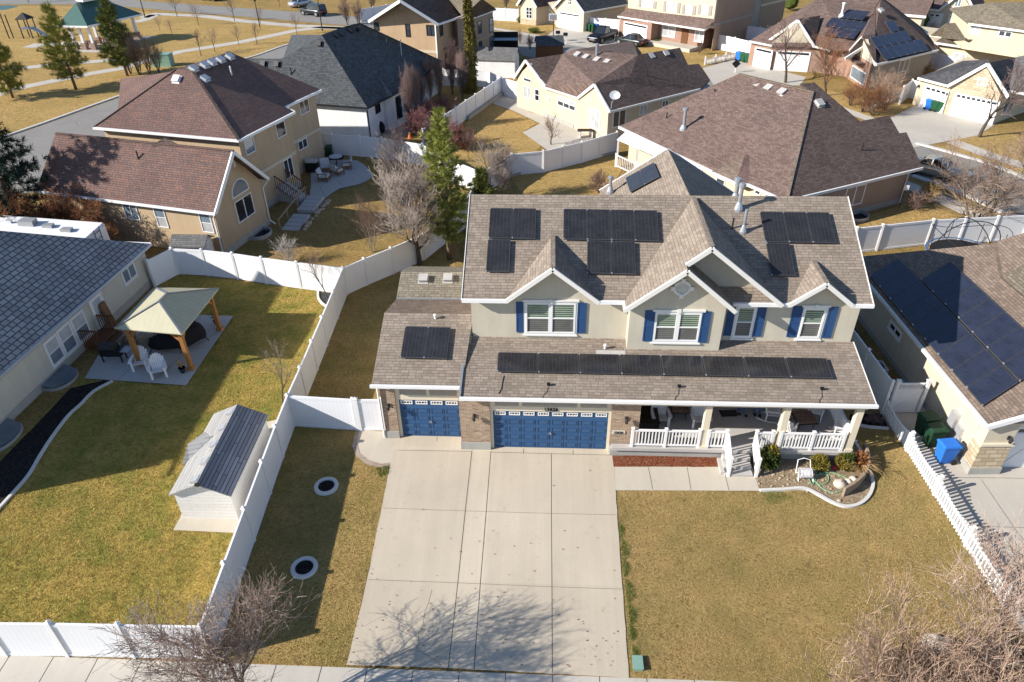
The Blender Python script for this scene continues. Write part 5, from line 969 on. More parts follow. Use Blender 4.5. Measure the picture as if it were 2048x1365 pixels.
a, b, c2 = E(1838, 16, 2.7), E(1878, 20, 2.7), E(1952, 26.5, 2.7); g = (b+c2)/2+V((0, 0, 2.8)); dnn = dirv(56)
roof(H14, 'sh_red', [[a, b, b+dnn*7+V((0, 0, 2)), a+dnn*7+V((0, 0, 2))], [b, b+dnn*8, g+dnn*8, g], [c2, c2+dnn*8, g+dnn*8, g]]); trims(H14, 'fascia', 'trim', [(a, b), (b, g), (g, c2)], .18, .3)
foot = wpts([a, c2, c2+dnn*8, a+dnn*8], .3); W = Wall(foot[0], foot[1]); mg = foot[0].lerp(foot[1], .66); walls(H14, 'st_cream', [(foot, 0, 2.64)], [([mid3(foot[0].lerp(foot[1], .36), 2.641), mid3(foot[1], 2.641), mid3(mg, 5.0)], -W.n*.3)])
for s0, s1 in ((.5, 3.0), (3.7, 8.0)):
    d = MB(); W.box(d, s0, min(s1, W.L-.3), 0, 2.2, -.02, .06); do = d.build('garage_door', M['door_white'], H14); d = MB(); k = int((s1-s0)/.7)
    for i in range(k): x = s0+.2+i*.68; W.box(d, x, min(x+.42, W.L-.35), 1.8, 2.0, .06, .07)
    d.build('window', M['glass_dark'], do)
window(H14, W, (W.L*.66-.4, W.L*.66+.4, 3.2, 4.2), 'trim', 'glass_sky', 2, 1, .1, name='attic_window')
H15 = thing('gabled_house', 'cream house with brown gable right behind the solar brick house', 'house', (46, 118, 0))
q = [V((41, 112, 0)), V((50, 106, 0)), V((54, 113, 0)), V((45, 119, 0))]; walls(H15, 'st_cream', [(q, 0, 2.8)]); roof(H15, 'sh_red', [[(40.6, 111.6, 2.8), (50.2, 105.5, 2.8), (52.5, 109.3, 5), (43, 115.3, 5)], [(54.4, 113.2, 2.8), (44.8, 119.4, 2.8), (43, 115.3, 5), (52.5, 109.3, 5)]]); trims(H15, 'fascia', 'trim', [((40.6, 111.6, 2.8), (50.2, 105.5, 2.8))], .18, .3)
# ---------------------------------------------------------------- fences
def fence(label, pts, h=1.83, span=2.4, mat='vinyl', gate=None, world=False, tops=None, ends=(1, 1), sub=True):
    P = [V(p) if world else G(*p) for p in pts]; P = [gp(p) for p in P]
    t = thing('vinyl_fence', label, 'fence', P[0]); nodes = [P[0]]
    for a, b in zip(P, P[1:]):
        n = max(1, round((b-a).length/span)) if sub else 1
        nodes += [gp(a.lerp(b, (i+1)/n)) for i in range(n)]
    for i, (a, b) in enumerate(zip(nodes, nodes[1:])):
        m = MB(); d = (b-a).normalized(); s = V((-d.y, d.x, 0)).normalized(); up = V((0, 0, 1)); q0, q1 = a+d*.05, b-d*.05
        def slabz(z0, z1, w): m.hexa([q0-s*w+up*z0, q1-s*w+up*z0, q1+s*w+up*z0, q0+s*w+up*z0, q0-s*w+up*z1, q1-s*w+up*z1, q1+s*w+up*z1, q0+s*w+up*z1])
        slabz(.16, h-.16, .02); slabz(.03, .17, .038); slabz(h-.17, h-.03, .038); m.build('fence_panel', M[mat], t)
    for i, p in enumerate(nodes):
        if (i == 0 and not ends[0]) or (i == len(nodes)-1 and not ends[1]): continue
        m = MB(); k = .068; m.box(p.x-k, p.y-k, p.z-.1, p.x+k, p.y+k, p.z+h+.02); k = .085; z = p.z+h+.02
        m.box(p.x-k, p.y-k, z, p.x+k, p.y+k, z+.03); m.add([(p.x-k, p.y-k, z+.03), (p.x+k, p.y-k, z+.03), (p.x+k, p.y+k, z+.03), (p.x-k, p.y+k, z+.03), (p.x, p.y, z+.09)], [(0, 1, 4), (1, 2, 4), (2, 3, 4), (3, 0, 4)]); m.build('fence_post', M['white'], t)
    return t
fence('white vinyl fence along the sidewalk below the left lawn', [(-330, 1308), (15, 1311), (137.5, 1312), (270, 1315), (428, 1318)], sub=False)
fence('long white vinyl fence running back between the shed and the fire ring strip', [(428, 1318), (541, 988), (589, 853), (613, 796), (654, 692), (694, 590), (735, 571), (787, 549), (850, 520), (930, 456), (965, 390)], ends=(0, 1))
fence('white vinyl fence behind the gazebo lawn beside the tan house', [(358, 549), (417, 552), (477, 559), (534, 568), (603, 578), (694, 590)], sub=False, ends=(1, 0))
fence('short white gate fence between the tile roof house and the gazebo lawn', [(311, 574), (358, 549)], sub=False, ends=(1, 0))
fence('white vinyl gate fence beside the single garage', [(589, 853), (716, 861)], ends=(0, 1)); fence('white gate leaf against the single garage brick', [(722, 861.5), (771, 861.2)], sub=False)
fence('blue shaded white fence behind the tan house patio', [(636, 304), (669.5, 309.4), (724, 314), (768, 318), (848, 331)], ends=(1, 1))
fence('sunlit white fence piece behind the tall pine', [(848, 331), (885, 355), (965, 390)], ends=(0, 0)); fence('long white fence across the yard behind the main house', [(965, 390), (1024, 352), (1086, 346), (1162, 327), (1231, 306)], ends=(1, 1))
fence('white fence on a low concrete wall beside the cream house lawn', [(1003, 189.5), (933, 239), (848, 300)]); fence('short white fence against the left corner of the cream gabled house', [(1003, 189.5), (1036, 200)], ends=(0, 1))
fence('white fence behind the moss covered trunk', [(888, 172), (975, 175), (1003, 189.5)], ends=(1, 0)); fence('white fence behind the trampoline and right neighbour roof', [(1700, 508), (1751, 502), (1850, 491), (2040, 481), (2250, 470)])
fence('white side fence between the main house and the right neighbour', [G(1763, 826), (15.25, 31.0, 0), (15.0, 36.5, 0)], world=True)
fence('white fence at the top between two cream houses', [(985, 41), (1037, 44)]); fence('white fence beside the parked black pickup truck', [(1180, 62), (1240, 67)]); fence('white fence left of the brick house trash bins', [(1431, 98), (1466, 106), (1505, 116)])
fence('blue shaded fence under the grey two tone house', [(1487, 80), (1545, 88)]); fence('white fence between the yellow house and the stone garage', [(1800, 128), (1862, 138), (1905, 150)]); fence('white fence beside the small stone garage door', [(1798, 210), (1815, 196), (1842, 202)])
fence('grey vinyl fence far behind the park street trees', [(722, 44), (800, 30)], mat='vinyl')
t = thing('lattice_gate', 'white double gate with lattice top beside the green trash bins', 'gate', G(1770, 826)); A, B = G(1772, 826), G(1840, 826); W = Wall(A, B); m = MB(); W.box(m, .08, W.L-.3, .1, 1.35, -.02, .02); W.box(m, .06, W.L-.28, 1.32, 1.40, -.03, .03); W.box(m, .06, W.L-.28, .06, .16, -.03, .03); W.box(m, .06, W.L-.28, 1.66, 1.73, -.03, .03); m.beam(W.at(.1, .15, .02), W.at(W.L-.35, 1.3, .02), .05, .03, W.n); m.build('gate_panel', M['white'], t)
m = MB(); x = .1
while x < W.L-.45:
    m.beam(W.at(x, 1.40), W.at(x+.26, 1.66), .03, .02, W.n); m.beam(W.at(x+.26, 1.40, .01), W.at(x, 1.66, .01), .03, .02, W.n); x += .13
m.build('lattice', M['white'], t)
for s in (0, W.L-.22): m = MB(); W.box(m, s, s+.14, 0, 1.85, -.07, .07); W.box(m, s-.02, s+.16, 1.85, 1.9, -.09, .09); m.build('gate_post', M['white'], t)
# low picket fences
def picket(label, A, B, h=1.0, span=2.3, gap=.165, rise=.24):
    t = thing('picket_fence', label, 'picket fence', gp(A)); d = (B-A); L = d.length; d.normalize(); n = max(1, round(L/span))
    for i in range(n):
        a, b = A+d*(L*i/n), A+d*(L*(i+1)/n); m = MB(); w = Wall(a, b); za, zb = gz(a.x, a.y), gz(b.x, b.y); k = int(w.L/gap)
        for (q0, q1) in ((.12, .20), (.62, .69)):
            m.hexa([w.at(.05, za+q0, .02), w.at(w.L-.05, zb+q0, .02), w.at(w.L-.05, zb+q0, -.02), w.at(.05, za+q0, -.02), w.at(.05, za+q1, .02), w.at(w.L-.05, zb+q1, .02), w.at(w.L-.05, zb+q1, -.02), w.at(.05, za+q1, -.02)])
        for j in range(1, k):
            s = w.L*j/k; f = j/k; z = za+(zb-za)*f; ht = h-rise*math.sin(PI*f); pw = .036
            w.box(m, s-pw, s+pw, z+.04, z+ht-.06, -.035, .035)
            c = [w.at(s-pw, z+ht-.06, .035), w.at(s+pw, z+ht-.06, .035), w.at(s+pw, z+ht-.06, -.035), w.at(s-pw, z+ht-.06, -.035)]; m.add(c+[w.at(s, z+ht, 0)], [(0, 1, 4), (1, 2, 4), (2, 3, 4), (3, 0, 4)])
        m.build('picket_panel', M['white'], t)
    for i in range(n+1):
        p = gp(A+d*(L*i/n)); m = MB(); m.box(p.x-.06, p.y-.06, p.z-.05, p.x+.06, p.y+.06, p.z+h+.08); m.add([(p.x-.075, p.y-.075, p.z+h+.08), (p.x+.075, p.y-.075, p.z+h+.08), (p.x+.075, p.y+.075, p.z+h+.08), (p.x-.075, p.y+.075, p.z+h+.08), (p.x, p.y, p.z+h+.17)], [(3, 2, 1, 0), (0, 1, 4), (1, 2, 4), (2, 3, 4), (3, 0, 4)]); m.build('picket_post', M['white'], t)
picket('white scalloped picket fence between the front lawn and right driveway', G(1763, 828), G(2003, 1212)); picket('short white picket fence left of the brick house driveway', G(1409, 131), G(1470, 118), .9, 1.8, .25); picket('white picket fence beside the garden left of the stone garage', G(1735, 222), G(1806, 196), .9, 2.0, .25)
m = MB(); A, B = G(1024, 353), G(1231, 307); m.beam(A+V((.0, -.12, .1)), B+V((0, -.12, .1)), .1, .26); solo('retaining_wall', m, M['foundation'], 'low concrete retaining strip under the long white back fence', 'retaining wall', A)
m = MB(); A, B = G(1003, 190.5), G(935, 240); m.beam(A+V((.12, -.15, .15)), B+V((.12, -.15, .15)), .15, .5); solo('retaining_wall', m, M['foundation'], 'low concrete wall under the white fence beside the cream house lawn', 'retaining wall', A)

# ---------------------------------------------------------------- outbuildings
# gazebo
gc = [E(228.5, 657, 2.5), E(364, 669, 2.5), E(437.3, 577.5, 2.5), E(308, 575, 2.5)]; k0, k1 = E(318, 603, 3.45), E(333, 587.6, 3.45)
t = thing('gazebo', 'cedar gazebo with pale ribbed metal hip roof on the patio', 'gazebo', ((gc[0]+gc[2])/2).xy.to_3d())
for f in ([gc[0], gc[1], k0], [gc[1], gc[2], k1, k0], [gc[2], gc[3], k1], [gc[3], gc[0], k0, k1]): roof(t, 'roof_gazebo', [f], .05, 'roof_panel')
m = MB()
for a, b in ((gc[0], k0), (gc[1], k0), (gc[2], k1), (gc[3], k1), (k0, k1)): m.beam(a+V((0, 0, .02)), b+V((0, 0, .02)), .09, .04)
m.build('roof_ridge', M['shirt_grey'], t); gi = wpts(gc, .38)
for p in gi: m = MB(); m.box(p.x-.10, p.y-.10, .06, p.x+.10, p.y+.10, 2.28); m.box(p.x-.14, p.y-.14, .06, p.x+.14, p.y+.14, .25); m.build('post', M['cedar'], t)
m = MB()
for i in range(4):
    a, b = gi[i], gi[(i+1) % 4]; d = (b-a).normalized(); m.beam(a+V((0, 0, 2.38)), b+V((0, 0, 2.38)), .12, .22)
    for p, s in ((a, 1), (b, -1)): m.beam(p+V((0, 0, 1.75)), p+d*s*.55+V((0, 0, 2.3)), .08, .14)
m.build('beam', M['cedar'], t)
# garden shed
zb = -.22; f0, f1 = V((-14.12, 18.5, zb)), V((-12.05, 18.45, zb)); bl_, br_ = E(427.8, 828, 1.32), E(536.8, 830, 1.32); fl_, fr_ = E(336.3, 991, 1.30), E(461.7, 992.8, 1.30); apf, apb = E(391.4, 969.8, 1.98), E(474.6, 809, 1.98)
t = thing('garden_shed', 'white plastic garden shed with striped shingle roof beside the fence', 'shed', f0)
in_ = [V((fl_.x+.14, fl_.y+.14)), V((fr_.x-.1, fr_.y+.14)), V((br_.x-.1, br_.y-.12)), V((bl_.x+.14, bl_.y-.12))]
m = MB(); m.prism(in_, zb, 1.27); mm = (in_[0]+in_[1])/2; mk = (in_[2]+in_[3])/2
m.plate([mid3(in_[0], 1.271), mid3(in_[1], 1.271), mid3(mm, 1.9)], (0, .2, 0)); m.plate([mid3(in_[3], 1.271), mid3(in_[2], 1.271), mid3(mk, 1.9)], (0, -.2, 0)); m.build('wall', M['siding'], t)
roof(t, 'sh_shed', [[fl_, apf, apb, bl_]], .05, 'roof'); roof(t, 'sh_shed_shade', [[apf, fr_, br_, apb]], .05, 'roof')  # right slope has a darker copy of the roof colour for its shade
ag = [E(364.5, 931, 1.32), E(403, 873.7, 1.32), E(384, 888, 1.75), E(440, 885, 1.75)]; A1 = E(375.5, 887.8, 1.62); A2 = fl_.lerp(bl_, .62).lerp(apf.lerp(apb, .62), .62)
roof(t, 'sh_shed', [[E(364.5, 931, 1.28), E(375.5, 887.8, 1.66), A2+V((0, 0, .02)), fl_.lerp(bl_, .40)+V((.05, 0, .03))]], .04, 'entry_roof'); roof(t, 'sh_shed_shade' if False else 'sh_shed', [[E(375.5, 887.8, 1.66), E(403, 873.7, 1.30), fl_.lerp(bl_, .78)+V((.1, 0, .04)), A2+V((0, 0, .02))]], .04, 'entry_roof')
m = MB(); q = [V((A1.x+.15, A1.y-.55)), V((A1.x+.15, A1.y+.55)), V((A1.x+.9, A1.y+.55)), V((A1.x+.9, A1.y-.55))]; m.prism(q, zb, 1.3); m.build('entry_wall', M['siding'], t)
for i in range(5): m = MB(); c = apf.lerp(apb, .06+.21*i); m.obox(c+V((-.14, 0, -.01)), (.15, 0, .075), (0, .15, 0), (-.02, 0, .04)); m.build('skylight', M['rail_silver'], t)
m = MB(); m.tube([apf+V((.03, -.0, -.03)), apf+V((.03, .04, -.03))], .10, 12); m.build('gable_vent', M['iron'], t)
sheet('shed_pad', [(347, 1062), (362, 1035), (420, 870), (560, 840), (540, 950), (505, 1060), (470, 1068)], 'concrete', .05)
# motorhome behind the tile roof
A, B = E(208, 446, 3.3), E(172, 478, 3.3); d = V((-1, .14, 0)).normalized(); t = thing('motorhome', 'white camper trailer with roof hatches behind the tile roof house', 'camper', V((A.x, A.y, 0)))
q = [A, B, B+d*9, A+d*9]; m = MB(); m.prism([V((p.x, p.y)) for p in q], .5, 3.26); m.build('body', M['white'], t); m = MB(); m.prism([V((p.x, p.y)) for p in inset([V((p.x, p.y)) for p in q], .06)], 3.26, 3.33); m.build('roof', M['white'], t)
for u, v, s, h in ((58, 449, .5, .32), (98, 454, .33, .18), (135, 462, .33, .18), (20, 446, .16, .2)):
    p = E(u, v, 3.34); m = MB(); m.prism([V((p.x-s, p.y-s*.55)), V((p.x+s, p.y-s*.7)), V((p.x+s*.8, p.y+s*.6)), V((p.x-s*.9, p.y+s*.55))], 3.33, 3.33+h); m.build('roof_hatch', M['grey_metal'] if s > .2 else M['rail_silver'], t)
m = MB(); W = Wall(B, A)
for s in (.35*W.L, .62*W.L): m.tube([W.at(s, 1.0, .1), W.at(s, 3.45, .1)], .025, 5)
for z in (1.2, 1.6, 2.0, 2.4, 2.8, 3.2): m.tube([W.at(.35*W.L, z, .1), W.at(.62*W.L, z, .1)], .02, 5)
m.build('ladder', M['iron'], t)
for s in (3.5, 4.6): m = MB(); c = B+d*s; m.tube([V((c.x, c.y-.02, .4)), V((c.x, c.y+.25, .4))], .4, 14); m.build('wheel', M['tyre'], t)
def small_shed(label, c, L, Wd, rz, he, hr, wm, rm, name='garden_shed', door=True):
    t = thing(name, label, 'shed', (0, 0, 0)); m = MB(); x, y = L/2, Wd/2
    m.box(-x, -y, 0, x, y, he); m.plate([(-x, -y, he+.001), (-x, y, he+.001), (-x, 0, hr-.05)], (.1, 0, 0)); m.plate([(x, -y, he+.001), (x, y, he+.001), (x, 0, hr-.05)], (-.1, 0, 0)); m.build('wall', M[wm], t)
    e = .15; s = (hr-he)/y; roof(t, rm, [[(-x-e, -y-e, he-e*s+.06), (x+e, -y-e, he-e*s+.06), (x+e, 0, hr+.06), (-x-e, 0, hr+.06)], [(-x-e, y+e, he-e*s+.06), (x+e, y+e, he-e*s+.06), (x+e, 0, hr+.06), (-x-e, 0, hr+.06)]], .07)
    if door: m = MB(); m.box(x, -.35, .1, x+.04, .35, he*.9); m.build('door', M['trim'], t)
    t.location = c; t.rotation_euler = (0, 0, rz); return t
small_shed('small beige storage shed with grey roof against the tan house', G(386, 530)+V((.2, .3, 0)), 2.0, 1.3, .0, 1.55, 1.95, 'siding', 'sh_grey')
p = G(985, 158)+V((0, 2.0, 0)); small_shed('long white storage shed with grey shingle roof behind the moss trunk', p, 5.6, 2.8, math.radians(-8), 2.0, 3.0, 'st_white', 'sh_grey')
small_shed('dark shed with blue black roof behind the cream gabled house', G(1098, 118)+V((0, 0, 0)), 3.2, 2.6, .1, 1.9, 2.7, 'deck', 'sh_dark')
t = thing('hot_tub_shelter', 'black slatted hot tub shelter beside the tan gable house', 'shelter', G(1005, 122)); p = G(1008, 122)
for dx, dy in ((-1.6, 0), (1.6, 0), (-1.6, 2.2), (1.6, 2.2)): m = MB(); m.box(p.x+dx-.07, p.y+dy-.07, 0, p.x+dx+.07, p.y+dy+.07, 2.4); m.build('post', M['black'], t)
m = MB(); m.box(p.x-1.7, p.y+2.1, .4, p.x+1.7, p.y+2.2, 3.0); m.build('screen', M['black'], t); m = MB(); m.box(p.x-1.7, p.y-.1, 2.4, p.x+1.7, p.y+1.2, 2.5); m.build('roof', M['car_silver'], t); m = MB(); m.box(p.x-1.1, p.y+.2, 0, p.x+1.1, p.y+1.9, .9); m.build('tub', M['iron'], t)
# park pavilion
c0, c1, c2 = E(112, 52, 3.2), E(175, 53, 3.2), E(285, 28, 3.2); c3 = c0+(c2-c1); r0, r1 = E(152, 6, 5.6), E(200, -3, 5.6); t = thing('park_pavilion', 'park pavilion with green ribbed metal roof and white posts', 'pavilion', V((c1.x-2, c1.y+4, 0)))
for f in ([c0, c1, r0], [c1, c2, r1, r0], [c2, c3, r1], [c3, c0, r0, r1]): roof(t, 'roof_green', [f], .1, 'roof_panel')
m = MB(); q = (r0+r1)/2; m.obox(q+V((0, 0, .3)), (r1-r0)*.35, V((.8, -.5, 0)), (0, 0, .25)); m.build('cupola', M['white'], t); trims(t, 'fascia', 'white', [(c0, c1), (c1, c2), (c2, c3), (c3, c0)], .14, .22)
pi_ = wpts([c0, c1, c2, c3], .9)
for p in pi_+[(pi_[0]+pi_[1])/2, pi_[1].lerp(pi_[2], .35), pi_[1].lerp(pi_[2], .7), pi_[0].lerp(pi_[3], .5)]: m = MB(); m.box(p.x-.16, p.y-.16, .9, p.x+.16, p.y+.16, 3.1); m.build('column', M['white'], t); m = MB(); m.box(p.x-.32, p.y-.32, 0, p.x+.32, p.y+.32, .9); m.build('pier', M['brick_red'], t)
sheet('pavilion_floor', [p for p in wpts([c0, c1, c2, c3], -.8)], 'concrete_old', .04, world=True)
for i, f in enumerate((.25, .5, .75)):
    p = pi_[0].lerp(pi_[2], f); t = thing('picnic_table', ('first', 'second', 'third')[i]+' red brown picnic table from the near corner under the pavilion', 'picnic table', p, group='picnic tables under the pavilion'); m = MB(); m.box(p.x-.9, p.y-.4, .7, p.x+.9, p.y+.4, .76); m.build('table_top', M['deck'], t)
    for dy in (-.75, .6): m = MB(); m.box(p.x-.9, p.y+dy, .42, p.x+.9, p.y+dy+.25, .46); m.build('bench_seat', M['deck'], t)
    m = MB(); m.box(p.x-.6, p.y-.7, .36, p.x-.5, p.y+.7, .42); m.box(p.x+.5, p.y-.7, .36, p.x+.6, p.y+.7, .42); m.box(p.x-.58, p.y-.05, .0, p.x-.5, p.y+.05, .7); m.box(p.x+.5, p.y-.05, 0, p.x+.58, p.y+.05, .7); m.build('frame', M['iron'], t)
# playground
p = G(48, 78); t = thing('playground_tower', 'dark playground climbing tower with posts left of the pavilion', 'playground', p)
for dx, dy, h in ((-2.2, 0, 4.2), (-1.9, .5, 3.2), (0, 0, 2.6), (1.4, 0, 2.6), (0, 1.4, 2.6), (1.4, 1.4, 2.6)): m = MB(); m.tube([p+V((dx, dy, 0)), p+V((dx, dy, h))], .08, 6); m.build('post', M['iron'], t)
m = MB(); m.box(p.x-.1, p.y-.1, 1.3, p.x+1.5, p.y+1.5, 1.42); m.build('platform', M['shirt_grey'], t); m = MB(); m.plate([p+V((-.2, -.2, 2.6)), p+V((1.6, -.2, 2.6)), p+V((.7, .7, 3.4))], (0, 0, .06)); m.plate([p+V((-.2, 1.6, 2.6)), p+V((1.6, 1.6, 2.6)), p+V((.7, .7, 3.4))], (0, 0, .06)); m.plate([p+V((1.6, -.2, 2.6)), p+V((1.6, 1.6, 2.6)), p+V((.7, .7, 3.4))], (0, 0, .06)); m.build('canopy', M['iron'], t); m = MB(); m.plate([p+V((1.4, .2, 1.35)), p+V((1.4, 1.2, 1.35)), p+V((3.2, 1.2, .2)), p+V((3.2, .2, .2))], (0, 0, .08)); m.build('slide', M['rail_silver'], t)
sheet('sport_court', [(-60, 14), (20, 11), (38, 13), (12, 20), (-60, 26)], 'roof_green', .02)
m = MB(); q = G(115, 260)
# utility box green on park
p = G(178, 138)+V((1.5, 0, 0)); p = G(328, 132); m = MB(); m.box(p.x-1.2, p.y-.6, 0, p.x+1.2, p.y+.6, 1.4); m.box(p.x-1.25, p.y-.65, 1.4, p.x+1.25, p.y+.65, 1.5); solo('utility_cabinet', m, M['mailgreen'], 'large pale green utility cabinet behind the bare thicket', 'utility cabinet', p)
p = G(1275, 1330); m = MB(); m.box(p.x-.15, p.y-.22, -.6, p.x+.15, p.y+.22, p.z+.12); m.box(p.x-.17, p.y-.24, p.z+.12, p.x+.17, p.y+.24, p.z+.16); solo('utility_box', m, M['mailgreen'], 'small pale green utility box in the lawn beside the driveway', 'utility box', p)
p = G(229, 174); m = MB(); m.box(p.x-1.3, p.y-1, 0, p.x+1.3, p.y+1, .1); 
# fire ring planters
for i, (u, v, lb) in enumerate(((653, 974, 'concrete edging ring with dark bark nearer the entry pad'), (609, 1137, 'concrete edging ring with dark bark nearer the front tree'))):
    p = G(u, v); t = thing('tree_ring', lb, 'tree ring', p, group='edging rings in the side strip'); m = MB(); pr = [(.33, .0), (.34, .08), (.38, .11), (.46, .11), (.50, .08), (.51, .0)]; n = 28
    vs = [p+V((math.cos(2*PI*j/n)*r, math.sin(2*PI*j/n)*r, z)) for j in range(n) for r, z in pr]; m.add(vs, [(j*6+k, ((j+1) % n)*6+k, ((j+1) % n)*6+k+1, j*6+k+1) for j in range(n) for k in range(5)]); m.build('ring', M['curb'], t, True)
    m = MB(); m.lathe(p, [(.36, .01), (.3, .07), (.01, .08)], 16)
    for q in range(40): a = rnd.uniform(0, 6.3); r = rnd.uniform(0, .28); b = rnd.uniform(0, 6.3); c = p+V((math.cos(a)*r, math.sin(a)*r, .08)); m.beam(c, c+V((math.cos(b)*.09, math.sin(b)*.09, rnd.uniform(0, .05))), .015, .01)
    m.build('bark_mulch', M['mulch_dark'], t)

# ---------------------------------------------------------------- outdoor furniture
def adirondack(label, loc, rz, group=None):
    t = thing('adirondack_chair', label, 'chair', (0, 0, 0), group=group); m = MB()
    for i in range(6): y = -.30+i*.105; m.obox((0, y, .40-i*.028), (.29, 0, 0), (0, .046, -.012), (0, 0, .011))
    m.build('seat', M['white'], t); m = MB()
    for i in range(7):
        x = (i-3)*.085; hgt = .80-.022*(i-3)**2; m.hexa([(x-.038, .22, .22), (x+.038, .22, .22), (x+.038, .245, .22), (x-.038, .245, .22), (x*1.18-.043, .22+hgt*.36, .22+hgt), (x*1.18+.043, .22+hgt*.36, .22+hgt), (x*1.18+.043, .245+hgt*.36, .22+hgt), (x*1.18-.043, .245+hgt*.36, .22+hgt)])
    m.beam((-.3, .42, .62), (.3, .42, .62), .05, .08); m.build('backrest', M['white'], t)
    for s in (-1, 1):
        m = MB(); m.plate([(s*.30, -.42, .58), (s*.44, -.42, .58), (s*.45, -.1, .58), (s*.40, .25, .58), (s*.36, .42, .58), (s*.30, .42, .58)], (0, 0, .025)); m.build('armrest', M['white'], t)
        m = MB(); m.box(s*.33-.05, -.34, 0, s*.33+.05, -.30, .58); m.build('front_leg', M['white'], t); m = MB(); m.beam((s*.31, -.34, .36), (s*.31, .62, .02), .03, .12); m.build('rear_leg', M['white'], t)
    t.location = loc; t.rotation_euler = (0, 0, rz); return t
def rocker(label, loc, rz, group=None):
    t = thing('rocking_chair', label, 'rocking chair', (0, 0, 0), group=group); m = MB()
    for i in range(7): m.obox((0, -.25+i*.08, .43-.008*i), (.27, 0, 0), (0, .034, 0), (0, 0, .012))
    m.build('seat', M['white'], t); m = MB()
    for i in range(8): x = (i-3.5)*.065; m.beam((x, .28, .42), (x, .46, 1.1), .035, .02)
    m.beam((-.29, .27, .40), (-.29, .48, 1.16), .045, .045); m.beam((.29, .27, .40), (.29, .48, 1.16), .045, .045); m.beam((-.3, .48, 1.13), (.3, .48, 1.13), .04, .1); m.beam((-.28, .29, .50), (.28, .29, .50), .03, .06); m.build('backrest', M['white'], t)
    for s in (-1, 1):
        m = MB(); m.beam((s*.31, -.32, .66), (s*.31, .36, .66), .07, .03); m.build('armrest', M['white'], t)
        m = MB(); m.tube([(s*.29, y, .05+.32*(y-.05)**2) for y in (-.45, -.3, -.1, .1, .35, .55, .7)], .026, 5); m.build('runner', M['white'], t)
        m = MB(); m.box(s*.29-.025, -.28, .06, s*.29+.025, -.23, .65); m.build('front_leg', M['white'], t); m = MB(); m.box(s*.29-.025, .27, .05, s*.29+.025, .32, .42); m.build('rear_leg', M['white'], t)
    t.location = loc; t.rotation_euler = (0, 0, rz); return t
PZ = .55; GA = 'white adirondack chairs'
adirondack('white adirondack chair left of the other on the gazebo patio', G(285, 737)+V((0, 0, .06)), .25, GA); adirondack('white adirondack chair nearest the potted grass on the gazebo patio', G(321, 752)+V((0, 0, .06)), .42, GA)
adirondack('white adirondack chair on the porch beside the dark storage chest', E(1320, 853, PZ)+V((0, .25, 0)), .05, GA); adirondack('white adirondack chair on the porch left of the first column', E(1400, 856, PZ)+V((0, .25, 0)), -.02, GA)
def tile_table(label, c, w, d, rz):
    t = thing('tile_table', label, 'table', (0, 0, 0)); m = MB(); m.box(-w/2, -d/2, .48, w/2, d/2, .52); m.build('table_top', M['tile_table'], t); m = MB(); m.box(-w/2-.03, -d/2-.03, .44, w/2+.03, d/2+.03, .485); m.build('table_frame', M['iron'], t)
    for x in (-1, 1):
        for y in (-1, 1): m = MB(); m.tube([(x*(w/2-.05), y*(d/2-.05), .45), (x*(w/2-.12), y*(d/2-.1), .22), (x*(w/2-.02), y*(d/2-.02), 0)], .02, 5); m.build('leg', M['iron'], t)
    t.location = c; t.rotation_euler = (0, 0, rz)
q = E(1357, 836, PZ); tile_table('brown tile topped table between two white porch chairs', q+V((0, .25, 0)), .72, .95, 0); tile_table('brown tile topped table among the white rocking chairs', E(1604, 852, PZ), .85, .85, .1)
GR = 'white rocking chairs on the porch'
rocker('white rocking chair behind the middle porch column facing right', E(1545, 842, PZ)+V((0, .1, 0)), 1.35, GR); rocker('white rocking chair at the back by the side railing', E(1628, 838, PZ)+V((0, .1, 0)), -.35, GR); rocker('white rocking chair in the sunlit corner facing left', E(1678, 872, PZ), -1.9, GR); rocker('white rocking chair seen from behind through the front railing', E(1572, 874, PZ)+V((0, .1, 0)), 2.5, GR)
p = V((4.6, 24.45, PZ)); t = thing('storage_chest', 'dark slatted storage chest at the left end of the porch', 'chest', p); m = MB(); m.box(4.16, 23.7, PZ, 5.0, 25.3, 1.1); m.build('body', M['black'], t); m = MB()
for i in range(14): m.box(4.13, 23.66+i*.119, 1.1, 5.03, 23.76+i*.119, 1.125)
m.build('lid', M['wicker'], t)
q = [E(1437, 821, PZ+.012), E(1471, 820, PZ+.012), E(1476, 833, PZ+.012), E(1444, 834, PZ+.012)]; m = MB(); m.slab(q, .01); ua, ub = q[1]-q[0], q[3]-q[0]
solo('door_mat', m, M['rug'], 'dark door mat on the porch floor at the feet of two people', 'door mat', q[0])
m = MB(); m.box(8.0, 25.84, PZ, 9.0, 25.9, 2.65); m.build('front_door', M['st_greige'], H)
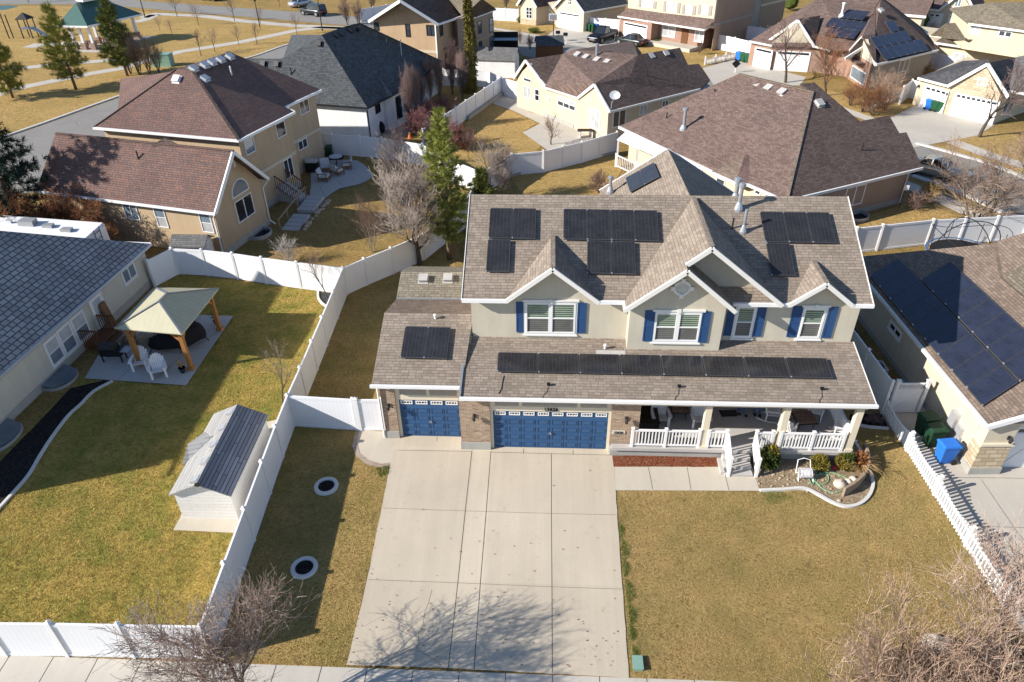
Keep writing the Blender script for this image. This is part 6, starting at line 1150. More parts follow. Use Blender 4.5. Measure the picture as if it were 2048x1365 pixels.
# hose reel and hoses
p = G(1608, 956); t = thing('hose_reel', 'hose reel wound with white hose in the flower bed', 'hose reel', p); m = MB()
for i in range(9): x = -.22+i*.055; m.tube([p+V((x, math.cos(a)*.20, .28+math.sin(a)*.20)) for a in [k*PI/7 for k in range(15)]], .022, 5, False)
m.build('hose_coil', M['cushion'], t); m = MB()
for s in (-.3, .3): m.tube([p+V((s, -.25, .02)), p+V((s, 0, .30)), p+V((s, .25, .02))], .018, 5); m.tube([p+V((s, -.25, .02)), p+V((s, .25, .02))], .018, 5)
m.tube([p+V((-.3, .2, .1)), p+V((-.25, .42, .62)), p+V((0, .46, .68)), p+V((.25, .42, .62)), p+V((.3, .2, .1))], .02, 5); m.build('frame', M['white'], t)
def cable(name, label, px, r, mat, cat, dz=.06):
    pts = [G(u, v, dz) for u, v in px]; out = []
    for i in range(len(pts)-1):
        p0, p1, p2, p3 = pts[max(i-1, 0)], pts[i], pts[i+1], pts[min(i+2, len(pts)-1)]
        for k in range(5): f = k/5; out.append(.5*((2*p1)+(p2-p0)*f+(2*p0-5*p1+4*p2-p3)*f*f+(3*p1-p0-3*p2+p3)*f**3))
    m = MB(); m.tube(out+[pts[-1]], r, 6); return solo(name, m, M[mat], label, cat, pts[0])
cable('garden_hose', 'green garden hose looping over the flower bed soil', [(1617, 958), (1624, 972), (1632, 955), (1628, 935), (1640, 948), (1655, 953), (1655, 966), (1640, 972), (1628, 962), (1640, 950), (1665, 948), (1690, 958), (1700, 966), (1690, 980), (1668, 988), (1645, 980), (1632, 966)], .022, 'hose', 'hose')
p = G(1669, 940); m = MB(); m.ball(p+V((0, 0, .12)), .10); solo('ball', m, M['red_ball'], 'small red ball lying between the gold and green shrubs', 'ball', p, smooth=True)
def rock(label, p, r, mat='rock', sq=.7, group=None):
    rr = random.Random(int(p.x*100)); m = MB(); m.ball(p+V((0, 0, r*sq*.6)), r*rr.uniform(.9, 1.3), r, r*sq, 9, 6, .14, rr); solo('boulder', m, M[mat], label, 'boulder', p, group=group, smooth=True)
rock('largest pale boulder in the flower bed by the hose loop', G(1678, 972), .25); rock('round pale boulder right of the largest in the flower bed', G(1696, 966), .17); rock('pale boulder against the timber edging in the flower bed', G(1706, 962), .19); rock('small flat stone near the lower bed kerb', G(1678, 1003), .09, 'rock_tan')
rr = random.Random(3); m = MB()
for i in range(150):
    u, v = rr.uniform(1508, 1690), rr.uniform(930, 990)
    if v > 978 and u < 1600: continue
    p = G(u, v, .04); r = rr.uniform(.015, .055); m.ball(p, r*1.2, r, r*.8, 5, 4, .2, rr)
o = solo('pebbles', m, M['rock_tan'], 'scattered tan pebbles on the flower bed soil', 'pebbles', G(1560, 960), kind='stuff')
m = MB(); cen = G(1700, 940); arc = [G(u, v) for u, v in ((1684, 994), (1700, 985), (1716, 972), (1728, 956), (1733, 938), (1730, 920), (1724, 905))]; arc = resample(arc, .16)
for a, b in zip(arc, arc[1:]): m.beam(a+V((0, 0, .2)), b+V((0, 0, .2)), .10, .62+rr.uniform(-.03, .03))
solo('timber_edging', m, M['log'], 'curved weathered timber edging wall around the flower bed end', 'edging wall', arc[0])
# trash bins
def bin_(label, loc, rz, mat, group=None):
    t = thing('trash_bin', label, 'trash bin', (0, 0, 0), group=group); m = MB(); m.hexa([(-.22, -.26, .06), (.22, -.26, .06), (.22, .24, .06), (-.22, .24, .06), (-.29, -.36, .98), (.29, -.36, .98), (.29, .34, .98), (-.29, .34, .98)]); m.box(-.31, -.38, .93, .31, .36, .985); m.build('body', M[mat], t)
    m = MB(); m.hexa([(-.31, -.41, .99), (.31, -.41, .99), (.31, .36, .99), (-.31, .36, .99), (-.25, -.34, 1.05), (.25, -.34, 1.05), (.25, .28, 1.08), (-.25, .28, 1.08)]); m.box(-.26, .36, .96, .26, .43, 1.0); m.build('lid', M[mat], t)
    for s in (-1, 1): m = MB(); m.tube([(s*.24, .28, .13), (s*.31, .28, .13)], .13, 12); m.build('wheel', M['tyre'], t)
    m = MB(); m.tube([(-.2, .40, .90), (.2, .40, .90)], .018, 5); m.build('handle', M[mat], t)
    t.location = loc; t.rotation_euler = (0, 0, rz); return t
GB = 'trash bins'
bin_('dark green trash bin nearest the lattice gate', G(1845, 866), -1.35, 'bin_darkgreen', GB); bin_('dark green trash bin next to the blue bin on the right driveway', G(1860, 890), -1.4, 'bin_darkgreen', GB); bin_('bright blue recycling bin beside the stone garage pier', G(1885, 922), -1.45, 'bin_blue', GB)
for lb, u, v, mt in (('blue bin left of two green bins at the brick house', 1477, 122, 'bin_blue'), ('green bin between blue and green at the brick house', 1485, 124, 'bin_green'), ('green bin closest to the brick house garage', 1494, 126, 'bin_green'), ('blue bin left of two green bins at the stone garage', 1856, 220, 'bin_blue'), ('green bin between blue and green at the stone garage', 1867, 223, 'bin_green'), ('green bin rightmost at the small stone garage door', 1877, 225, 'bin_green'), ('green bin left of the black pickup', 1178.5, 63, 'bin_green'), ('green bin nearest the black pickup hood', 1185, 63.5, 'bin_green'), ('blue bin half hidden behind the black pickup', 1192, 63, 'bin_blue')):
    bin_(lb, G(u, v), .7, mt, GB)
bin_('dark green bin against the blue shaded fence by the tan house', G(660, 316), .1, 'bin_darkgreen', GB)
# side yard clutter
p = V((16.1, 28.6, 0)); t = thing('air_conditioner', 'grey air conditioner unit beside the right neighbour wall', 'air conditioner', p); m = MB(); m.box(p.x-.38, p.y-.38, .05, p.x+.38, p.y+.38, .82); m.build('body', M['acgrey'], t); m = MB(); m.tube([p+V((0, 0, .82)), p+V((0, 0, .85))], .30, 18); m.build('fan_grille', M['iron'], t); m = MB(); m.box(p.x-.4, p.y-.4, .82, p.x-.3, p.y+.4, .86); m.box(p.x+.3, p.y-.4, .82, p.x+.4, p.y+.4, .86); m.box(p.x-.3, p.y-.4, .82, p.x+.3, p.y-.3, .86); m.box(p.x-.3, p.y+.3, .82, p.x+.3, p.y+.4, .86); m.build('top_frame', M['rail_silver'], t)
p = V((15.8, 30.3, 0)); t = thing('bucket', 'lime yellow tub on the ground behind the air conditioner', 'tub', p); m = MB(); m.lathe(p, [(.01, .02), (.26, .02), (.34, .42), (.36, .44), (.32, .44), (.24, .1), (.01, .1)], 14); m.build('tub_body', M['lime'], t)
for i, (x, y, r, h, lb) in enumerate(((15.9, 31.9, .4, .9, 'black covered barrel behind the lime yellow tub'), (16.4, 27.0, .42, .3, 'black rubbish bag heap between air conditioner and lattice gate'), (15.9, 26.7, .3, .35, 'dark rubbish bag against the side fence'))): m = MB(); m.ball((x, y, h*.5), r, r*.9, h*.6, 9, 6, .15); solo('rubbish_bag', m, M['black_cloth'], lb, 'rubbish bag', (x, y, 0), smooth=True)
# trampoline
c = V((24.6, 41.6, 0)); c = E(1928, 506, .85); c.z = 0; t = thing('trampoline', 'round trampoline with curved net hoops behind the right neighbour', 'trampoline', c); R_ = 2.15
ring = lambda r, z, n=28: [c+V((math.cos(2*PI*j/n)*r, math.sin(2*PI*j/n)*r, z)) for j in range(n+1)]
m = MB(); m.poly(ring(R_-.25, .84)[:-1]); m.build('bed', M['black_cloth'], t); m = MB(); a, b = ring(R_-.16, .86), ring(R_+.03, .86); m.add(a+b, [(j, j+1, 29+j+1, 29+j) for j in range(28)]); m.build('pad', M['tramp_blue'], t); m = MB(); m.tube(ring(R_, .82), .03, 6, False); m.build('rim', M['galv'], t)
for j in range(6): q = ring(R_, 0, 6)[j]; m = MB(); m.tube([q, q+V((0, 0, .82))], .025, 5); m.build('leg', M['galv'], t)
for ang in (0.15, 1.7): d = V((math.cos(ang), math.sin(ang), 0)); m = MB(); m.tube([c+d*R_*math.cos(PI*k/16)+V((0, 0, .85+2.1*math.sin(PI*k/16)**.75)) for k in range(17)], .028, 6, False); m.build('hoop', M['black'], t)
m = MB(); m.tube([c+V((math.cos(2*PI*j/32)*R_, math.sin(2*PI*j/32)*R_, 2.0+.45*math.cos(4*PI*j/32))) for j in range(33)], .02, 5, False); m.build('top_ring', M['black'], t)
for j in range(8): q = ring(R_, .85, 8)[j]; m = MB(); m.tube([q, q+V((0, 0, 1.25))], .02, 5); m.build('pole', M['black'], t)
# window wells
def well(label, A, B, n_, depth, mat, cover, h=.16):
    d = B-A; m = MB(); pts = [A+d*.5-d*.5*math.cos(PI*k/12)+n_*depth*math.sin(PI*k/12)**.6 for k in range(13)]; t = thing('window_well', label, 'window well', A)
    for a, b in zip(pts, pts[1:]): m.beam(a+V((0, 0, h/2-.05)), b+V((0, 0, h/2-.05)), .06, h+.1)
    m.build('well_rim', M[mat], t)
    m = MB(); m.slab([p+V((0, 0, h+.06+(.12 if i in (0, 12) else 0))) for i, p in enumerate(pts)], .02) if cover else m.slab([p+V((0, 0, .02)) for p in pts], .01); m.build('cover' if cover else 'well_floor', M[cover or 'black'], t)
    return t
glass('polycarb', (.12, .15, .18), .25, .5)
W = Wall(w1[0], w1[1])
for lb, a, b in (('clear covered window well nearest the gazebo patio', (143, 786), (180, 742)), ('clear covered window well at the left edge of the black mulch', (10, 912), (62, 850))):
    s0, s1 = (G(*a)-W.A).dot(W.d), (G(*b)-W.A).dot(W.d); A, B = W.at(s0, 0, .03), W.at(s1, 0, .03); well(lb, gp(A), gp(B), W.n, 1.05, 'rail_silver', 'polycarb')
Wt = Wall(fq[1], fq[2]); well('open corrugated window well below the arched gable window', Wt.at(2.6, 0, .04), Wt.at(4.3, 0, .04), Wt.n, 1.0, 'rail_silver', None, .25)
W6 = Wall(f6[1], f6[2]); s = W6.sz(1712, 436)[0]; p = G(1712, 436); s = (p-W6.A).dot(W6.d); well('open corrugated window well beside the brown hip roof house', W6.at(s-.9, 0, .06), W6.at(s+.9, 0, .06), W6.n, 1.1, 'rail_silver', None, .25)
# things on the gazebo patio
def covered(label, c, sx, sy, h, rz): 
    t = thing('covered_furniture', label, 'covered furniture', (0, 0, 0)); m = MB(); pr = [(0, 1.0), (.35, 1.06), (.75, .95), (.95, .7), (1.0, .3)]; n = 14; rr = random.Random(int(c.x*10)); vs = []
    for z, f in pr:
        for j in range(n): a = 2*PI*j/n; q = abs(math.cos(a))**.5*(1 if math.cos(a) > 0 else -1), abs(math.sin(a))**.5*(1 if math.sin(a) > 0 else -1); vs.append(V((q[0]*sx*f, q[1]*sy*f, .25+z*(h-.25)+rr.uniform(-.04, .04))))
    m.add(vs, [(i*n+j, i*n+(j+1) % n, (i+1)*n+(j+1) % n, (i+1)*n+j) for i in range(4) for j in range(n)]+[tuple(4*n+j for j in range(n))]); m.build('cover', M['black_cloth'], t, True)
    for x in (-1, 1):
        for y in (-1, 1): m = MB(); m.tube([(x*sx*.8, y*sy*.8, .35), (x*sx*.95, y*sy*.95, 0)], .025, 5); m.build('leg', M['iron'], t)
    t.location = c; t.rotation_euler = (0, 0, rz)
covered('black covered lounge under the gazebo nearest the front post', G(340, 700)+V((0, .2, .06)), .95, .62, .85, .1); covered('black covered swing seat under the gazebo by the side opening', G(382, 690)+V((0, 0, .06)), .85, .5, 1.15, .9)
p = G(232, 722)+V((0, 0, .06)); t = thing('barbecue_grill', 'black barbecue grill against the wall beside the gazebo', 'barbecue', p); m = MB(); m.box(p.x-.55, p.y-.28, .45, p.x+.55, p.y+.28, .8); m.build('firebox', M['black'], t); m = MB(); m.tube([p+V((-.5, 0, .8)), p+V((.3, 0, .8))], .27, 12); m.build('lid', M['iron'], t); m = MB(); m.box(p.x+.55, p.y-.25, .72, p.x+1.0, p.y+.25, .76); m.build('side_shelf', M['grey_metal'], t)
for x in (-.5, .5):
    for y in (-.22, .22): m = MB(); m.box(p.x+x-.03, p.y+y-.03, .06, p.x+x+.03, p.y+y+.03, .46); m.build('leg', M['iron'], t)
p = G(268, 694)+V((0, .2, .06)); t = thing('firewood_pile', 'stack of split firewood under the gazebo', 'firewood', p); rr = random.Random(5)
for i in range(26): m = MB(); c = p+V((rr.uniform(-.65, .65), rr.uniform(-.12, .12), .08+.11*(i//5)+rr.uniform(-.02, .02))); m.tube([c-V((rr.uniform(-.1, .1), .25, 0)), c+V((rr.uniform(-.1, .1), .25, rr.uniform(-.05, .05)))], .07, 6); m.build('log', M['log'], t)
p = G(302, 706)+V((0, .2, .06)); t = thing('wood_pallet', 'worn wooden pallet leaning beside the firewood pile', 'pallet', p); m = MB()
for i in range(6): m.obox(p+V((-.1+.0*i, .1, .15+i*.13)), (.5, .1, 0), (-.02, .06, .05), (0, 0, .04))
m.build('boards', M['log'], t)
def pot_plant(label, p, r, h, leaf, mat='pot'):
    t = thing('potted_plant', label, 'potted plant', p); m = MB(); m.lathe(p, [(r*.65, 0), (r, h), (r*1.08, h), (r*.9, h-.03), (.01, h-.03)], 12); m.build('pot', M[mat], t); m = MB(); rr = random.Random(int(p.x*37))
    for i in range(34): a = rr.uniform(0, 6.3); l = rr.uniform(.3, .55); d = V((math.cos(a), math.sin(a), 0)); s = V((-d.y, d.x, 0))*.012; b = p+V((0, 0, h-.04)); k1 = b+d*l*.35+V((0, 0, l*.8)); k2 = b+d*l*.9+V((0, 0, l*.75)); m.add([b-s, b+s, k1+s, k1-s, k2], [(0, 1, 2, 3), (3, 2, 4)])
    m.build('leaves', M[leaf], t)
pot_plant('potted ornamental grass at the front gazebo post', G(367, 747)+V((0, 0, .06)), .17, .3, 'straw'); pot_plant('small dark potted plant at the rear gazebo post', G(437, 650)+V((-.1, 0, .06)), .14, .25, 'shrub_green')
# timber steps with railing at the tile roof house
W = Wall(w1[0], w1[1]); s0 = (G(212, 700)-W.A).dot(W.d); t = thing('deck_steps', 'brown timber landing and railings at the patio door', 'deck steps', W.at(s0, 0, .5)); m = MB(); W.box(m, s0-.1, s0+1.5, .28, .36, .04, 1.0); W.box(m, s0-.1, s0+1.5, .14, .2, 1.0, 1.3); m.build('landing', M['deck'], t)
for s in (s0-.08, s0+1.45):
    m = MB(); a, b = W.at(s, .36, .1), W.at(s, .36, 1.0); m.beam(a+V((0, 0, .85)), b+V((0, 0, .85)), .09, .06)
    for k in range(8): q = a.lerp(b, k/7); m.box(q.x-.02, q.y-.02, q.z-.3, q.x+.02, q.y+.02, q.z+.85)
    m.build('railing', M['deck'], t)
q = W.at(s0+2.2, 0, .12); t = thing('wooden_sled', 'brown wooden toboggan leaning on the wall beside the patio door', 'toboggan', q); m = MB(); m.plate([W.at(s0+1.9, .1, .35), W.at(s0+2.35, .1, .35), W.at(s0+2.4, 1.45, .08), W.at(s0+2.3, 1.62, .14), W.at(s0+1.95, 1.62, .14), W.at(s0+1.85, 1.45, .08)], W.n*.05); m.build('board', M['teak'], t)
# back patio of the tan house
def lounge(label, loc, rz, w=.75):
    t = thing('patio_chair', label, 'patio chair', (0, 0, 0), group='patio chairs behind the tan house'); m = MB(); m.box(-w/2, -.35, .32, w/2, .35, .45); m.build('seat_cushion', M['cushion'], t); m = MB(); m.hexa([(-w/2, .25, .42), (w/2, .25, .42), (w/2, .38, .42), (-w/2, .38, .42), (-w/2, .42, .92), (w/2, .42, .92), (w/2, .53, .92), (-w/2, .53, .92)]); m.build('back_cushion', M['cushion'], t); m = MB(); m.box(-w/2-.04, -.38, .22, w/2+.04, .40, .31)
    for s in (-1, 1): m.box(s*(w/2+.04)-.03, -.36, .60, s*(w/2+.04)+.03, .42, .66); m.box(s*(w/2+.04)-.03, -.36, 0, s*(w/2+.04)+.03, -.30, .6); m.box(s*(w/2+.04)-.03, .34, 0, s*(w/2+.04)+.03, .40, .6)
    m.build('frame', M['teak'], t); t.location = loc; t.rotation_euler = (0, 0, rz)
lounge('grey cushioned patio chair nearest the barbecue behind the tan house', G(652, 343)+V((0, 0, .06)), .3); lounge('grey cushioned patio chair at the outer patio edge', G(694, 338)+V((0, 0, .06)), -1.3); lounge('grey cushioned patio chair below the round table', G(676, 350)+V((0, 0, .06)), 2.6); lounge('grey cushioned patio chair beside the wooden stairs', G(650, 362)+V((0, 0, .06)), 1.5)
p = G(674, 330)+V((0, 0, .06)); t = thing('round_table', 'round pale patio table among grey chairs', 'table', p); m = MB(); m.tube([p+V((0, 0, .66)), p+V((0, 0, .70))], .55, 20); m.build('table_top', M['cushion'], t); m = MB(); m.tube([p, p+V((0, 0, .66))], .05, 8); m.build('leg', M['iron'], t)
p = G(624, 345)+V((.1, 0, .06)); t = thing('barbecue_grill', 'silver lidded barbecue grill by the tan house corner', 'barbecue', p); m = MB(); m.box(p.x-.5, p.y-.25, .1, p.x+.5, p.y+.25, .85); m.build('cabinet', M['black'], t); m = MB(); m.tube([p+V((-.45, 0, .87)), p+V((.45, 0, .87))], .24, 12); m.build('lid', M['rail_silver'], t)
t = thing('timber_stairs', 'grey back door stairs with dark railing at the tan house', 'stairs', G(612, 380)); Wr = Wall(fw_[1], fw_[2])
for i in range(6): m = MB(); Wr.box(m, Wr.L-3.2+.0, Wr.L-1.9, .0, 1.15-.19*i, .04+.30*i, .36+.30*i); m.build('step', M['patio'], t)
for s in (Wr.L-3.25, Wr.L-1.85):
    m = MB(); a, b = Wr.at(s, 1.15, .1), Wr.at(s, .1, 1.9); m.beam(a+V((0, 0, .9)), b+V((0, 0, .9)), .07, .06)
    for k in range(11): q = a.lerp(b, k/10); m.box(q.x-.02, q.y-.02, q.z-.1, q.x+.02, q.y+.02, q.z+.9)
    m.build('railing', M['deck'], t)
t = thing('garden_steps', 'concrete garden steps with timber handrail beside the tan house', 'garden steps', G(600, 430)); A, B = G(634, 402), G(580, 462); d = (B-A); sd = V((-d.y, d.x, 0)).normalized()
for i in range(9):
    if i == 4: continue
    c = A.lerp(B, (i+.5)/9); m = MB(); m.obox(c+V((0, 0, .20-.022*i)), d/18*.96, sd*.62, (0, 0, .22-.018*i)); m.build('step', M['patio'], t)
m = MB(); a, b = A-sd*.75, B-sd*.75
if (a-V((0, 0, 0))).x > (A+sd*.75).x: a, b = A+sd*.75, B+sd*.75
m.beam(a+V((0, 0, 1.1)), b+V((0, 0, .75)), .07, .1)
for f in (.02, .35, .7, .98): q = a.lerp(b, f); m.box(q.x-.04, q.y-.04, 0, q.x+.04, q.y+.04, 1.08-.33*f)
m.build('handrail', M['log'], t)
rr = random.Random(11)
for i in range(12): f = (i+.5)/12; q = A.lerp(B, f)+V((sd.x, sd.y, 0))*(.95 if (A+sd).x > (A-sd).x else -.95)+V((rr.uniform(-.1, .1), rr.uniform(-.1, .1), 0)); rock('pale landscape rock along the garden steps of the tan house', q, rr.uniform(.14, .27), 'rock_tan', .6, 'landscape rocks beside the steps')
# white house extras
p = G(756, 268)+V((.1, .2, 0)); m = MB(); m.ball(p+V((0, 0, .55)), .62, .4, .62, 10, 7, .06); solo('covered_grill', m, M['black_cloth'], 'black covered grill against the white house corner', 'covered grill', p, smooth=True)
p = G(820, 277); t = thing('traffic_cone', 'orange and white cone on the brick patio', 'cone', p); m = MB(); m.lathe(p, [(.22, 0), (.2, .04), (.05, .55), (.01, .56)], 10); m.build('cone_body', M['orange'], t); m = MB(); m.lathe(p, [(.145, .2), (.10, .36)], 10); m.build('stripe', M['white'], t)
t = thing('brick_steps', 'curved brick steps at the white house patio door', 'steps', G(792, 240)); c = G(797, 236)
for i, r in enumerate((2.1, 1.7, 1.3)): m = MB(); m.prism([V((c.x-.9+math.cos(a)*r, c.y+.6+math.sin(a)*r*.8)) for a in [-PI/2-.3+k*.2 for k in range(11)]], 0, .18*(i+1)); m.build('step', M['paver'], t)
p = G(802, 188); m = MB(); m.ball(V((p.x, p.y, 2.2)), .28); solo('balloon', m, M['lime'], 'bright lime ball hanging in front of the white house', 'ball', (p.x, p.y, 2.2), smooth=True)
p = onp(1222, 219, rp5); t = thing('satellite_dish', 'white satellite dish on the cream gabled roof corner', 'satellite dish', p); m = MB(); m.tube([p, p+V((.05, 0, .6)), p+V((.2, -.1, .95))], .04, 6); m.tube([p+V((.15, -.05, .8)), p+V((-.1, -.7, .8))], .02, 5); m.build('mast', M['galv'], t); c = p+V((.22, -.15, 1.25)); ax = V((-.3, -.85, .42)).normalized(); s1 = ax.cross(V((0, 0, 1))).normalized(); s2 = s1.cross(ax); m = MB(); vs = [c-ax*.12]; n = 16
for r, o in ((.27, .05), (.46, .0)):
    for j in range(n): a = 2*PI*j/n; vs.append(c+s1*math.cos(a)*r+s2*math.sin(a)*r*.8-ax*o)
m.add(vs, [(0, 1+j, 1+(j+1) % n) for j in range(n)]+[(1+j, 1+n+j, 1+n+(j+1) % n, 1+(j+1) % n) for j in range(n)]); m.build('reflector', M['rail_silver'], t, True)
p = E(122, 356, 3.9); t = thing('satellite_dish', 'grey satellite dish on the shaded end of the tan house roof', 'satellite dish', p); m = MB(); m.ball(p, .42, .14, .5, 12, 8); m.build('reflector', M['rail_silver'], t, True); m = MB(); m.tube([p+V((0, .1, 0)), p+V((.1, .5, -.35))], .04, 5); m.build('mast', M['galv'], t)
p = G(1172, 276); t = thing('picnic_table', 'small black and white slatted bench table on the cream house patio', 'table', p); m = MB()
for i in range(6): m.box(p.x-.8, p.y-.35+i*.13, .68, p.x+.8, p.y-.27+i*.13, .72)
m.build('table_top', M['black'], t); m = MB(); m.box(p.x-.6, p.y-.3, 0, p.x-.5, p.y+.3, .68); m.box(p.x+.5, p.y-.3, 0, p.x+.6, p.y+.3, .68); m.build('frame', M['white'], t)
# street furniture
def lamp(label, p, h, arm=None):
    t = thing('street_lamp', label, 'street lamp', p); m = MB(); m.tube([p, p+V((0, 0, h))], [.09, .06], 8); m.build('pole', M['iron'], t); m = MB(); m.lathe(p+V((0, 0, h)), [(.08, 0), (.2, .1), (.22, .4), (.08, .5), (.01, .52)], 8); m.build('lamp_head', M['iron'], t)
lamp('dark street lamp pole beside the park path at the roof of the black house', G(645, 63), 4.4); lamp('dark park lamp pole standing behind the pavilion', G(290, 34), 4.6); lamp('thin dark lamp pole among the young park trees', G(520, 55), 3.6)
p = G(1106.5, 84); t = thing('basketball_hoop', 'portable basketball hoop at the cul de sac driveway', 'basketball hoop', p); m = MB(); m.tube([p+V((0, .3, 0)), p+V((0, .3, 3.0)), p+V((-.1, -.1, 3.1))], .07, 6); m.build('pole', M['iron'], t); m = MB(); m.box(p.x-.65, p.y-.2, 2.75, p.x+.45, p.y-.14, 3.6); m.build('backboard', M['white'], t); m = MB(); m.box(p.x-.55, p.y-.22, 2.85, p.x+.35, p.y-.201, 3.5); m.build('board_panel', M['grey_metal'], t); m = MB(); m.tube([p+V((-.1+math.cos(a)*.23, -.45+math.sin(a)*.23, 2.95)) for a in [k*PI/6 for k in range(13)]], .02, 5, False); m.build('rim', M['orange'], t); m = MB(); m.box(p.x-.5, p.y, 0, p.x+.5, p.y+.8, .2); m.build('base', M['black'], t)
for lb, u, v in (('black mailbox on white post nearer the basketball hoop', 1117, 84), ('black mailbox on white post nearer the black pickup', 1132, 88)): p = G(u, v); t = thing('mailbox', lb, 'mailbox', p, group='mailboxes at the cul de sac'); m = MB(); m.box(p.x-.06, p.y-.06, 0, p.x+.06, p.y+.06, 1.05); m.build('post', M['white'], t); m = MB(); m.box(p.x-.4, p.y-.18, 1.05, p.x+.2, p.y+.18, 1.4); m.build('box', M['black'], t)
p = G(1470, 146); t = thing('mailbox', 'black diamond shaped marker on the brick house driveway', 'marker', p); m = MB(); m.plate([p+V((0, 0, .5)), p+V((.5, 0, 1.0)), p+V((0, 0, 1.5)), p+V((-.5, 0, 1.0))], (0, .08, 0)); m.build('panel', M['black'], t); m = MB(); m.tube([p, p+V((0, .1, .7))], .05, 6); m.build('post', M['white'], t)
p = G(1738, 455); p = G(1797, 420); t = thing('flag_stake', 'white yard sign on a thin pole beside the brown side wall', 'yard sign', p); m = MB(); m.tube([p, p+V((0, 0, 1.6))], .02, 5); m.build('pole', M['iron'], t); m = MB(); m.box(p.x-.12, p.y-.02, 1.5, p.x+.25, p.y+.02, 1.85); m.build('plate', M['white'], t)
# ---------------------------------------------------------------- trees and shrubs
def grow(seed, h, trunk, spread, r0, levels, nb, up=.35, wob=.25, twig=3, seglen=.22, gravity=0.0, first=.25, multi=1, lr=(.45, .7), rmin=.006):
    # returns branch polylines by level: trunk + limbs (level 0-1) and twigs
    rr = random.Random(seed); big = MB(); fine = MB()
    def branch(p, d, L, r, lev):
        n = max(2, min(7, int(L/(seglen*(1.6 if lev == 0 else 1)))+1)); pts = [p]; rs = [r]; q = p; dd = d.copy()
        for i in range(n):
            dd = (dd+V((rr.gauss(0, wob), rr.gauss(0, wob), rr.gauss(0, wob)*.6+up*(.25 if lev else .5)-gravity*lev*.2))*.5).normalized()
            q = q+dd*(L/n); pts.append(q); rs.append(max(rmin*.55, r*(1-.75*(i+1)/n)))
        (big if lev <= 1 else fine).tube(pts, rs, 7 if lev == 0 else (5 if lev == 1 else 3), False)
        if lev >= levels: return
        k = nb[min(lev, len(nb)-1)]; k = max(1, int(k*rr.uniform(.8, 1.2)))
        for j in range(k):
            f = first+(1-first)*((j+rr.random())/k) if lev == 0 else .15+.85*(j+rr.random())/k
            i = min(int(f*n), n-1); ff = f*n-i; b = pts[i].lerp(pts[i+1], ff); ax = (pts[i+1]-pts[i]).normalized()
            a = rr.uniform(0, 2*PI); o = ax.orthogonal().normalized(); o2 = ax.cross(o); side = o*math.cos(a)+o2*math.sin(a)
            if lev == 0: side = V((math.cos(a), math.sin(a), 0)); ang = spread*rr.uniform(.75, 1.2)*(1.15-.5*f)
            else: ang = rr.uniform(.45, .95)
            nd = (ax*math.cos(ang)+side*math.sin(ang)).normalized()
            if lev: nd = (nd+V((0, 0, up*.4))).normalized()
            l = L*rr.uniform(*lr)*(1.25-.55*f if lev == 0 else 1-.35*f)
            branch(b, nd, l, max(rmin, rs[i]*rr.uniform(.42, .62)), lev+1)
    for mI in range(multi):
        if multi == 1: branch(V((0, 0, -.1)), V((0, 0, 1)), h*trunk, r0, 0)
        else:
            a = 2*PI*mI/multi+rr.uniform(-.3, .3); t = rr.uniform(.1, spread*.55); branch(V((math.cos(a)*r0, math.sin(a)*r0, -.08)), V((math.sin(t)*math.cos(a), math.sin(t)*math.sin(a), math.cos(t))), h*trunk*rr.uniform(.75, 1.05), r0*rr.uniform(.5, .9), 0)
    zm = max(v.z for v in (fine.v or big.v)); k = h/zm
    for m in (big, fine): m.v = [v*k for v in m.v]
    return big, fine
TREES = {}
def tree(kind, label, loc, bark, twig, rz=0, sc=1.0, cat='tree', name='bare_tree', group=None, **kw):
    if kind not in TREES:
        big, fine = grow(**kw); t = thing(name, label, cat, (0, 0, 0), group=group); big.build('trunk', M[bark], t, True); fine.build('crown', M[twig], t)
        TREES[kind] = t; t.location = loc; t.rotation_euler = (0, 0, rz); t.scale = (sc, sc, sc) if not hasattr(sc, '__len__') else sc
    else:
        t = copytree(TREES[kind], loc, rz, label, sc); t.name = name
        if group: t['group'] = group
        for ch in t.children:
            if ch.data.materials[0] != M[bark if ch.name.startswith('trunk') else twig]:
                ch.data = ch.data.copy(); ch.data.materials[0] = M[bark if ch.name.startswith('trunk') else twig]
    return t
# the large street trees at the bottom edge
tree('front', 'large bare tree with reddish twigs in front of the white sidewalk fence', gp((-8.95, 11.0)), 'bark', 'twig_red', .4, seed=21, h=6.3, trunk=.55, spread=1.05, r0=.105, levels=4, nb=[14, 10, 7, 5], up=.32, first=.3, wob=.30, seglen=.22, rmin=.0075, lr=(.55, .85))
tree('front2', 'large bare pinkish tree at the lower right corner above the front lawn', gp((9.7, 11.5)), 'bark', 'twig_tan', 1.0, seed=33, h=6.4, trunk=.55, spread=1.0, r0=.18, levels=4, nb=[13, 9, 7, 5], up=.36, first=.2, wob=.32, seglen=.22, rmin=.009, lr=(.6, .9))
tree('front2', 'large bare tan tree in the lower right corner beside the driveway', gp((13.6, 11.5)), 'bark', 'twig_red', 3.0, 1.05)
tree('front2', 'small bare tree lowest in the lower right corner', gp((11.9, 10.4)), 'bark', 'twig_tan', 5.0, .9)
tree('front3', 'tall upright bare tree over the end of the picket fence', gp((16.6, 14.2)), 'bark', 'twig_orange', 0, seed=45, h=5.6, trunk=.7, spread=.6, r0=.08, levels=3, nb=[13, 8, 5], up=.5, first=.12, seglen=.25, rmin=.007)
tree('front3', 'upright bare orange tree cut by the right edge', gp((17.9, 13.6)), 'bark', 'twig_orange', 2, 1.1)
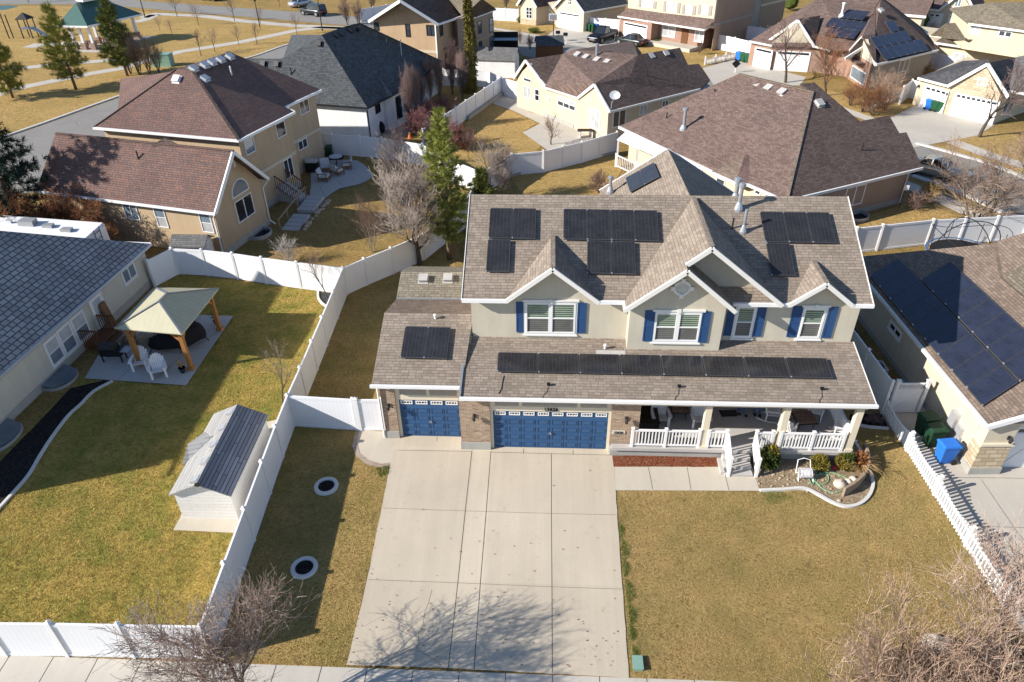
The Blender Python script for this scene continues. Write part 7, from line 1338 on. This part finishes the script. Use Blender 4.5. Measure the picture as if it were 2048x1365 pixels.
for i, (x, y, s) in enumerate(((12.4, 13.6, 1.0), (14.4, 13.9, 1.15), (15.6, 12.8, 1.0), (11.6, 12.6, .9))):
    tree('dryshrub', ('dry tan shrub left of the corner boulder', 'dry tan shrub at the foot of the picket fence end', 'dry tan shrub in the lower right corner', 'dry tan shrub under the lower right trees')[i], gp((x, y)), 'twig_grey', 'twig_tan', i*1.3, s, 'shrub', 'dry_shrub', seed=51, h=1.3, trunk=.7, spread=1.1, r0=.03, levels=3, nb=[7, 6, 5], up=.3, first=.1, multi=9, seglen=.15, rmin=.006)
rock('pale boulder under the bare trees at the lower right corner', gp((13.1, 14.4)), .42)
# left yard
tree('small', 'small bare tree with pink buds between shed and fence in the left yard', G(566, 806), 'bark', 'twig_red', .3, 1.0, seed=8, h=3.3, trunk=.72, spread=.7, r0=.05, levels=3, nb=[11, 7, 5], up=.55, first=.25, seglen=.2, rmin=.006)
tree('small2', 'small bare upright tree in the gravel corner of the left yard', G(656, 597), 'bark', 'twig_tan', 1, 1.0, seed=12, h=3.7, trunk=.78, spread=.5, r0=.05, levels=3, nb=[12, 6, 4], up=.7, first=.3, seglen=.22, rmin=.006)
tree('whiteshrub', 'bare whitish shrub behind the white fence at the tan house', G(575, 527), 'twig_white', 'twig_white', 0, 1.0, 'shrub', 'bare_shrub', seed=14, h=1.9, trunk=.8, spread=1.0, r0=.035, levels=2, nb=[9, 6], up=.35, first=.1, multi=10, seglen=.2, rmin=.008)
tree('narrow', 'narrow bare tan tree on the tan house lawn beside the grey tree', G(745, 505), 'bark_pale', 'twig_tan', .5, 1.0, seed=17, h=4.2, trunk=.85, spread=.55, r0=.06, levels=3, nb=[14, 7, 4], up=.7, first=.1, multi=3, seglen=.25, rmin=.008)
tree('grey', 'broad grey bare weeping tree behind the left fence', G(840, 530), 'bark', 'twig_grey', 3.9, (1.15, 1.15, 1.0), seed=26, h=7.4, trunk=.6, spread=.8, r0=.14, levels=4, nb=[16, 10, 7, 4], up=.5, gravity=.0, first=.22, wob=.22, seglen=.32, rmin=.010, lr=(.5, .75))
tree('purple', 'bare brown tree behind the grey tree by the blue shaded fence', G(822, 430), 'bark', 'twig_grey', 2.4, 1.0, seed=25, h=6.6, trunk=.75, spread=.7, r0=.12, levels=4, nb=[14, 8, 6, 3], up=.5, first=.15, seglen=.35, rmin=.010)
tree('grey', 'drooping grey bare tree between pine and back fence', G(1003, 402), 'bark_pale', 'twig_grey', 4.0, .62); tree('small2', 'thin bare stems beside the tall pine', G(985, 400), 'bark', 'twig_grey', 2, 1.35)
tree('purple', 'bare brown tree below the white house patio', G(797, 345), 'bark', 'twig_purple', .4, .62)
# twig shrubs between the white house and the fence
for i, (u, v, h, lb, tw) in enumerate(((838, 275, 1.25, 'crimson twigged shrub nearest the pine top', 'twig_crimson'), (865, 258, 1.2, 'crimson twigged shrub in the middle of the white fence', 'twig_crimson'), (888, 236, 1.0, 'crimson twigged shrub under the moss covered trunk', 'twig_crimson'), (872, 296, 1.3, 'purple twigged shrub just left of the pine top', 'twig_purple'), (905, 300, 1.2, 'purple twigged shrub behind the pine top', 'twig_crimson'), (930, 300, 1.0, 'brown shrub right of the pine top', 'twig_orange'), (848, 240, 1.0, 'brown shrub beside the column tree', 'twig_purple'))):
    tree('redshrub', lb, G(u, v), tw, tw, i*.9, h*1.05, 'shrub', 'twig_shrub', seed=31, h=2.3, trunk=.8, spread=.9, r0=.04, levels=3, nb=[7, 6, 4], up=.4, first=.1, multi=11, seglen=.25, rmin=.012)
for i, (u, v, s, lb) in enumerate(((822, 262, 1.05, 'tall narrow bare poplar at the white house patio door'), (905, 190, 1.0, 'tall narrow bare poplar left of the moss trunk'), (925, 200, .85, 'narrow bare poplar touching the moss trunk'), (880, 198, .75, 'narrow bare poplar in front of the white house end'), (862, 205, .8, 'second narrow bare poplar in front of the white house end'), (845, 222, .7, 'short narrow bare poplar beside the column tree'), (835, 236, .85, 'narrow brown column tree near the lime ball'))):
    tree('poplar', lb, G(u, v), 'bark', 'twig_purple', i*.8, (s*.9, s*.9, s*1.12), seed=37, h=5.6, trunk=.9, spread=.34, r0=.07, levels=3, nb=[20, 9, 4], up=1.1, first=.06, multi=3, seglen=.35, rmin=.013, wob=.12)
tree('spready', 'round bare tree on the cream house patio', G(1102, 290), 'bark', 'twig_tan', 0, 1.0, seed=41, h=2.9, trunk=.55, spread=1.05, r0=.06, levels=3, nb=[10, 7, 5], up=.3, first=.3, seglen=.25, rmin=.010)
tree('redshrub', 'tan bare shrub behind the rear wing roof', G(1196, 386), 'twig_tan', 'twig_tan', .3, .85, 'shrub', 'twig_shrub'); tree('redshrub', 'brown round shrub against the white house wall', G(693, 272), 'twig_tan', 'twig_tan', 1.3, .62, 'shrub', 'twig_shrub')
for i, (u, v, lb) in enumerate(((938, 318, 'thin purple bare stems right of the pine'), (952, 312, 'second thin bare stems right of the pine'), (970, 322, 'pale thin bare stems on the cream house lawn edge'))): tree('small2', lb, G(u, v), 'bark', 'twig_purple', i, .72)
# right side street trees
tree('multi', 'big multi stemmed bare tan tree at the sidewalk behind the trampoline', G(1952, 448), 'bark_pale', 'twig_tan', .2, (1.25, 1.25, 1.0), seed=43, h=6.2, trunk=.8, spread=1.05, r0=.15, levels=3, nb=[11, 8, 6], up=.32, first=.2, multi=6, seglen=.4, rmin=.012)
tree('street', 'slim bare street tree in front of the gold sedan', G(1881, 378), 'bark_pale', 'twig_tan', 1, .9, seed=47, h=5.4, trunk=.65, spread=.75, r0=.08, levels=3, nb=[11, 7, 5], up=.5, first=.35, seglen=.3, rmin=.010)
tree('wide', 'bare tree in front of the stone garage with two white doors', G(1958, 275), 'bark', 'twig_purple', 0, 1.0, seed=49, h=6.8, trunk=.62, spread=.8, r0=.14, levels=4, nb=[11, 7, 5, 3], up=.5, first=.28, seglen=.4, rmin=.012)
tree('wide', 'bare tree before the brick house garage doors', G(1571, 166), 'bark', 'twig_purple', 2, 1.0); tree('purple', 'dense bare tree before the brick house entrance', G(1652, 192), 'bark', 'twig_orange', 1, 1.08)
tree('wide', 'tall bare tree before the yellow house', G(2005, 130), 'bark', 'twig_purple', 4, .95); tree('multi', 'bare tan tree cut by the right edge above the verge', G(2052, 372), 'bark_pale', 'twig_tan', 2, .8)
for i, (u, v, s, lb) in enumerate(((1745, 232, .55, 'brown leafed shrub nearest the garden lamp'), (1768, 222, .6, 'brown leafed shrub by the picket fence'), (1725, 225, .5, 'bare orchard shrub in the garden bed'), (1760, 205, .62, 'copper leafed shrub beside the blue dish'), (1700, 212, .45, 'small bare shrub along the garden path'))): tree('multi', lb, G(u, v), 'bark', 'twig_orange' if i % 2 == 0 else 'twig_tan', i, s, 'shrub', 'bare_shrub')
tree('redshrub', 'tan dry shrub by the brick house side wall', G(1850, 152), 'straw', 'straw', 1, .7, 'shrub', 'twig_shrub'); tree('redshrub', 'coppery shrub against the brown hip roof house wall', G(1851, 405), 'straw', 'straw', 0, .8, 'shrub', 'twig_shrub'); tree('redshrub', 'dark bare shrub in the shade of the brown side wall', G(1825, 420), 'twig_purple', 'twig_purple', 2, .7, 'shrub', 'twig_shrub')
# park trees
for i, (u, v, s, lb) in enumerate(((398, 52, .75, 'young bare park tree right of the pavilion shadow'), (470, 43, .85, 'young bare park tree at the street bend'), (478, 90, .6, 'short reddish park tree near the diagonal path'), (521, 48, .55, 'reddish park tree beside the thin lamp pole'), (514, 90, .66, 'reddish bare park tree on the park lawn middle'), (594, 70, .66, 'reddish bare park tree next to the street lamp'), (355, 34, .9, 'bare park tree at the top by the pavilion roof'), (345, 70, .5, 'thin bare sapling beside the pavilion shadow'), (58, 6, .9, 'bare tree at the top left street edge'), (430, 105, .7, 'bare tree right of the utility cabinet'), (402, 112, .72, 'bare tree near the utility cabinet'), (320, 62, .45, 'tiny bare sapling right of the pavilion'), (560, 14, .6, 'bare tree across the park street'), (502, 2, .8, 'bare tree at the top edge beyond the street'))):
    tree('street', lb, G(u, v), 'bark', 'twig_purple', i*1.1, s*.92)
for i, (u, v, s, lb) in enumerate(((262, 148, 1.0, 'bare thicket tree left of the tan house chimney vents'), (280, 150, 1.05, 'dense bare thicket tree beside the dark pine'), (300, 148, .95, 'bare thicket tree in front of the cabinet'), (318, 146, .8, 'low bare thicket shrub touching the cabinet'))): tree('thicket', lb, G(u, v), 'bark', 'twig_tan', i*.7, s, seed=57, h=5.2, trunk=.8, spread=.5, r0=.08, levels=3, nb=[13, 7, 4], up=.7, first=.1, multi=5, seglen=.35, rmin=.011)
for i, (u, v, s, lb) in enumerate(((695, 50, .85, 'bare tree left of the tan gable house'), (718, 52, .8, 'bare tan tree against the tan gable house'), (745, 22, .8, 'bare tree behind the tan gable house'), (1012, 20, .7, 'bare tree at the top between houses'), (1060, 100, .42, 'small bare tree by the dark shed roof'), (1092, 100, .45, 'small bare tree over the dark shed roof'), (1040, 88, .4, 'small bare tree behind the hot tub shelter'), (1398, 110, .35, 'little red bare tree on the brick porch lawn'), (1660, 30, .5, 'distant bare tree behind the brick house ridge'))): tree('thicket', lb, G(u, v), 'bark', 'twig_purple', i, s)
for i, (x, y, s, lb) in enumerate(((-31.4, 41.0, 1.0, 'orange leafed bare tree behind the camper trailer'), (-28.9, 41.0, .85, 'orange leafed bare tree against the tan house end'), (-33.6, 40.9, 1.05, 'orange leafed bare tree at the left edge'))):
    t = tree('orange', lb, V((x, y, 0)), 'bark', 'twig_orange', i*1.7, s, seed=61, h=4.6, trunk=.55, spread=1.05, r0=.10, levels=4, nb=[13, 9, 6, 4], up=.3, first=.2, multi=2, seglen=.3, rmin=.009)
# leafy clumps: many small blades spread through a volume
def leaf_cloud(m, rr, c, rx, ry, rz, n, size, up=.2, shell=.55):
    for i in range(n):
        a = rr.uniform(0, 2*PI); z = rr.uniform(-1, 1); q = (1-z*z)**.5; r = rr.uniform(shell, 1)
        d = V((q*math.cos(a), q*math.sin(a), z)); p = c+V((d.x*rx*r, d.y*ry*r, d.z*rz*r)); n1 = (d+V((rr.gauss(0, .5), rr.gauss(0, .5), rr.gauss(0, .5)+up))).normalized()
        s1 = n1.orthogonal().normalized(); s1 = (s1*math.cos(a*3)+n1.cross(s1)*math.sin(a*3)); L = size*rr.uniform(.6, 1.3); w = s1*L*.28; m.add([p-w, p+w, p+n1*L], [(0, 1, 2)])
def needle_tree(label, loc, h, rad, mat, seed, base=.12, dens=1.0, name='pine_tree', droop=.0, bare_trunk='bark_pine', power=.75, tuft=.34, nn=16, gap=.2):
    rr = random.Random(seed); t = thing(name, label, 'tree', (0, 0, 0)); m = MB(); lean = [V((rr.uniform(-.1, .1)*k/8, rr.uniform(-.1, .1)*k/8, h*k/9)) for k in range(9)]; m.tube(lean+[V((0, 0, h*.985))], [h*.018*(1-.1*k)+.01 for k in range(9)]+[.012], 7)
    c = MB(); z = h*base
    while z < h*.98:
        f = (z/h-base)/(1-base); R = rad*((1-f)**power)*rr.uniform(.72, 1.15)*(1 if f > .08 else .75); nb = max(3, int(rr.uniform(4, 6.5)))
        for j in range(nb):
            if rr.random() < gap and f < .85: continue
            a = 2*PI*(j+rr.random()*.8)/nb; L = max(.25, R*rr.uniform(.65, 1.1)); d = V((math.cos(a), math.sin(a), .28-droop+.5*f)); p0 = V((0, 0, z)); p1 = p0+d.normalized()*L; m.tube([p0, p0.lerp(p1, .5)+V((0, 0, -.04*L)), p1], [.03+.01*h*.3*(1-f)*.3, .02, .008], 4, False)
            k = max(2, int(L/.26*dens))
            for q in range(k):
                g = .28+.72*(q+rr.random())/k; b = p0.lerp(p1, g)+V((rr.gauss(0, .09*L+.05), rr.gauss(0, .09*L+.05), rr.gauss(0, .07)-.04*L*droop)); ax = (d.normalized()+V((rr.gauss(0, .5), rr.gauss(0, .5), rr.gauss(.15, .35)))).normalized()
                for e_ in range(nn):
                    n1 = (ax+V((rr.gauss(0, .62), rr.gauss(0, .62), rr.gauss(0, .62)))).normalized(); s1 = n1.orthogonal().normalized()*(.011 if h > 9.5 and h < 10 else .017); Ln = tuft*rr.uniform(.55, 1.1); o = b+n1*.02; c.add([o-s1, o+s1, o+n1*Ln+s1*.5, o+n1*Ln-s1*.5], [(0, 1, 2, 3)])
        z += h*.046*rr.uniform(.75, 1.25)
    m.build('trunk', M[bare_trunk], t, True); c.build('crown', M[mat], t); t.location = loc; return t
needle_tree('tall green pine between the two back yards', G(900, 519), 9.6, 2.1, 'pine', 5, .17, 2.6, power=.62, tuft=.34, nn=34, gap=.06, droop=.1)
needle_tree('dark low pine half hidden behind the tall green pine', G(965, 420), 3.0, 1.3, 'pine_dark', 6, .1, 2.0, nn=20)
needle_tree('yellow green pine on the park lawn left of the pavilion', G(152, 179), 9.2, 2.9, 'pine_yellow', 8, .14, 1.9, power=.8, tuft=.5, nn=18, gap=.12)
needle_tree('dark pine standing in front of the pavilion roof', G(255, 152), 9.0, 2.7, 'pine_dark', 9, .14, 2.1, power=.75, tuft=.5, nn=20, gap=.08)
needle_tree('green pine at the left edge of the park', G(26, 196), 7.2, 2.6, 'pine_yellow', 10, .1, 2.0, power=.7, tuft=.48, nn=20)
needle_tree('blue green spruce shading the tan house roof at the left edge', V((-35.4, 42.4, 0)), 11.5, 3.9, 'spruce', 11, .05, 1.9, 'spruce_tree', .45, power=.85, tuft=.4, nn=26, gap=.03)
# moss covered trunk
p = G(943, 185); t = thing('ivy_trunk', 'tall dead trunk covered in yellow green moss', 'tree', p); m = MB(); rr = random.Random(2); H_ = 9.6; pts = [V((p.x+x, p.y, z)) for x, z in ((-.25, 0), (-.15, 1.5), (.0, 3.2), (.12, 5.0), (.08, 6.2), (.0, 7.4), (-.02, 8.6), (-.05, H_))]; m.tube(pts, [.75, .62, .55, .48, .40, .30, .18, .08], 10); m.build('trunk', M['moss'], t, True); c = MB()
for i in range(len(pts)-1):
    for k in range(7): q = pts[i].lerp(pts[i+1], k/7); leaf_cloud(c, rr, q, .85-.088*(i+k/7), .8-.088*(i+k/7), .45, 60, .32, -.6, .7)
c.build('crown', M['moss'], t)
# front bed shrubs
def shrub(label, p, r, h, mat, mat2=None, n=900, seed=1):
    rr = random.Random(seed); t = thing('round_shrub', label, 'shrub', p); m = MB(); leaf_cloud(m, rr, p+V((0, 0, h*.5)), r, r, h*.5, n, .12, .5, .6)
    for i in range(6): a = rr.uniform(0, 6.3); leaf_cloud(m, rr, p+V((math.cos(a)*r*.5, math.sin(a)*r*.5, h*rr.uniform(.45, .8))), r*.5, r*.5, h*.32, n//6, .12, .5, .6)
    m.build('foliage', M[mat], t); m = MB(); m.ball(p+V((0, 0, h*.48)), r*.72, r*.72, h*.42, 9, 7, .1, rr); m.build('stem', M['shrub_green'], t)
    if mat2: m = MB(); leaf_cloud(m, rr, p+V((r*.25, -.0, h*.95)), r*.5, r*.5, h*.28, n//3, .12, .5, .4); m.build('shoots', M[mat2], t)
shrub('dark green shrub with orange tips beside the porch steps', G(1534, 937)+V((0, .1, 0)), .44, .95, 'shrub_green', 'shrub_gold', 1500, 3); shrub('golden yellow shrub behind the hose loops', G(1637, 937), .34, .62, 'shrub_gold', None, 1100, 4); shrub('green and gold shrub at the porch corner', G(1686, 936), .36, .6, 'shrub_gold', 'shrub_green', 1100, 5)
p = G(1712, 938); t = thing('dry_grass', 'dry straw coloured ornamental grass at the end of the flower bed', 'grass clump', p); m = MB(); rr = random.Random(6)
for i in range(150):
    a = rr.uniform(0, 6.3); l = rr.uniform(.4, .95)*(1.9 if i % 17 == 0 else 1); d = V((math.cos(a), math.sin(a), 0)); b = p+d*rr.uniform(0, .2); k1 = b+d*l*.35+V((0, 0, l*.55)); k2 = b+d*l*.85+V((0, 0, l*.55)); m.tube([b, k1, k2], [.012, .01, .004], 3, False)
m.build('blades', M['straw'], t); m = MB(); leaf_cloud(m, rr, p+V((.1, .1, .45)), .4, .4, .35, 300, .13, .3, .2); m.build('dead_leaves', M['copper'], t)
tree('dryshrub', 'low dark leafless shrub beside the picket fence top', G(1747, 845), 'twig_purple', 'twig_purple', .5, .55, 'shrub', 'dry_shrub')
for i, (u, v, r, h, lb) in enumerate(((1041, 46, .7, .9, 'small dark shrub under the cream gable window'), (1053, 47, .6, .8, 'dark shrub next to the cream gable window'), (1068, 48, .8, 1.3, 'taller green shrub before the cream house entry'), (1068, 66, .9, .7, 'wide low green shrub at the driveway edge'), (1837, 60, 1.4, 2.6, 'dark evergreen shrub beside the solar brick house'), (1580, 22, 1.6, 3.2, 'dark evergreen behind the brick house roof'), (1312, 88, .7, .6, 'small tan shrub at the brick porch'))): shrub(lb, G(u, v), r, h, 'pine_dark', None, 500, 20+i)
tree('redshrub', 'pale dry ornamental shrub beside the yellow house', G(1862, 68), 'twig_white', 'twig_white', 0, .8, 'shrub', 'twig_shrub')

# ---------------------------------------------------------------- vehicles
def car(label, loc, rz, mat, L=4.7, Wd=1.8, kind='sedan', name='parked_car'):
    t = thing(name, label, 'car' if kind != 'pickup' else 'pickup truck', (0, 0, 0)); hl = L/2; w = Wd/2
    belt = {'sedan': .92, 'suv': 1.08, 'pickup': 1.15}[kind]; top = {'sedan': 1.42, 'suv': 1.78, 'pickup': 1.88}[kind]; gc = .22 if kind == 'sedan' else .35
    hood = {'sedan': .80, 'suv': 1.0, 'pickup': 1.12}[kind]; tr = {'sedan': .93, 'suv': 1.05, 'pickup': 1.12}[kind]
    st = [(-hl, .78, gc+.22, tr-.18), (-hl+.12, .93, gc+.05, tr-.05), (-hl*.72, 1.0, gc, tr), (-hl*.3, 1.0, gc, belt), (hl*.25, 1.0, gc, belt), (hl*.42, 1.0, gc, belt-.03), (hl*.75, .97, gc, hood-.02), (hl-.14, .90, gc+.03, hood-.14), (hl, .72, gc+.2, hood-.28)]
    m = MB(); n = 10; vs = []
    for x, f, z0, z1 in st:
        ww = w*f; vs += [(x, y, z) for y, z in ((-ww*.9, z0), (-ww, z0+.15), (-ww, (z0+z1)/2+.08), (-ww*.95, z1-.05), (-ww*.80, z1), (ww*.80, z1), (ww*.95, z1-.05), (ww, (z0+z1)/2+.08), (ww, z0+.15), (ww*.9, z0))]
    k = len(st); fs = [(i*n+j, i*n+(j+1) % n, (i+1)*n+(j+1) % n, (i+1)*n+j) for i in range(k-1) for j in range(n)]+[tuple(range(n-1, -1, -1)), tuple((k-1)*n+j for j in range(n))]; m.add(vs, fs); m.build('body', M[mat], t, True)
    if kind == 'sedan': cab = [(-hl*.62, belt-.04, .84), (-hl*.34, top-.03, .68), (hl*.04, top, .68), (hl*.40, belt-.06, .86)]
    elif kind == 'suv': cab = [(-hl*.94, belt-.05, .86), (-hl*.84, top-.04, .76), (hl*.12, top, .74), (hl*.42, belt-.06, .88)]
    else: cab = [(-hl*.22, belt-.05, .86), (-hl*.18, top-.03, .74), (hl*.16, top, .74), (hl*.40, belt-.06, .88)]
    m = MB(); m.add([(x, s*w*f, z) for x, z, f in cab for s in (-1, 1)], [(0, 1, 3, 2), (2, 3, 5, 4), (4, 5, 7, 6), (0, 2, 4, 6), (7, 5, 3, 1)]); m.build('window', M['glass_dark'], t)
    m = MB(); a, b = cab[1], cab[2]; m.hexa([(a[0]-.02, -w*a[2]-.01, a[1]-.02), (b[0]+.02, -w*b[2]-.01, b[1]-.02), (b[0]+.02, w*b[2]+.01, b[1]-.02), (a[0]-.02, w*a[2]+.01, a[1]-.02), (a[0]+.1, -w*a[2]*.92, a[1]+.04), (b[0]-.08, -w*b[2]*.92, b[1]+.04), (b[0]-.08, w*b[2]*.92, b[1]+.04), (a[0]+.1, w*a[2]*.92, a[1]+.04)])
    for s in (-1, 1):
        for i in (0, 2): p, q = cab[i], cab[i+1]; m.beam((p[0], s*(w*p[2]+.0), p[1]), (q[0], s*(w*q[2]+.0), q[1]), .09, .07)
        xm = (cab[1][0]+cab[2][0])/2; m.beam((xm, s*w*.87, belt-.05), (xm, s*w*.70, top-.03), .08, .06)
    m.build('roof', M[mat], t)
    if kind == 'pickup': m = MB(); m.box(-hl+.12, -w*.78, tr-.02, -hl*.26, w*.78, tr+.012); m.build('bed_floor', M['iron'], t)
    for x in (-hl*.6, hl*.62):
        for s in (-1, 1):
            r = .33 if kind == 'sedan' else .40; m = MB(); m.tube([(x, s*(w-.20), r), (x, s*(w+.015), r)], r, 16); wo = m.build('wheel', M['tyre'], t); m = MB(); m.tube([(x, s*(w+.0), r), (x, s*(w+.03), r)], r*.62, 10); m.build('rim', M['chrome'], wo)
    for s in (-1, 1):
        m = MB(); m.obox((hl-.07, s*w*.62, hood-.26), (.06, 0, 0), (0, .2, 0), (0, 0, .07)); m.build('headlight', M['glass_sky'], t); m = MB(); m.obox((-hl+.05, s*w*.66, tr-.25), (.06, 0, 0), (0, .16, 0), (0, 0, .09)); m.build('tail_light', M['red_ball'], t); m = MB(); m.obox((hl*.36, s*(w+.08), belt+.02), (.07, 0, 0), (0, .09, 0), (0, 0, .06)); m.build('mirror', M[mat], t)
    m = MB(); m.obox((hl-.02, 0, gc+.28), (.03, 0, 0), (0, w*.42, 0), (0, 0, .10)); m.build('grille', M['chrome'] if kind == 'pickup' else M['iron'], t)
    t.location = loc; t.rotation_euler = (0, 0, rz); return t
def head(a, b): d = G(*b)-G(*a); return math.atan2(d.y, d.x)
car('gold sedan parked at the kerb under the slim street tree', G(1872, 352), head((1838, 344), (1918, 364)), 'car_gold', 4.8, 1.8); car('black pickup truck with chrome grille on the cul de sac driveway', G(1205, 82), head((1222, 73), (1190, 84)), 'car_black', 5.6, 1.95, 'pickup', 'pickup_truck')
car('dark green sedan beside the brick porch garage', G(1262, 90), head((1278, 92), (1245, 86)), 'car_green', 4.6, 1.8); car('dark suv parked on the park street by the lamp pole', G(628, 31), head((648, 33), (608, 28)), 'car_dark', 4.8, 1.9, 'suv'); car('silver blue car on a driveway across the park street', G(602, 13), head((585, 15), (618, 8)), 'car_silver', 4.6, 1.8)
car('dark car half outside the frame at the top left street', G(424, 1), head((400, -1), (440, 3)), 'car_dark', 4.6, 1.8)

# ---------------------------------------------------------------- the two people on the porch
def skinned(name, mat, nodes, edges, parent, root=0, sub=1):
    me = bpy.data.meshes.new(name); me.from_pydata([n[0] for n in nodes], edges, []); o = bpy.data.objects.new(name, me); COL.objects.link(o); me.materials.append(M[mat]); me.skin_vertices.new() if False else None
    sm = o.modifiers.new('skin', 'SKIN'); sm.use_smooth_shade = True
    if not me.skin_vertices: 
        bm = bmesh.new(); bm.from_mesh(me); bm.verts.layers.skin.verify(); bm.to_mesh(me); bm.free()
    for i, n in enumerate(nodes): sv = me.skin_vertices[0].data[i]; sv.radius = (n[1], n[1] if len(n) < 3 else n[2]); sv.use_root = (i == root)
    o.modifiers.new('sub', 'SUBSURF').levels = sub; o.modifiers['sub'].render_levels = sub
    dg = bpy.context.evaluated_depsgraph_get(); m2 = bpy.data.meshes.new_from_object(o.evaluated_get(dg)); bpy.data.objects.remove(o); q = bpy.data.objects.new(name, m2); COL.objects.link(q); q.parent = parent; OFF[q.name] = V((0, 0, 0)); return q
def person(label, loc, rz, shirt, step=.06, hh=1.76):
    t = thing('person', label, 'person', (0, 0, 0)); k = hh/1.76
    leg = lambda s, f: [((s*.09, 0, .90), .085), ((s*.10, -.01+f*.4, .50), .062), ((s*.11, .02+f, .10), .045), ((s*.115, -.09+f, .04), .040), ((s*.12, -.17+f, .03), .034)]
    nd = [((0, 0, .98), .14, .10), ((0, 0, 1.18), .135, .10), ((0, 0, 1.40), .15, .10), ((0, .0, 1.50), .06), ((0, -.015, 1.60), .085, .095), ((0, -.01, 1.70), .075, .085)]; ed = [(0, 1), (1, 2), (2, 3), (3, 4), (4, 5)]
    for s, f in ((-1, step), (1, -step)):
        b = len(nd); nd += leg(s, f); ed += [(0, b), (b, b+1), (b+1, b+2), (b+2, b+3), (b+3, b+4)]
        b = len(nd); nd += [((s*.17, 0, 1.41), .058), ((s*.24, .02, 1.14), .044), ((s*.26, -.06, .90), .032), ((s*.262, -.085, .83), .036, .02)]; ed += [(2, b), (b, b+1), (b+1, b+2), (b+2, b+3)]
        for j, (dx, L) in enumerate(((-.025, .07), (-.008, .085), (.009, .08), (.024, .06))): c = len(nd); nd += [((s*.262+dx*.2, -.092+dx, .79), .010), ((s*.258+dx*.2, -.10+dx, .79-L*.6), .009), ((s*.25+dx*.2, -.09+dx, .79-L), .008)]; ed += [(b+3, c), (c, c+1), (c+1, c+2)]
        c = len(nd); nd += [((s*.245, -.125, .82), .011), ((s*.235, -.14, .78), .009)]; ed += [(b+3, c), (c, c+1)]
    nd = [((n[0][0]*k, n[0][1]*k, n[0][2]*k),)+tuple(r*k for r in n[1:]) for n in nd]; body = skinned('body', 'skin', nd, ed, t)
    jn = [((0, 0, 1.0), .155, .118), ((0, 0, .92), .16, .12)]; je = [(0, 1)]
    for s, f in ((-1, step), (1, -step)): b = len(jn); jn += [((s*.095, 0, .84), .10), ((s*.10, -.01+f*.4, .50), .080), ((s*.11, .02+f, .14), .070), ((s*.11, .015+f, .07), .075)]; je += [(1, b), (b, b+1), (b+1, b+2), (b+2, b+3)]
    skinned('jeans', 'denim', [((n[0][0]*k, n[0][1]*k, n[0][2]*k),)+n[1:] for n in jn], je, t)
    sn = [((0, 0, .97), .165, .125), ((0, 0, 1.2), .15, .115), ((0, 0, 1.41), .165, .115), ((0, 0, 1.48), .08)]; se = [(0, 1), (1, 2), (2, 3)]
    for s in (-1, 1): b = len(sn); sn += [((s*.175, 0, 1.41), .072), ((s*.24, .02, 1.14), .058), ((s*.258, -.05, .93), .045)]; se += [(2, b), (b, b+1), (b+1, b+2)]
    skinned('shirt', shirt, [((n[0][0]*k, n[0][1]*k, n[0][2]*k),)+n[1:] for n in sn], se, t)
    m = MB(); m.ball((0, .02*k, 1.69*k), .098*k, .108*k, .095*k, 12, 8); m.build('hair', M['hair'], t, True)
    m = MB(); m.obox((0, -.105*k, 1.62*k), (.012, 0, 0), (0, .02, 0), (0, 0, .022)); m.build('nose', M['skin'], t)
    for s in (-1, 1): m = MB(); m.ball((s*.032*k, -.088*k, 1.655*k), .011); m.build('eye', M['black'], t); m = MB(); m.ball((s*.088*k, 0, 1.64*k), .014, .025, .035, 6, 5); m.build('ear', M['skin'], t)
    m = MB(); m.obox((0, -.098*k, 1.575*k), (.024, 0, 0), (0, .006, 0), (0, 0, .005)); m.build('mouth', M['shirt_red'], t)
    for s, f in ((-1, step), (1, -step)): m = MB(); m.ball((s*.118*k, -.075*k+f*k, .045), .055, .145, .05, 12, 7); m.build('shoe', M['shoe'], t, True)
    t.location = loc; t.rotation_euler = (0, 0, rz); return t
p = E(1484, 832, PZ); person('person in blue jeans and dark shoes standing on the door mat edge', V((p.x, p.y+.12, PZ)), .25, 'shirt_grey', .09, 1.8); p = E(1516, 833, PZ); person('person in blue jeans standing right of the door mat', V((p.x-.02, p.y+.12, PZ)), -.1, 'shirt_red', .03, 1.66)
# ---------------------------------------------------------------- daylight
AZ, EL = math.radians(19), math.radians(28)      # direction the shadows travel, height of the sun
w = bpy.data.worlds.new('World'); S.world = w; w.use_nodes = True; nt = w.node_tree
sky = nt.nodes.new('ShaderNodeTexSky'); sky.sky_type = 'NISHITA'; sky.sun_disc = False; sky.sun_elevation = EL
sd = V((-math.cos(AZ)*math.cos(EL), -math.sin(AZ)*math.cos(EL), math.sin(EL)))
sky.sun_rotation = math.atan2(sd.x, sd.y); sky.altitude = 1400; sky.air_density = 1.0; sky.dust_density = .4; sky.ozone_density = 2.5
nt.links.new(sky.outputs[0], nt.nodes['Background'].inputs[0]); nt.nodes['Background'].inputs[1].default_value = .11
ld = bpy.data.lights.new('sun', 'SUN'); ld.energy = 5.0; ld.angle = math.radians(.5); ld.color = (1, .945, .86)
lo = bpy.data.objects.new('sun', ld); COL.objects.link(lo); lo.rotation_euler = (-sd).to_track_quat('-Z', 'Y').to_euler(); lo.location = (-60, -20, 60)
vs = S.view_settings; vs.view_transform = 'Standard'; vs.look = 'None'; vs.exposure = .72; vs.gamma = 1; vs.use_curve_mapping = False
S.cycles.max_bounces = 5; S.cycles.diffuse_bounces = 3; S.cycles.glossy_bounces = 2; S.cycles.transmission_bounces = 2; S.cycles.use_denoising = True
